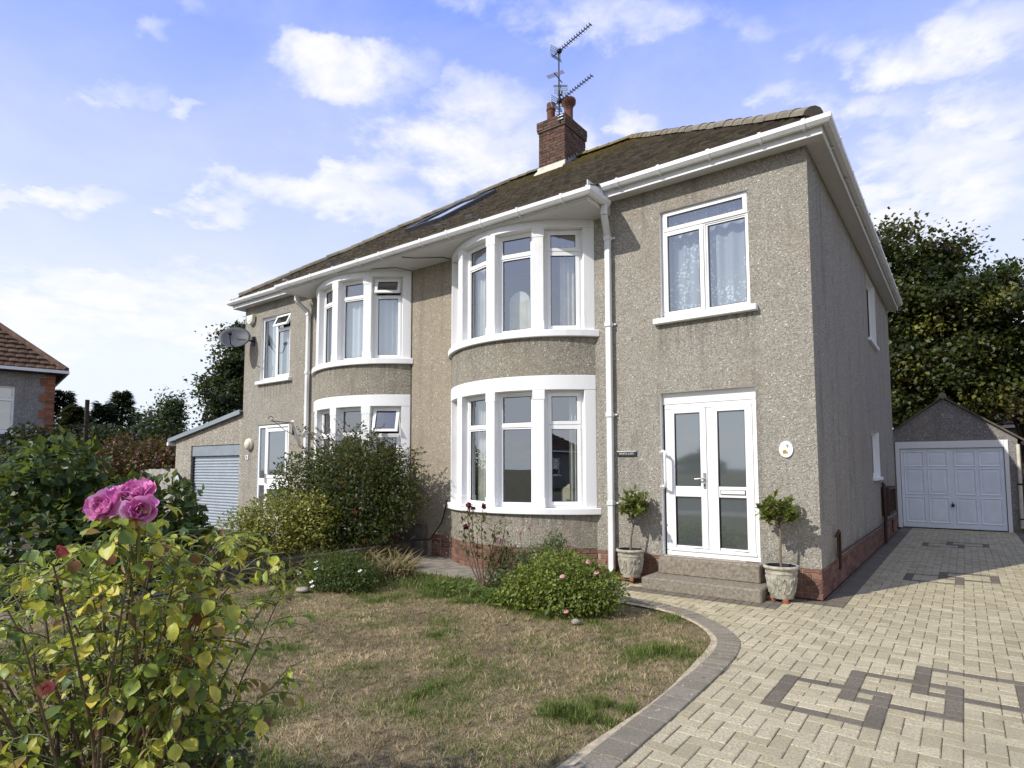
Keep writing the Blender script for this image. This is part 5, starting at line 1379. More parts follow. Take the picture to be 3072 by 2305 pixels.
    m = MB(); m.tube([(2.20, Y-.06, 1.02), (2.20, Y-.06, 1.06)], .042, 8); m.tube([(2.20, Y-.06, .28), (2.20, Y-.06, .31)], .042, 8); m.build('pipe_collar', MT['black'], G)
tri_roof_garage()
fp = empty('side_fence', (2.5, 9.0, 0), 'dark tall board fence beside the detached garage', 'fence')
for k in range(14):
    m = MB(); x = 2.34+k*.155; m.box(x, x+.145, 9.99, 10.015+random.uniform(0, .006), 0, 1.9+random.uniform(-.02, .02)); m.build('board', mat_plain('dark_board', (.07, .06, .05), .9, .1, 0, .3, 6, .4) if k == 0 else bpy.data.materials['dark_board'], fp)
for k in range(2): m = MB(); m.box(2.33, 4.5, 10.02, 10.06, .4+k*1.0, .48+k*1.0); m.build('rail', bpy.data.materials['dark_board'], fp)

# ------------------------------------------------------------------ houses further off
def far_house(name, label, cat, C, f, s, wid, dep, hgt, rise, wallm, tilem, wins=(), quoin=False, trim='gutter', group=None, chim=False, gable=False):
    C, f, s = Vector(C), Vector(f).normalized(), Vector(s).normalized()
    X = lambda p: tuple(C+f*p[0]+s*p[1]+Vector((0, 0, p[2])))
    H = empty(name, C, label, cat, group)
    fl = f.cross(s).z < 0
    w = MB(X, fl); w.cm = 0
    wall_holes(w, lambda u, v, d: (u, d, v), 0, wid, 0, hgt, list(wins), .1, 0)
    for (a, b_) in (((0, 0), (0, dep)), ((wid, 0), (wid, dep)), ((0, dep), (wid, dep))):
        w.quad((*a, 0), (*b_, 0), (*b_, hgt), (*a, hgt))
    w.build('wall', wallm, H)
    for (a, b_, c, d) in wins:
        Q = lambda u, v, dd: X((u, .07+dd, v))
        tr = c+(d-c)*.70; mid = (a+b_)/2
        window('window', H, Q, a, b_, c, d, [(a+.05, mid-.03, c+.05, tr-.03, 'fix'), (mid+.03, b_-.05, c+.05, tr-.03, 'fix'), (a+.05, b_-.05, tr+.03, d-.05, 'fix')], [(mid-.03, mid+.03, c+.05, tr), (a+.05, b_-.05, tr-.03, tr+.03)])
        m = MB(X, fl); m.box(a-.08, b_+.08, -.08, .08, c-.09, c-.001); m.build('sill', MT['render'], H)
        m = MB(X, fl); m.quad((a-.3, .9, c-.3), (b_+.3, .9, c-.3), (b_+.3, .9, d+.3), (a-.3, .9, d+.3)); m.build('room', MT['room'], H, fix=False)
    o = .30; ez = hgt-.02; rz = hgt+rise; h = min(wid, dep)/2+o
    ins = 0 if gable else h
    m = MB(X, fl); m.box(-o, wid+o, -o, dep+o, ez-.03, ez); m.build('soffit', MT['brown'], H)
    m = MB(X, fl)
    for (a, b_, c, d) in ((-o-.1, wid+o+.1, -o-.1, -o), (-o-.1, wid+o+.1, dep+o, dep+o+.1)): m.box(a, b_, c, d, ez, ez+.11)
    for (a, b_, c, d) in ((-o-.1, -o, -o, dep+o), (wid+o, wid+o+.1, -o, dep+o)): m.box(a, b_, c, d, ez, ez+.11)
    m.build('gutter', MT[trim], H)
    # roof slopes with real courses (front and near side)
    tm = MB(X, fl); ry = dep/2 if wid >= dep else -o+h
    n = max(6, int(math.hypot(h, rise)/.30))
    for k in range(n):
        t0, t1 = k/n, (k+1)/n
        g = 0 if gable else 1
        course(tm, -o+h*t0, ez+.1+rise*t0, -o+h*t1, ez+.1+rise*t1, -o+h*t0*g, wid+o-h*t0*g, -o+h*t1*g, wid+o-h*t1*g, ID, seed=k, scale=2.0)
        if not gable:
            course(tm, -o+h*t0, ez+.1+rise*t0, -o+h*t1, ez+.1+rise*t1, -(dep+o-h*t0), -(-o+h*t0), -(dep+o-h*t1), -(-o+h*t1), lambda p: (p[1], -p[0], p[2]), seed=k, scale=2.0)
    b = tm.build('roof_tiles', tilem, H, fix=False); b['kind'] = 'stuff'
    u = MB(X, fl); r0 = (-o+ins, -o+h, ez+.08+rise); r1 = (wid+o-ins, -o+h, ez+.08+rise); r0b = (-o+ins, dep+o-h, ez+.08+rise); r1b = (wid+o-ins, dep+o-h, ez+.08+rise)
    c0, c1, c2, c3 = (-o, -o, ez+.08), (wid+o, -o, ez+.08), (wid+o, dep+o, ez+.08), (-o, dep+o, ez+.08)
    u.quad(c0, c1, r1, r0); u.quad(c1, c2, r1b, r1); u.quad(c2, c3, r0b, r1b); u.quad(c3, c0, r0, r0b); u.build('roof_deck', tilem, H, fix=False)
    if not gable:
        cp = MB(X, fl); cp.tube([(-o, -o, ez+.14), (-o+h, -o+h, ez+.16+rise)], .13, 8); cp.tube([r0, r1], .13, 8); cp.build('hip_caps', mat_plain('hip_red', (.145, .09, .062), .9, .1, 0, .3) if 'hip_red' not in bpy.data.materials else bpy.data.materials['hip_red'], H, smooth=60)
    if quoin:
        bme = brick_mesh('quoin_brick', .215, .066, .03, MT['brick_or'])
        z = .3; r = 0; qm = MB(X, fl)
        while z < hgt-.1:
            n_ = 2 if (r//4) % 2 == 0 else 1
            for k in range(n_):
                u0 = .003+k*.225; qm.box(u0, u0+.215+(.06 if n_ == 1 else 0), -.025+random.uniform(-.004, .004), .02, z, z+.066)
            qm.box(-.022, .01, .0, .10 if r % 2 else .2, z, z+.066)
            z += .075; r += 1
        q = qm.build('quoin_bricks', mat_brick('orange_brick_joined', 'ISL', (.27, .105, .058), (.34, .15, .08), (.20, .085, .05)), H, fix=False); q['kind'] = 'stuff'
    if chim:
        cc = X((wid*.5, dep*.5, 0)); m = MB(); m.box(cc[0]-.4, cc[0]+.4, cc[1]-.4, cc[1]+.4, hgt+rise-.6, hgt+rise+1.1); ch = m.build('chimney', MT['brick_i'], H, bevel=.02)
        for k in (-1, 1):
            m = MB(); m.lathe([(.12, 0), (.12, .4), (.15, .42), (.15, .5)], (cc[0]+k*.2, cc[1], hgt+rise+1.1), 12); m.build('chimney_pot', MT['chpot'], ch)
    return H
fdir = Vector((-.20, -.98, 0)).normalized(); sdir = Vector((-.98, .20, 0)).normalized()
far_house('house', 'grey house with orange brick quoins and brown tiled hip roof beyond the hedge', 'house', (-26.15, .72, 0), fdir, sdir, 8, 7.5, 5.0, 3.6, MT['pebble_grey'], MT['tile_n'], [(1.15, 2.6, 2.75, 4.42), (4.4, 6.4, 2.75, 4.42)], True)
wg = MB(); Cw = Vector((-25.2, .6, 0))
Xw = lambda p: tuple(Cw+fdir*p[0]+sdir*p[1]+Vector((0, 0, p[2])))
wg = MB(Xw); wg.box(-.2, 8, -.3, .2, 0, 2.05); ww = wg.build('garage_block', MT['white'], None); tag(ww, 'white rendered flat wall at the foot of the grey neighbouring house', 'wall')
wg = MB(Xw); wg.box(-.28, 8.08, -.38, .28, 2.051, 2.13); wg.build('coping', MT['conc'], ww)
# houses across the street, seen only mirrored in the windows
far_house('house', 'low brown roofed house across the street mirrored in the bay window', 'house', (7, -27, 0), (1, 0, 0), (0, -1, 0), 12, 8, 2.5, 2.9, MT['pebble_grey'], MT['tile_n'], [(1, 3.4, .9, 2.1), (7.6, 10, .9, 2.1)], chim=True, group='houses across the street')
far_house('house', 'distant pale house across the street mirrored in the front door glass', 'house', (-62, -150, 0), (1, 0, 0), (0, -1, 0), 12, 8, 2.6, 2.6, MT['pebble'], MT['tile'], [(1, 3.4, .9, 2.1), (8, 10.4, .9, 2.1)], chim=True, group='houses across the street')
far_house('house', 'unseen next house added on the garage side of the drive to dim the side wall', 'house', (7.2, 1.2, 0), (1, 0, 0), (0, 1, 0), 6.5, 8.5, 5.0, 3.3, MT['pebble'], MT['tile'], [(.8, 2.2, .9, 2.3), (3.6, 5.6, .9, 2.3), (.8, 2.2, 3.2, 4.5), (3.6, 5.6, 3.2, 4.5)])  # unseen house, added to block sky light from the side wall
far_house('outbuilding', 'low building with red brown tiled roof behind the garage and trees', 'building', (1.6, 21.5, 0), (1, 0, 0), (0, 1, 0), 9, 6, 2.85, 2.0, MT['pebble'], MT['tile_n'], gable=True)

# ------------------------------------------------------------------ fences and yard things on the far side
fw = empty('board_fence', (-16.5, .8, 0), 'weathered grey vertical board fence beside the lean-to garage', 'fence')
for k in range(26):
    x1 = -14.72-k*.152; m = MB(); m.box(x1-.147, x1, .80, .825+random.uniform(0, .012), 0, 1.40+random.uniform(-.012, .012)); m.build('board', MT['wood'], fw)
for z in (.35, 1.1): m = MB(); m.box(-18.7, -14.72, .83, .88, z, z+.08); m.build('rail', MT['wood'], fw)
tf = empty('timber_post', (-21.55, .30, 0), 'dark timber post with thin rails in front of the conifers', 'post')
m = MB(); m.bar((-21.55, .30, 0), (-21.55, .30, 3.65), .10, .10); m.build('post', MT['bark'], tf)
for (p, q) in (((-21.62, -.75, 2.15), (-21.5, .28, 2.2)), ((-21.62, -.75, 2.75), (-21.5, .28, 2.78)), ((-21.5, .32, 2.15), (-21.2, 1.0, 2.12)), ((-21.5, .32, 1.8), (-21.2, 1.0, 1.8))): m = MB(); m.bar(p, q, .04, .06); m.build('rail', MT['bark'], tf)

# ------------------------------------------------------------------ foliage builders
from mathutils import noise as mnoise
def shell_points(c, r, n, lo=.5, hi=1.05, bump=.28, freq=2.2, seed=0.0, zmin=None, dome=False):
    d = unit(n)
    if dome: d[:, 2] = np.abs(d[:, 2])
    rad = rng.uniform(lo**2.2, hi**2.2, n)**(1/2.2)
    bm_ = np.array([mnoise.noise(Vector((x*freq+seed, y*freq, z*freq-seed))) for x, y, z in d])
    P = np.array(c)+d*np.array(r)*(rad*(1+bump*bm_))[:, None]
    if zmin is not None:
        k = P[:, 2] > zmin; P, d = P[k], d[k]
    return P, d
def bush(name, label, base, blobs, size, cols, wts, shape='oval', cat='shrub', mat='leaf', group=None, stems=8, upd=.5, zmin=.02, jit=.22, stemm='cane', partname='foliage', rnd=.8, single=0):
    """blobs: (centre, radii, leaves)"""
    B = empty(name, base, label, cat, group)
    PP, DD = [], []
    for i, (c, r, n) in enumerate(blobs):
        p, d = shell_points(c, r, n, seed=i*3.7+base[0], zmin=zmin); PP.append(p); DD.append(d)
    P = np.concatenate(PP); d = np.concatenate(DD); n = len(P)
    N = d*.6+np.array([0, 0, upd])+rng.normal(size=(n, 3))*.45
    T_ = d*.6+rng.normal(size=(n, 3))*rnd+np.array([0, 0, -.1])
    S_ = rng.uniform(size*.6, size*1.25, n); C_ = pick(cols, wts, n, jit)
    if single:                                   # the leaves that show largest are objects of their own
        vis_ = np.array([in_view(*p, 0) for p in P]); dd_ = np.linalg.norm(P-np.array(CAMP), axis=1)/S_+np.where(vis_, 0, 1e6)
        o_ = np.argsort(dd_); own, keep_ = o_[:single], o_[single:]
        lm = []
        for c in cols:
            me = bpy.data.meshes.new('leaf'); me.from_pydata([(0, 0, 0), (.3, -.30, .07), (.7, -.27, .04), (1, 0, -.12), (.7, .27, .04), (.3, .30, .07), (.4, 0, 0), (.75, 0, -.04)], [], [(0, 1, 6), (1, 2, 7, 6), (2, 3, 7), (3, 4, 7), (4, 5, 6, 7), (5, 0, 6)]); me.materials.append(MT[mat])
            ca = me.color_attributes.new('Col', 'FLOAT_COLOR', 'POINT'); ca.data.foreach_set('color', [c[0], c[1], c[2], 1]*8); lm.append(me)
        pw = np.array(wts)/sum(wts)
        for i in own:
            x = Vector(T_[i]).normalized(); y = Vector(N[i]).cross(x).normalized(); z = x.cross(y); s_ = S_[i]; p = P[i]
            ob = bpy.data.objects.new('leaf', lm[int(rng.choice(len(cols), p=pw))]); COL.objects.link(ob); ob.parent = B
            ob.matrix_basis = Matrix.Translation(-wloc(B)) @ Matrix(((x.x*s_, y.x*s_, z.x*s_, p[0]), (x.y*s_, y.y*s_, z.y*s_, p[1]), (x.z*s_, y.z*s_, z.z*s_, p[2]), (0, 0, 0, 1)))
        P, N, T_, S_, C_ = P[keep_], N[keep_], T_[keep_], S_[keep_], C_[keep_]
    lb_ = leaf_batch(partname, P, N, T_, S_, C_, MT[mat], B, shape)
    if single: lb_['kind'] = 'stuff'
    m = MB(); bb = Vector(base)
    for i in range(stems):
        c, r, _ = blobs[i % len(blobs)]; d_ = Vector(unit(1)[0])
        tip = Vector(c)+Vector((d_.x*r[0], d_.y*r[1], abs(d_.z)*r[2]))*.75
        st = bb+Vector((random.uniform(-.06, .06), random.uniform(-.06, .06), 0)); md = st.lerp(tip, .5)+Vector((random.uniform(-.05, .05), random.uniform(-.05, .05), .05))
        m.tube([st, md, tip], [.012, .008, .004], 5, False)
    if stems: m.build('stems', MT[stemm], B)
    return B
def tree(name, label, base, h_trunk, r_trunk, crown, n_clump, n_leaf, leaf, cols, wts, group=None, clump_r=.75, lean=(0, 0), shape='round', mat='leafd', limbs=14, cat='tree', flat=.55, shell=(.45, 1.02)):
    """crown: list of (centre, radii) ellipsoids; leaf clumps gather at the ends of limbs"""
    Tt = empty(name, base, label, cat, group); b = Vector(base)
    top = b+Vector((lean[0], lean[1], h_trunk))
    m = MB(); m.tube([b, b.lerp(top, .35)+Vector((random.uniform(-.1, .1), random.uniform(-.1, .1), 0)), b.lerp(top, .7)+Vector((random.uniform(-.1, .1), 0, 0)), top], [r_trunk*1.25, r_trunk, r_trunk*.8, r_trunk*.6], 9); m.build('trunk', MT['bark'], Tt, smooth=60)
    cl = []; 
    for i in range(n_clump):
        c, r = crown[i % len(crown)]
        p, d = shell_points(c, r, 1, shell[0], shell[1], .3, 1.7, seed=base[0]+i*.01); cl.append((Vector(p[0]), Vector(d[0])))
    m = MB()
    for i in range(min(limbs, n_clump)):
        p, d = cl[i]; st = b.lerp(top, random.uniform(.45, 1.0)); md = st.lerp(p, .5)+Vector((random.uniform(-.3, .3), random.uniform(-.3, .3), random.uniform(0, .4)))
        m.tube([st, st.lerp(md, .5), md, p], [r_trunk*.42, r_trunk*.32, r_trunk*.22, .02], 6, False)
        for q in range(3):
            p2 = cl[random.randrange(n_clump)][0]
            if (p2-md).length < (p-md).length*1.2: m.tube([md, md.lerp(p2, .5)+Vector((0, 0, .1)), p2], [r_trunk*.16, r_trunk*.11, .015], 5, False)
    m.build('limbs', MT['bark'], Tt, smooth=60)
    P_, N_, T_, C_ = [], [], [], []
    for (p, d) in cl:
        k = int(n_leaf*random.uniform(.6, 1.4)); rr = clump_r*random.uniform(.6, 1.25)
        q = rng.normal(size=(k, 3))*np.array([rr, rr, rr*flat])*.5+np.array(p)
        P_.append(q); dd = np.array(d)
        N_.append(rng.normal(size=(k, 3))*.5+np.array([0, 0, .9])+dd*.4); T_.append(rng.normal(size=(k, 3))*.9+dd*.5+np.array([0, 0, -.35]))
        C_.append(pick(cols, wts, 1, .1).repeat(k, 0)*(1+rng.uniform(-.2, .2, (k, 1))))
    P_ = np.concatenate(P_); n = len(P_)
    leaf_batch('crown', P_, np.concatenate(N_), np.concatenate(T_), rng.uniform(leaf*.6, leaf*1.3, n), np.concatenate(C_), MT[mat], Tt, shape)
    return Tt

# ------------------------------------------------------------------ trees
SYC = [(.022, .034, .008), (.036, .052, .011), (.060, .076, .015), (.044, .030, .013), (.075, .062, .018)]
tree('sycamore', 'big dark sycamore rising behind the house corner', (-.35, 17.2, 0), 4.2, .26, [((-.9, 16.6, 6.9), (2.2, 2.2, 3.0)), ((.7, 16.8, 6.5), (1.7, 1.8, 2.4)), ((-.2, 16.2, 4.6), (2.1, 1.6, 1.7))], 190, 330, .15, SYC, [4, 4, 2, 2.2, .8], 'trees behind the garage', .85, limbs=30)
tree('sycamore', 'sycamore with yellowing lower leaves directly behind the garage ridge', (.95, 15.9, 0), 3.6, .13, [((1.2, 15.6, 5.6), (1.6, 1.4, 1.8)), ((.9, 15.2, 3.9), (1.5, 1.0, 1.1))], 90, 240, .14, SYC+[(.15, .15, .025)], [3, 4, 3, .8, .6, 1.6], 'trees behind the garage', .7, limbs=22)
tree('sycamore', 'thinner sycamore at the edge of the drive with sky showing through', (2.75, 16.3, 0), 4.0, .13, [((2.9, 16.2, 6.2), (1.7, 1.6, 1.7)), ((3.3, 16.3, 4.4), (1.9, 1.3, 1.4))], 80, 200, .14, SYC, [3, 4, 3, 1.6, .8], 'trees behind the garage', .62, limbs=26)
tree('sycamore', 'reddish sycamore to the far side of the garage', (5.2, 17.5, 0), 3.6, .2, [((5.0, 17.2, 6.0), (2.2, 2, 2.2)), ((4.7, 17, 4), (1.8, 1.4, 1.4))], 80, 180, .15, SYC, [3, 3, 2, 3, 1], 'trees behind the garage', .8, limbs=18)
DK = [(.016, .030, .010), (.025, .042, .013), (.036, .056, .016)]
tree('ash_tree', 'tall dark broadleaf tree behind the lean-to garage roof', (-20.4, 4.9, 0), 4.0, .22, [((-20.4, 4.9, 5.4), (.75, .9, 1.5)), ((-20.3, 4.5, 3.9), (.95, .9, 1.2)), ((-19.9, 5.6, 6.0), (.8, .9, 1.2))], 110, 200, .13, DK, [4, 4, 2], 'trees beyond the far fence', .55, limbs=18)
tree('ash_tree', 'upright green tree with pointed shoots beyond the fence', (-24.5, 3.9, 0), 2.4, .2, [((-24.35, 4.1, 2.8), (.62, .6, 1.75)), ((-24.75, 3.5, 2.5), (.55, .5, 1.5))], 90, 150, .11, [(.022, .044, .014), (.032, .060, .018), (.045, .078, .022)], [3, 4, 3], 'trees beyond the far fence', .38, flat=1.5)
def conifer(label, base, h, r, cols, seed):
    Tt = empty('conifer', base, label, 'tree', 'conifers beyond the far fence'); b = Vector(base)
    m = MB(); m.tube([b, b+Vector((0, 0, h))], [.16, .02], 7); m.build('trunk', MT['bark'], Tt)
    P_, N_, T_ = [], [], []; nb = int(26*h)
    for i in range(nb):
        z = h*(.04+.95*(i/nb)); L = r*(1-z/h)**.75*random.uniform(.6, 1.15)+.06; a = i*2.399+seed
        d = Vector((math.cos(a), math.sin(a), -.05))
        for k in range(95):
            f = random.random()**.6; p = b+Vector((0, 0, z+.12*f*f))+d*L*f+Vector((random.uniform(-.09, .09), random.uniform(-.09, .09), random.uniform(-.07, .07)))
            P_.append(p); T_.append(d+Vector((random.uniform(-.7, .7), random.uniform(-.7, .7), random.uniform(-.4, .3)))); N_.append((random.uniform(-.5, .5), random.uniform(-.5, .5), 1))
    leaf_batch('crown', P_, N_, T_, rng.uniform(.14, .30, len(P_)), pick(cols, [1]*len(cols), len(P_)), MT['leafd'], Tt, 'narrow')
CN = [(.014, .028, .016), (.022, .038, .02), (.03, .048, .026)]
conifer('pointed dark conifer between the timber post and the upright tree', (-26.85, 3.3, 0), 4.6, 1.5, CN, 0)
conifer('lower conifer just beside the upright green tree', (-26.1, 2.35, 0), 3.95, 1.4, CN, 1)
conifer('wide bushy conifer behind the timber post', (-24.6, .95, 0), 3.65, 1.3, [(.012, .02, .010), (.018, .028, .012)], 2)
conifer('dark conifer nearest to the grey neighbouring house', (-29.4, 2.0, 0), 4.7, 1.7, [(.012, .02, .010), (.018, .028, .012)], 3)
tree('ash_tree', 'sprig of dark tree showing above the neighbouring hip roof', (-36, -3.2, 0), 6.0, .2, [((-36, -3.2, 7.6), (1.6, 1.4, 1.5))], 30, 120, .15, DK, [4, 4, 2], 'trees beyond the far fence', .7)
bush('acer', 'low red brown maple behind the board fence', (-18.6, 1.4, 0), [((-17.3, 1.6, 1.65), (1.1, .7, .75), 2800), ((-18.6, 1.2, 1.65), (1.0, .7, .7), 2600), ((-19.9, .8, 1.8), (.9, .7, .65), 2000)], .10, [(.11, .035, .018), (.085, .045, .018), (.07, .06, .02), (.15, .06, .022)], [4, 4, 2, 2], 'round', 'tree', 'leafd')
bush('shrub_mass', 'dim green shrubs filling the gap under the conifers', (-23.5, 1.0, 0), [((-23.5, 1.2, 1.5), (1.7, 1.0, 1.5), 5200), ((-25.0, -.2, 1.5), (1.5, 1.0, 1.5), 4600), ((-21.6, 2.4, 1.6), (1.5, 1.0, 1.5), 4600)], .16, [(.016, .028, .011), (.025, .04, .014), (.045, .05, .018)], [3, 3, 1], 'round', 'shrub', 'leafd')

# ------------------------------------------------------------------ garden shrubs
bush('hedge_shrub', 'tall leafy dark green shrub in the next garden, behind the pink roses', (-7.3, -4.9, 0), [((-7.31, -4.92, .34), (.94, 1.05, 1.10), 4200), ((-7.04, -4.09, .26), (.80, .75, 1.0), 3000), ((-8.2, -6.2, .12), (1.3, 1.3, 1.05), 3000), ((-7.04, -4.70, 1.36), (.42, .50, .38), 520), ((-6.70, -3.68, .70), (.45, .45, .62), 800)], .128,
     [(.038, .070, .022), (.058, .10, .030), (.085, .135, .036), (.13, .18, .05)], [3, 4, 3, 1.4], 'round', 'shrub', 'leaf', upd=.9, single=285)
cot = bush('cotoneaster', 'large dark spreading shrub against the far bay', (-6.85, -.85, 0), [((-6.75, -.80, 1.08), (1.05, .58, .84), 9600), ((-7.7, -1.0, 1.05), (.70, .5, .66), 4200), ((-6.15, -.70, 1.0), (.72, .45, .66), 4800), ((-7.0, -1.0, .42), (1.2, .5, .4), 4200)], .055,
     [(.030, .046, .014), (.048, .066, .018), (.075, .095, .024), (.13, .045, .02)], [4, 4, 2, .25], 'oval', 'shrub', 'leaf', stems=14)
m = MB(); P_, N_, T_ = [], [], []
for i in range(120):
    c = Vector((random.uniform(-7.6, -6.0), random.uniform(-1.0, -.55), random.uniform(.9, 1.4))); right = random.random() < .5
    if right: tip = Vector((random.uniform(-5.8, -5.22), random.uniform(-.75, -.35), random.uniform(.75, 1.8))); c.x = random.uniform(-6.5, -6.0)
    else: tip = Vector((random.uniform(-8.4, -5.9), random.uniform(-1.1, -.5), random.uniform(1.7, 2.22)))
    md = c.lerp(tip, .55)+Vector((0, 0, .13)); path = [c, c.lerp(md, .5)+Vector((0, 0, .05)), md, md.lerp(tip, .5)+Vector((0, 0, .02)), tip]; m.tube(path, [.006, .005, .004, .003, .002], 4, False)
    for k in range(38):
        f = random.uniform(.1, 1)*4; j = min(3, int(f)); p = path[j].lerp(path[j+1], f-j); o = Vector(unit(1)[0])
        P_.append(p); N_.append(o*.6+Vector((0, 0, .8))); T_.append(o+(tip-c).normalized()*.5)
m.build('sprays', MT['cane'], cot); leaf_batch('spray_leaves', P_, N_, T_, rng.uniform(.022, .042, len(P_)), pick([(.035, .05, .016), (.06, .075, .02), (.10, .06, .025)], [4, 4, 1], len(P_)), MT['leaf'], cot, 'round')
bm2 = MB(); 
for p in ((-6.2, -1.15, .75), (-6.9, -1.30, .9), (-6.1, -1.05, .30), (-7.0, -1.30, .55), (-6.55, -1.25, .25), (-6.45, -1.2, 1.15)):
    for k in range(9): c = Vector(p)+Vector((random.uniform(-.05, .05), random.uniform(-.04, .02), random.uniform(-.04, .04))); bm2.lathe([(.001, -.009), (.008, -.004), (.008, .004), (.001, .009)], c, 6)
bm2.build('berries', mat_plain('red_berry', (.40, .045, .03), .4, .4), cot, smooth=179)
eu = bush('euonymus', 'yellow variegated evergreen bush beside the low garden wall', (-7.3, -1.75, 0), [((-7.35, -1.75, .52), (.66, .5, .50), 4200), ((-6.85, -1.5, .58), (.50, .4, .46), 2600), ((-7.85, -2.0, .40), (.45, .4, .40), 1800)], .052,
     [(.36, .34, .06), (.24, .25, .045), (.13, .165, .035), (.52, .48, .15)], [3, 4, 3, 1.4], 'oval', 'shrub', 'leaf', upd=.8)
bush('autumn_shrub', 'low orange brown shrub in front of the roller shutter', (-8.9, -2.5, 0), [((-8.8, -2.6, .28), (.75, .5, .30), 1900), ((-9.9, -2.2, .26), (.6, .5, .28), 1300)], .06, [(.34, .17, .04), (.24, .15, .04), (.40, .27, .06), (.15, .15, .04)], [4, 3, 2, 2], 'round', 'shrub', 'leaf')
bush('red_flower_shrub', 'low shrub with red blooms at the near end of the garden wall', (-7.6, -2.9, 0), [((-7.4, -2.85, .25), (.5, .4, .30), 900)], .07, [(.09, .12, .03), (.14, .16, .04), (.35, .03, .03)], [4, 3, 1.2], 'oval', 'shrub', 'leaf')
bush('trailing_weeds', 'straggly weeds hanging over the low garden wall', (-6.0, -1.6, 0), [((-6.0, -.9, .16), (.14, .5, .16), 700), ((-6.0, -1.9, .16), (.16, .5, .15), 800), ((-5.98, -2.7, .14), (.14, .35, .14), 500)], .05, [(.07, .10, .025), (.12, .13, .04), (.17, .13, .05)], [3, 3, 2], 'narrow', 'plant', 'leaf', stems=0)
ds = bush('daisy_bush', 'low green mound with white daisies at the lawn edge', (-4.85, -2.5, 0), [((-4.85, -2.45, .12), (.56, .38, .27), 5600), ((-4.6, -2.55, .1), (.40, .28, .19), 2200), ((-4.8, -2.72, .06), (.24, .18, .13), 800)], .036,
     [(.040, .068, .016), (.065, .10, .02), (.095, .135, .026)], [3, 4, 2], 'oval', 'shrub', 'leaf')
def daisy(p, r, mat_p, mat_c, parent, up=(0, -.5, .8)):
    m = MB(); n = Vector(up).normalized(); x = n.orthogonal().normalized(); y = n.cross(x); c = Vector(p)
    for k in range(11):
        a = 2*math.pi*k/11; d = x*math.cos(a)+y*math.sin(a); s_ = n.cross(d)*r*.2
        m.quad(c, c+d*r*.6+s_, c+d*r, c+d*r*.6-s_)
    f = m.build('flower', mat_p, parent, fix=False)
    m = MB(); m.lathe([(.28*r, 0), (.2*r, .12*r), (.01, .18*r)], (0, 0, 0), 8); Rm = Matrix((x, y, n)).transposed(); m.v = [tuple(c+Rm @ Vector(v)) for v in m.v]; m.build('flower_centre', mat_c, f, smooth=179)
wp = mat_plain('white_petal', (.80, .80, .78), .6, .2, 0, .03); yc = mat_plain('yellow_centre', (.60, .40, .04), .7)
for p in ((-5.30, -2.72, .13), (-4.86, -2.80, .24), (-5.0, -2.70, .29), (-4.75, -2.92, .07), (-4.80, -2.90, .11), (-4.32, -2.6, .24)): daisy(p, .028, wp, yc, ds)
es = bush('rock_rose', 'bright green rounded bush with small pink flowers beside the paving', (-1.98, -1.85, 0), [((-2.05, -1.85, .24), (.54, .36, .31), 5200), ((-1.72, -1.88, .2), (.34, .3, .25), 2200), ((-2.4, -2.05, .14), (.30, .24, .22), 1600), ((-1.95, -2.12, .12), (.40, .22, .22), 1600)], .040,
     [(.13, .175, .03), (.20, .25, .042), (.28, .31, .06), (.08, .115, .025)], [4, 4.5, 2.6, 1.5], 'oval', 'shrub', 'leaf', upd=.7, stems=14)
pk = mat_plain('pink_petal', (.70, .28, .40), .6, .2, 0, .08)
for p in ((-2.16, -2.16, .11), (-1.88, -2.17, .37), (-1.60, -2.0, .41), (-1.78, -2.26, .07), (-1.70, -1.98, .50)): daisy(p, .030, pk, yc, es)
va = bush('valerian', 'loose grey green plant with purple pink flower heads below the bay window', (-2.75, -1.35, 0), [((-2.62, -1.30, .26), (.40, .26, .28), 1900), ((-3.0, -1.4, .2), (.38, .28, .26), 1900), ((-2.55, -1.25, .48), (.14, .12, .2), 360), ((-2.3, -1.35, .25), (.30, .22, .25), 900)], .062,
     [(.075, .115, .045), (.11, .15, .06), (.15, .19, .08)], [3, 4, 2], 'narrow', 'flowering plant', 'leaf', stems=16, stemm='stemg', rnd=1.0)
vp = MB(); vs = MB()
for p in ((-2.86, -1.3, .69), (-3.0, -1.3, .63), (-3.32, -1.3, .50), (-2.31, -1.3, .54), (-2.21, -1.3, .46), (-2.16, -1.3, .40), (-2.99, -1.5, .24), (-2.93, -1.5, .16), (-3.28, -1.35, .32), (-2.86, -1.62, .10), (-3.05, -1.5, .10), (-3.25, -1.3, .52)):
    vs.tube([(p[0]*.6-2.75*.4, -1.35, .1), (p[0]*.9-2.75*.1, p[1], p[2]*.6), p], .0035, 4, False)
    for k in range(26):
        c = Vector(p)+Vector((random.gauss(0, .017), random.gauss(0, .017), random.gauss(.005, .014))); vp.disc(c, Vector(unit(1)[0]), Vector(unit(1)[0]), .008, .008, 5)
vp.build('flower_heads', mat_plain('valerian_pink', (.42, .10, .24), .7, .2, 0, .3, 60), va, fix=False); vs.build('flower_stems', MT['stemg'], va)
bush('dry_plant', 'dry brown upright plant at the foot of the second rose', (-3.1, -1.5, 0), [((-3.08, -1.5, .28), (.15, .14, .30), 700)], .05, [(.13, .10, .03), (.18, .11, .04), (.09, .09, .025)], [3, 3, 2], 'narrow', 'plant', 'leaf', stems=14)

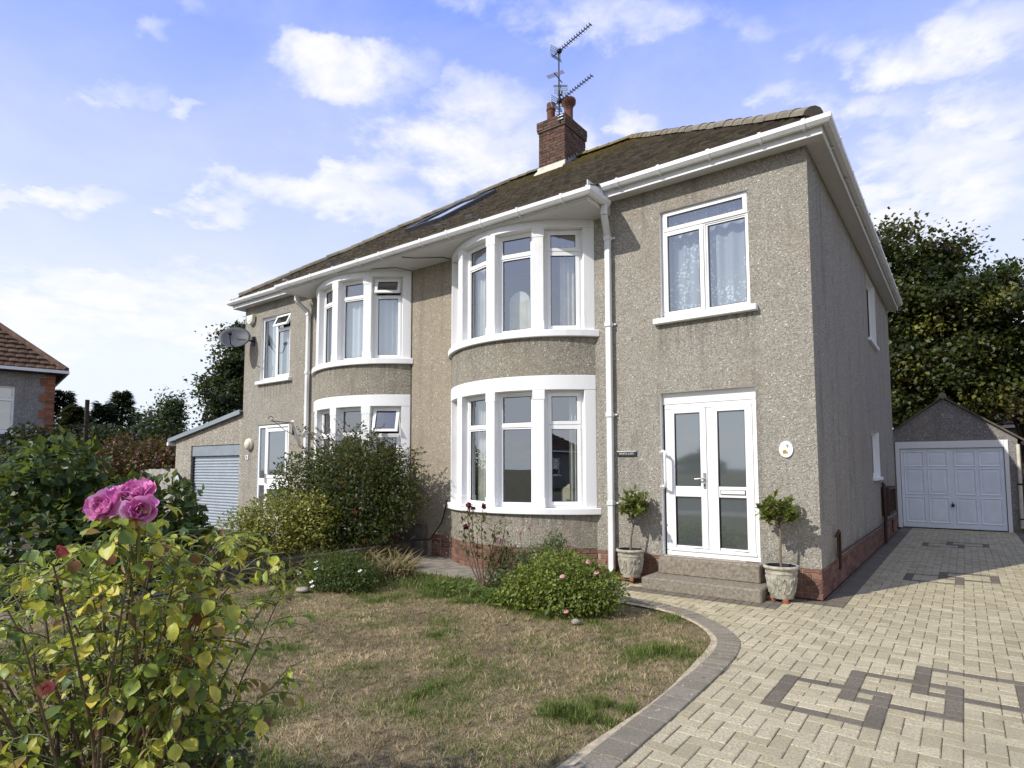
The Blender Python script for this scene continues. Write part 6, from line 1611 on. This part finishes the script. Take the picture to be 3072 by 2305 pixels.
# second rose: tall bare stems, brownish leaves, dark red spent blooms
r2 = empty('rose_bush', (-3.28, -1.66, 0), 'tall thin rose with brown leaves and dark red spent blooms before the bay', 'rose bush')
m = MB(); P_, N_, T_ = [], [], []
for (tx, ty, tz) in ((-3.55, -1.62, 1.0), (-3.50, -1.60, .92), (-3.33, -1.6, .92), (-3.62, -1.62, .72), (-3.15, -1.6, .75), (-3.42, -1.6, .62), (-3.02, -1.55, .82), (-3.2, -1.62, .55)):
    b = Vector((-3.28+random.uniform(-.03, .03), -1.66, 0)); t = Vector((tx, ty, tz)); md = b.lerp(t, .5)+Vector(((t.x-b.x)*.25, 0, -.02)); m.tube([b, b.lerp(md, .5), md, md.lerp(t, .55)+Vector((random.uniform(-.02, .02), 0, 0)), t], [.009, .008, .007, .005, .004], 5)
    for k in range(22):
        f = random.uniform(.3, 1.0); p = md.lerp(t, f) if f > .35 else b.lerp(md, .6+f); o = Vector(unit(1)[0]); P_.append(p+o*.05); N_.append(o+Vector((0, 0, .6))); T_.append(o+Vector((0, 0, -.5)))
m.build('canes', MT['cane'], r2); leaf_batch('leaves', P_, N_, T_, rng.uniform(.04, .075, len(P_)), pick([(.09, .08, .025), (.14, .10, .03), (.16, .06, .035), (.10, .12, .03)], [4, 3, 3, 2], len(P_)), MT['leaf'], r2, 'oval', .1)
drm = mat_plain('dark_red_petal', (.13, .018, .025), .7, .2, 0, .3, 60)
for p in ((-3.53, -1.62, .96), (-3.47, -1.62, .94), (-3.30, -1.62, .96), (-3.58, -1.62, .70)):
    m = MB()
    for k in range(14): c = Vector(p)+Vector(unit(1)[0])*.02; m.disc(c, Vector(unit(1)[0]), Vector(unit(1)[0]), .024, .02, 7)
    m.build('spent_bloom', drm, r2, fix=False)

# ------------------------------------------------------------------ pink rose in the foreground
RB = Vector((-.86, -6.36, 0))
rose = empty('rose_bush', RB, 'large rose bush with yellowing leaves and a cluster of pink blooms on top', 'rose bush')
LX, LD = Vector((.80, .60, 0)), Vector((-.60, .80, 0))          # across and away from the street side
LEAFC = [(.60, .58, .085), (.45, .50, .07), (.27, .35, .055), (.12, .19, .038), (.07, .12, .034), (.20, .06, .03), (.30, .20, .055), (.56, .53, .14)]
LEAFW = [3.4, 3.8, 3.6, 2.4, 1.6, .6, .7, .7]
def leaflet_me(ci, sh):
    """one rose leaflet, 22 triangles, length 1 along +x, slightly toothed and folded"""
    ws = [0, .22, .33, .37, .34, .22, 0]; n = len(ws)-1; V = []; F = []
    for i, w_ in enumerate(ws):
        t = i/n; dro = -.20*t*t*(1+sh*.5)+.06*t; tw = .09*math.sin(t*3+sh*2)
        V += [(t, -w_*(1+.08*math.sin(i*5+sh)), dro+.20*w_+tw), (t, 0, dro-.05), (t, w_*(1+.08*math.cos(i*4+sh)), dro+.20*w_-tw)]
    for i in range(n):
        for k in range(2): F.append((i*3+k, (i+1)*3+k, (i+1)*3+k+1, i*3+k+1))
    me = bpy.data.meshes.new('leaflet'); me.from_pydata(V, [], F); me.materials.append(MT['rose_leaf'])
    ca = me.color_attributes.new('Col', 'FLOAT_COLOR', 'POINT'); c = LEAFC[ci]
    cols = []
    for v in V:
        e = 1.0+(.18*(abs(v[1])/.36)); cols += [c[0]*e*(1+.25*v[0]*(ci in (0, 1))), c[1]*e, c[2], 1]
    ca.data.foreach_set('color', cols); me.polygons.foreach_set('use_smooth', [True]*len(F)); return me
LME = [[leaflet_me(c, s_) for s_ in range(3)] for c in range(len(LEAFC))]
canes = MB(); twigs = MB(); leaves = []
tips = []
for i in range(58):
    a = random.uniform(-.80, .40); dpt = random.uniform(-.26, .55); z = random.uniform(.55, 1.2)
    top = 1.20-.45*max(0, abs(a+.12)-.22)-.15*abs(dpt)
    z = min(z, top) if i > 16 else top-random.uniform(0, .10)
    tips.append(RB+LX*a+LD*dpt+Vector((0, 0, z)))
# arching canes towards the lawn, and the ones carrying the blooms
tips += [Vector((-.50, -6.20, 1.10)), Vector((-.56, -6.19, .95)), Vector((-.62, -6.12, .86)), Vector((-.70, -6.10, 1.18)), Vector((-.59, -6.23, .84)), Vector((-.58, -6.26, 1.02)), Vector((-.72, -6.12, 1.0)),
         Vector((-.60, -6.49, 1.27)), Vector((-.55, -6.46, 1.26)), Vector((-.64, -6.40, 1.22)), Vector((-.62, -6.62, 1.16)), Vector((-.68, -6.72, 1.12)), Vector((-.5, -6.36, 1.16))]
tips = [t-LX*.05 if i >= 58 and i < 65 else t for i, t in enumerate(tips)]
for t in tips:
    b = RB+Vector((random.uniform(-.14, .14), random.uniform(-.14, .14), 0)); d = t-b
    md = b+d*.5+Vector((-d.x*.18, -d.y*.18, .10*d.length)); path = []
    for k in range(7):
        f = k/6; path.append(b*(1-f)**2+md*2*f*(1-f)+t*f*f+Vector((random.uniform(-.008, .008), random.uniform(-.008, .008), 0)))
    rr = random.uniform(.55, 1.0); canes = MB()
    canes.tube(path, [r_*rr for r_ in (.0085, .008, .0072, .0062, .005, .0038, .0026)], 6)
    canes.build('cane', MT['cane'], rose, smooth=60, fix=False)
    for q in range(random.randint(13, 16)):
        f = (1-.54*random.random()**1.6)*5.99; j = int(f); p = path[j].lerp(path[j+1], f-j)
        o = Vector((random.gauss(0, 1), random.gauss(0, 1), random.uniform(-.15, .55))).normalized()
        pl = random.uniform(.05, .085); e = p+o*pl+Vector((0, 0, .01)); e2 = e+(o+Vector((0, 0, -.35))).normalized()*.055
        twigs.tube([p, p.lerp(e, .5)+Vector((0, 0, .008)), e, e2], [.0022, .002, .0016, .001], 4, False)
        ci = int(rng.choice(len(LEAFC), p=np.array(LEAFW)/sum(LEAFW)))
        side = o.cross(Vector((0, 0, 1))).normalized()
        big = random.uniform(.030, .053)
        dn = Vector((0, 0, -random.uniform(.2, 1.5)))
        for (pp, td, s_) in ((e2, o+dn, 1.05), (e, side+o*.35+dn, .95), (e, -side+o*.35+dn, .95), (p.lerp(e, .62), side+o*.2+dn, .8), (p.lerp(e, .62), -side+o*.2+dn, .8)):
            if random.random() < .12: continue
            c2 = ci if random.random() < .7 else int(rng.choice(len(LEAFC), p=np.array(LEAFW)/sum(LEAFW)))
            if pp.z < .48 and c2 in (0, 1, 7): c2 = int(rng.choice([3, 4, 2]))
            if pp.z > .95 and c2 in (3, 4) and random.random() < .5: c2 = int(rng.choice([0, 1, 1, 2]))  # sunlit top painted into leaf colour: yellower high up, darker green low down
            leaves.append((pp, td.normalized(), o, big*s_, c2))
twigs.build('leaf_stalks', MT['stemg'], rose, fix=False)['kind'] = 'stuff'
def leaf_matrix(p, td, o, s_):
    x = td.normalized(); n = (Vector((0, 0, 1))+Vector(unit(1)[0])*.6+o*.7); y = n.cross(x).normalized(); z = x.cross(y)
    return Matrix(((x.x*s_, y.x*s_, z.x*s_, p.x), (x.y*s_, y.y*s_, z.y*s_, p.y), (x.z*s_, y.z*s_, z.z*s_, p.z), (0, 0, 0, 1)))
leaves.sort(key=lambda l: (0 if in_view(*l[0], 0) else 1, (l[0]-CAMP).length/l[3]))
restl = leaves[290:]
for (p, td, o, s_, ci) in leaves[:290]:
    ob = bpy.data.objects.new('leaf', LME[ci][random.randrange(3)]); COL.objects.link(ob); ob.parent = rose
    Mx = leaf_matrix(p, td, o, s_); ob.matrix_basis = Matrix.Translation(-wloc(rose)) @ Mx
n = len(restl)
fo = leaf_batch('foliage', [l[0] for l in restl], [(Vector((0, 0, 1))+Vector(unit(1)[0])*.55) for l in restl], [l[1] for l in restl], [l[3] for l in restl], np.array([LEAFC[l[4]] for l in restl])*rng.uniform(.85, 1.15, (n, 1)), MT['rose_leaf'], rose, 'oval', .05); fo['kind'] = 'stuff'
# blooms: layered ruffled petals, each petal a piece
PET = [(.86, .28, .61), (.80, .21, .53), (.90, .42, .69), (.68, .14, .43)]
def petal_me(ci, sh):
    V, F = [], []; nu, nv = 5, 4
    for i in range(nu+1):
        t = i/nu; w_ = math.sin(min(1, t*1.25)*math.pi*.5)**.7*(.46 if t < .95 else .40)
        for j in range(nv+1):
            s_ = j/nv*2-1; ruf = .09*math.sin(s_*7+sh*2)*t*t+.03*math.sin(t*7+sh)
            V.append((t*(1-.10*s_*s_*t), s_*w_, .34*t*t+.22*s_*s_*t-.10*t+ruf))
    for i in range(nu):
        for j in range(nv): k = i*(nv+1)+j; F.append((k, k+nv+1, k+nv+2, k+1))
    me = bpy.data.meshes.new('petal'); me.from_pydata(V, [], F); me.materials.append(MT['petal'])
    ca = me.color_attributes.new('Col', 'FLOAT_COLOR', 'POINT'); c = PET[ci]
    ca.data.foreach_set('color', sum([[c[0]*(.85+.2*v[0]), c[1]*(.6+.7*v[0]), c[2]*(.8+.3*v[0]), 1] for v in V], [])); me.polygons.foreach_set('use_smooth', [True]*len(F)); return me
PME = [[petal_me(c, s_) for s_ in range(3)] for c in range(len(PET))]
def bloom(c, axis, R, n=22, label=None):
    c = Vector(c); z = Vector(axis).normalized(); x = z.orthogonal().normalized(); y = z.cross(x)
    m = MB(); m.lathe([(.001, -.02), (.012, -.014), (.014, 0), (.004, .006)], (0, 0, 0), 8); m.v = [tuple(c-z*.004+x*v[0]+y*v[1]+z*v[2]) for v in m.v]
    fl = m.build('rose_bloom', MT['stemg'], rose, smooth=179)
    if label: fl['label'] = label
    for k in range(n):
        f = k/(n-1); a = k*2.399; open_ = 1.5-1.25*f+random.uniform(-.18, .18); L = R*(1.08-.45*f)*random.uniform(.82, 1.12)
        d = x*math.cos(a)+y*math.sin(a); px = (d*math.sin(open_)+z*math.cos(open_)).normalized(); py = z.cross(d).normalized(); pz = px.cross(py)
        py = py*random.uniform(.9, 1.25)
        b = c+z*(.006*f)
        Mx = Matrix(((px.x*L, py.x*L, pz.x*L, b.x), (px.y*L, py.y*L, pz.y*L, b.y), (px.z*L, py.z*L, pz.z*L, b.z), (0, 0, 0, 1)))
        ob = bpy.data.objects.new('petal', PME[random.choice([0, 0, 1, 2, 2, 3])][random.randrange(3)]); COL.objects.link(ob); ob.parent = fl; ob.matrix_basis = Matrix.Translation(-wloc(fl)) @ Mx
bloom((-.592, -6.515, 1.292), (.50, -.75, .45), .050, 24)
bloom((-.612, -6.480, 1.318), (.15, -.35, .9), .042, 18)
bloom((-.592, -6.442, 1.322), (.55, -.5, .75), .050, 24)
bloom((-.540, -6.455, 1.288), (.75, -.25, .15), .046, 20, 'drooping bloom with a browning edge')
m = MB()
for p in ((-.655, -6.595, 1.185), (-.562, -6.64, .87), (-.525, -6.47, 1.265)):
    m = MB()
    for k in range(7): c = Vector(p)+Vector(unit(1)[0])*.007; m.disc(c, Vector(unit(1)[0]), Vector(unit(1)[0]), .015, .011, 7)
    m.build('withered_bud', bpy.data.materials.get('withered_petal') or mat_plain('withered_petal', (.42, .11, .09), .7, .2, 0, .3, 60), rose, fix=False)
for (b, t) in (((-.62, -6.44, 1.08), (-.595, -6.51, 1.28)), ((-.63, -6.42, 1.10), (-.594, -6.445, 1.31)), ((-.60, -6.43, 1.10), (-.548, -6.456, 1.28)), ((-.62, -6.43, 1.12), (-.612, -6.478, 1.31))):
    m = MB(); m.tube([b, Vector(b).lerp(Vector(t), .5)+Vector((.008, 0, 0)), t], .004, 5); m.build('flower_stalk', MT['stemg'], rose)

# ---- small plants round the rose
fu = bush('fuchsia', 'low dark leaved shrub with one pink red flower at the foot of the roses', (-1.35, -6.0, 0), [((-1.42, -6.12, .30), (.32, .32, .32), 1300), ((-1.30, -5.95, .20), (.26, .24, .20), 700)], .045,
     [(.022, .036, .014), (.035, .052, .018), (.055, .06, .02), (.09, .05, .025)], [4, 4, 2, 1], 'oval', 'shrub', 'leaf', stems=10)
m = MB(); c = Vector((-.93, -6.06, .60))
for k in range(5): a = k*2*math.pi/5; d = Vector((math.cos(a), math.sin(a), -.5)).normalized(); s_ = d.cross(Vector((0, 0, 1))).normalized()*.008; m.quad(c, c+d*.02+s_, c+d*.036, c+d*.02-s_)
m.lathe([(.002, -.03), (.010, -.02), (.011, -.005), (.003, 0)], c, 8); m.build('flower', mat_plain('fuchsia_red', (.65, .06, .12), .5, .3), fu, fix=False)
tf_ = empty('tufted_plant', (-1.68, -5.62, 0), 'spiky blue green tufted plant at the edge of the lawn', 'plant')
P_ = []; N_ = []; T_ = []
for k in range(46): a = random.uniform(0, 6.28); e = random.uniform(.35, 1.5); d = Vector((math.cos(a)*math.cos(e), math.sin(a)*math.cos(e), math.sin(e))); P_.append((-1.68+random.uniform(-.03, .03), -5.62+random.uniform(-.03, .03), 0)); T_.append(d); N_.append(Vector((-d.x*d.z, -d.y*d.z, 1-d.z*d.z))+Vector(unit(1)[0])*.1)
leaf_batch('blades', P_, N_, T_, rng.uniform(.12, .21, 46), pick([(.06, .13, .075), (.09, .17, .09), (.05, .10, .06)], [1, 1, 1], 46), MT['leaf'], tf_, 'blade', .15)
def stone(p, r, label):
    m = MB(); m.lathe([(.01, -.5), (.8, -.3), (1.0, .0), (.8, .4), (.4, .6), (.01, .66)], (0, 0, 0), 12)
    m.v = [tuple(Vector(p)+Vector((v[0]*r[0]*(1+.12*math.sin(3*i)), v[1]*r[1]*(1+.1*math.cos(2.3*i)), v[2]*r[2]))) for i, v in enumerate(m.v)]
    tag(m.build('stone', mat_plain('pale_stone', (.30, .27, .21), .9, .1, 0, .25, 20, .4) if 'pale_stone' not in bpy.data.materials else bpy.data.materials['pale_stone'], None, smooth=179), label, 'stone')
stone((-4.92, -2.93, .01), (.10, .07, .05), 'flat pale stone beside the daisy mound'); stone((-1.63, -2.34, .01), (.045, .04, .045), 'small round grey stone below the pink flowered bush')

# ------------------------------------------------------------------ lawn
def green_amt(x, y):
    v = mnoise.fractal(Vector((x*1.7, y*1.7, 3.1)), .6, 2.0, 5); v2 = mnoise.fractal(Vector((x*6, y*6, 1.1)), .7, 2.0, 3)
    g = v*.95-.16; hm_ = .55+.9*v2
    for (a, b_, r, s_) in ((-.55, -4.05, .34, 1.1), (-.42, -3.85, .18, 1.0), (-.75, -2.75, .5, .28), (-1.1, -3.2, .5, .28), (-.45, -4.75, .25, .5), (-.95, -4.35, .14, .7), (-2.9, -1.75, .9, .9), (-4.0, -1.7, .8, .6), (-.85, -2.05, .4, .3), (-1.3, -2.4, .3, .25), (-5.4, -4.1, .8, .45), (-4.6, -3.5, .5, .2), (-1.9, -5.6, .5, .45), (-1.5, -5.9, .6, .4)):
        g += hm_*s_*math.exp(-((x-a)**2+(y-b_)**2)/r**2*1.2)
    return g
lawnm, T = new_mat('lawn_thatch'); P = gpos(T); n1 = T.noise(P, 1.7, 6, .62); n2 = T.noise(P, 22, 6, .7); n3 = T.noise(P, 110, 4, .7)
lc = T.mix(T.smooth(n1.outputs[0], .38, .64), rgb(.33, .25, .14), rgb(.23, .175, .10)); lc = T.mix(T.math('MULTIPLY', T.smooth(n2.outputs[0], .42, .66), .6), lc, rgb(.10, .08, .045)); lc = T.mix(T.math('MULTIPLY', T.smooth(n3.outputs[0], .45, .7), .5), lc, rgb(.50, .41, .27))
finish(lawnm, T, lc, .95, .1, n3.outputs[0], .9, .012)
m = MB(); gx, gy = np.linspace(-5.97, -.28, 90), np.linspace(-7.4, -1.2, 96)
hgt = lambda x, y: -.016+.014*mnoise.noise(Vector((x*1.3, y*1.3, 0)))-.004
idx = {}
for j, y in enumerate(gy):
    for i, x in enumerate(gx): idx[i, j] = len(m.v); m.v.append((x, y, hgt(x, y)))
for j in range(95):
    for i in range(89):
        xc, yc = (gx[i]+gx[i+1])/2, (gy[j]+gy[j+1])/2
        if yc > -3.2 and outside_kerb(xc, yc, .06): continue
        m.p.append((idx[i, j], idx[i+1, j], idx[i+1, j+1], idx[i, j+1])); m.mi.append(0)
lawn = m.build('lawn', lawnm, None, smooth=179, fix=False); lawn['kind'] = 'structure'
def in_lawn(x, y):
    return -5.95 < x < -.285 and -7.3 < y < -1.22 and not outside_kerb(x, y, -.035)
N0 = 330000
X = rng.uniform(-5.95, -.25, N0*2); Y = -1.2-6.0*rng.uniform(0, 1, N0*2)
dist = np.hypot(X-CAMP.x, Y-CAMP.y); keep = rng.uniform(0, 1, N0*2) < np.clip(5.2/dist, .3, 1)**1.1; X, Y = X[keep], Y[keep]
# kerb test on a grid for speed
gxn, gyn = np.linspace(-6, 0, 241), np.linspace(-7.4, -1.1, 253)
ok = np.array([[in_lawn(x, y) for x in gxn] for y in gyn]); gr = np.array([[green_amt(x, y) for x in gxn] for y in gyn])
ii = np.clip(((X+6)/6*240).round().astype(int), 0, 240); jj = np.clip(((Y+7.4)/6.3*252).round().astype(int), 0, 252)
k = ok[jj, ii]; X, Y, G = X[k], Y[k], gr[jj, ii][k]; n = len(X)
isg = rng.uniform(-.25, .9, n) < G
Z = np.array([hgt(x, y) for x, y in zip(X, Y)])-.003
ang = rng.uniform(0, 2*np.pi, n); ln = np.where(isg, rng.uniform(.35, 1.25, n), rng.uniform(.1, .85, n)); 
Td = np.stack([np.cos(ang)*np.cos(ln), np.sin(ang)*np.cos(ln), np.sin(ln)], 1)
tall = np.clip((G-.45)*1.6, 0, 1.2)
cl_ = np.array([mnoise.noise(Vector((x*16, y*16, 2))) for x, y in zip(X, Y)])
Ls = np.where(isg, rng.uniform(.022, .05, n)*(1+1.2*tall), rng.uniform(.02, .05, n)*(1+.9*np.clip(cl_, -.6, .8)))
colr = np.where(isg[:, None], pick([(.10, .15, .03), (.15, .20, .04), (.21, .24, .07), (.27, .29, .08)], [3, 3, 2, 1], n), pick([(.44, .355, .22), (.35, .275, .165), (.56, .47, .32), (.22, .165, .10), (.27, .245, .13)], [4, 3, 2.2, 2.2, 2.2], n)*np.array([1, .97, .86])*(1+.5*np.clip(cl_, -.7, .5))[:, None]*(1+.45*np.clip(np.array([mnoise.fractal(Vector((x*2.2, y*2.2, 8)), .6, 2.0, 4) for x, y in zip(X, Y)]), -.8, .8))[:, None])
Nd = np.stack([-np.sin(ang), np.cos(ang), np.zeros(n)], 1)*.3+np.stack([-np.cos(ang)*np.sin(ln), -np.sin(ang)*np.sin(ln), np.cos(ln)], 1)
V = np.stack([X, Y, Z], 1)
Wd = Ls  # blade length
gb = leaf_batch('grass', V, Nd, Td, Wd, colr, MT['grass'], None, 'thin'); tag(gb, None, None, None, 'stuff'); gb['label'] = 'short parched lawn grass with green patches'
# weeds and rough grass along the bed by the path
Pw, Nw, Tw, Sw, Cw_ = [], [], [], [], []
for i in range(7600):
    x = random.uniform(-5.85, -2.3); y = random.gauss(-1.66, .28)-.10*(x < -3.9)
    if y > -1.24 or not in_lawn(x, y): continue
    a = random.uniform(0, 6.28); e = random.uniform(.3, 1.3); d = Vector((math.cos(a)*math.cos(e), math.sin(a)*math.cos(e), math.sin(e)))
    Pw.append((x, y, -.01)); Tw.append(d); Nw.append((-d.x*d.z+random.gauss(0, .1), -d.y*d.z, 1-d.z*d.z+.05)); Sw.append(random.uniform(.05, .13))
gw = leaf_batch('rough_grass', Pw, Nw, Tw, Sw, pick([(.085, .135, .025), (.12, .18, .035), (.17, .21, .05), (.28, .23, .11)], [4, 4, 2, 1.3], len(Pw)), MT['leaf'], None, 'blade', .2); gw['kind'] = 'stuff'; gw['label'] = 'longer green grass and weeds along the flower bed'
Pw, Nw, Tw, Sw = [], [], [], []
for i in range(900):
    x = random.uniform(-3.9, -2.1); y = random.gauss(-2.0, .10)+.18*(x < -3.0)
    a = random.uniform(0, 6.28); e = random.uniform(.1, .9); d = Vector((math.cos(a)*math.cos(e), math.sin(a)*math.cos(e), math.sin(e)))
    Pw.append((x, y, 0)); Tw.append(d); Nw.append((random.gauss(0, .3), random.gauss(0, .3), 1)); Sw.append(random.uniform(.05, .11))
gw = leaf_batch('ground_cover', Pw, Nw, Tw, Sw, pick([(.09, .15, .03), (.13, .20, .04), (.18, .24, .06)], [3, 4, 2], len(Pw)), MT['leaf'], None, 'oval', .1); gw['kind'] = 'stuff'; gw['label'] = 'broad leaved weeds below the thin rose'
# dry tufts by the garden wall
for (x, y, r, nn, lab) in ((-5.86, -1.2, .22, 260, 'dry grass leaning on the garden wall near the hose'), (-5.84, -2.45, .24, 280, 'dry grass leaning on the garden wall beside the euonymus'), (-5.88, -.75, .16, 160, 'small dry grass tuft by the stub wall'), (-4.75, -1.75, .30, 420, 'dry straw coloured grass tuft between daisy mound and path'), (-5.55, -2.05, .28, 330, 'dry thin grass against the garden wall, behind the daisy mound'), (-5.75, -2.9, .25, 260, 'sparse dry grass at the near end of the garden wall'), (-5.2, -1.2, .3, 330, 'dry arching grass at the corner of the path')):
    Pd, Nd_, Td_, Sd = [], [], [], []
    for i in range(nn):
        a = random.uniform(0, 6.28); e = random.uniform(.35, 1.45); d = Vector((math.cos(a)*math.cos(e), math.sin(a)*math.cos(e), math.sin(e))); rr = r*math.sqrt(random.random()); b = random.uniform(0, 6.28)
        Pd.append((x+rr*math.cos(b), y+rr*.6*math.sin(b), -.01)); Td_.append(d); Nd_.append((-d.x*d.z+random.gauss(0, .2), -d.y*d.z+random.gauss(0, .2), 1-d.z*d.z+.05)); Sd.append(random.uniform(.12, .34))
    g = leaf_batch('dry_grass', Pd, Nd_, Td_, Sd, pick([(.30, .24, .12), (.22, .17, .08), (.16, .14, .05), (.38, .31, .18)], [3, 3, 1.5, 1.5], nn), MT['grass'], None, 'blade', .35); tag(g, lab, 'grass tuft', 'dry grass tufts by the garden wall')
# far side of the drive, outside the frame: soil strip
sheet('soil_strip', [(DRX1, -7.6), (5.5, -7.6), (5.5, 9.9), (DRX1, 9.9)], -.012, MT['soil'])
sheet('bed_soil', [(-15, -.02), (-15, -3.6), (-6.1, -3.6), (-6.1, -.02)], -.006, MT['soil'])
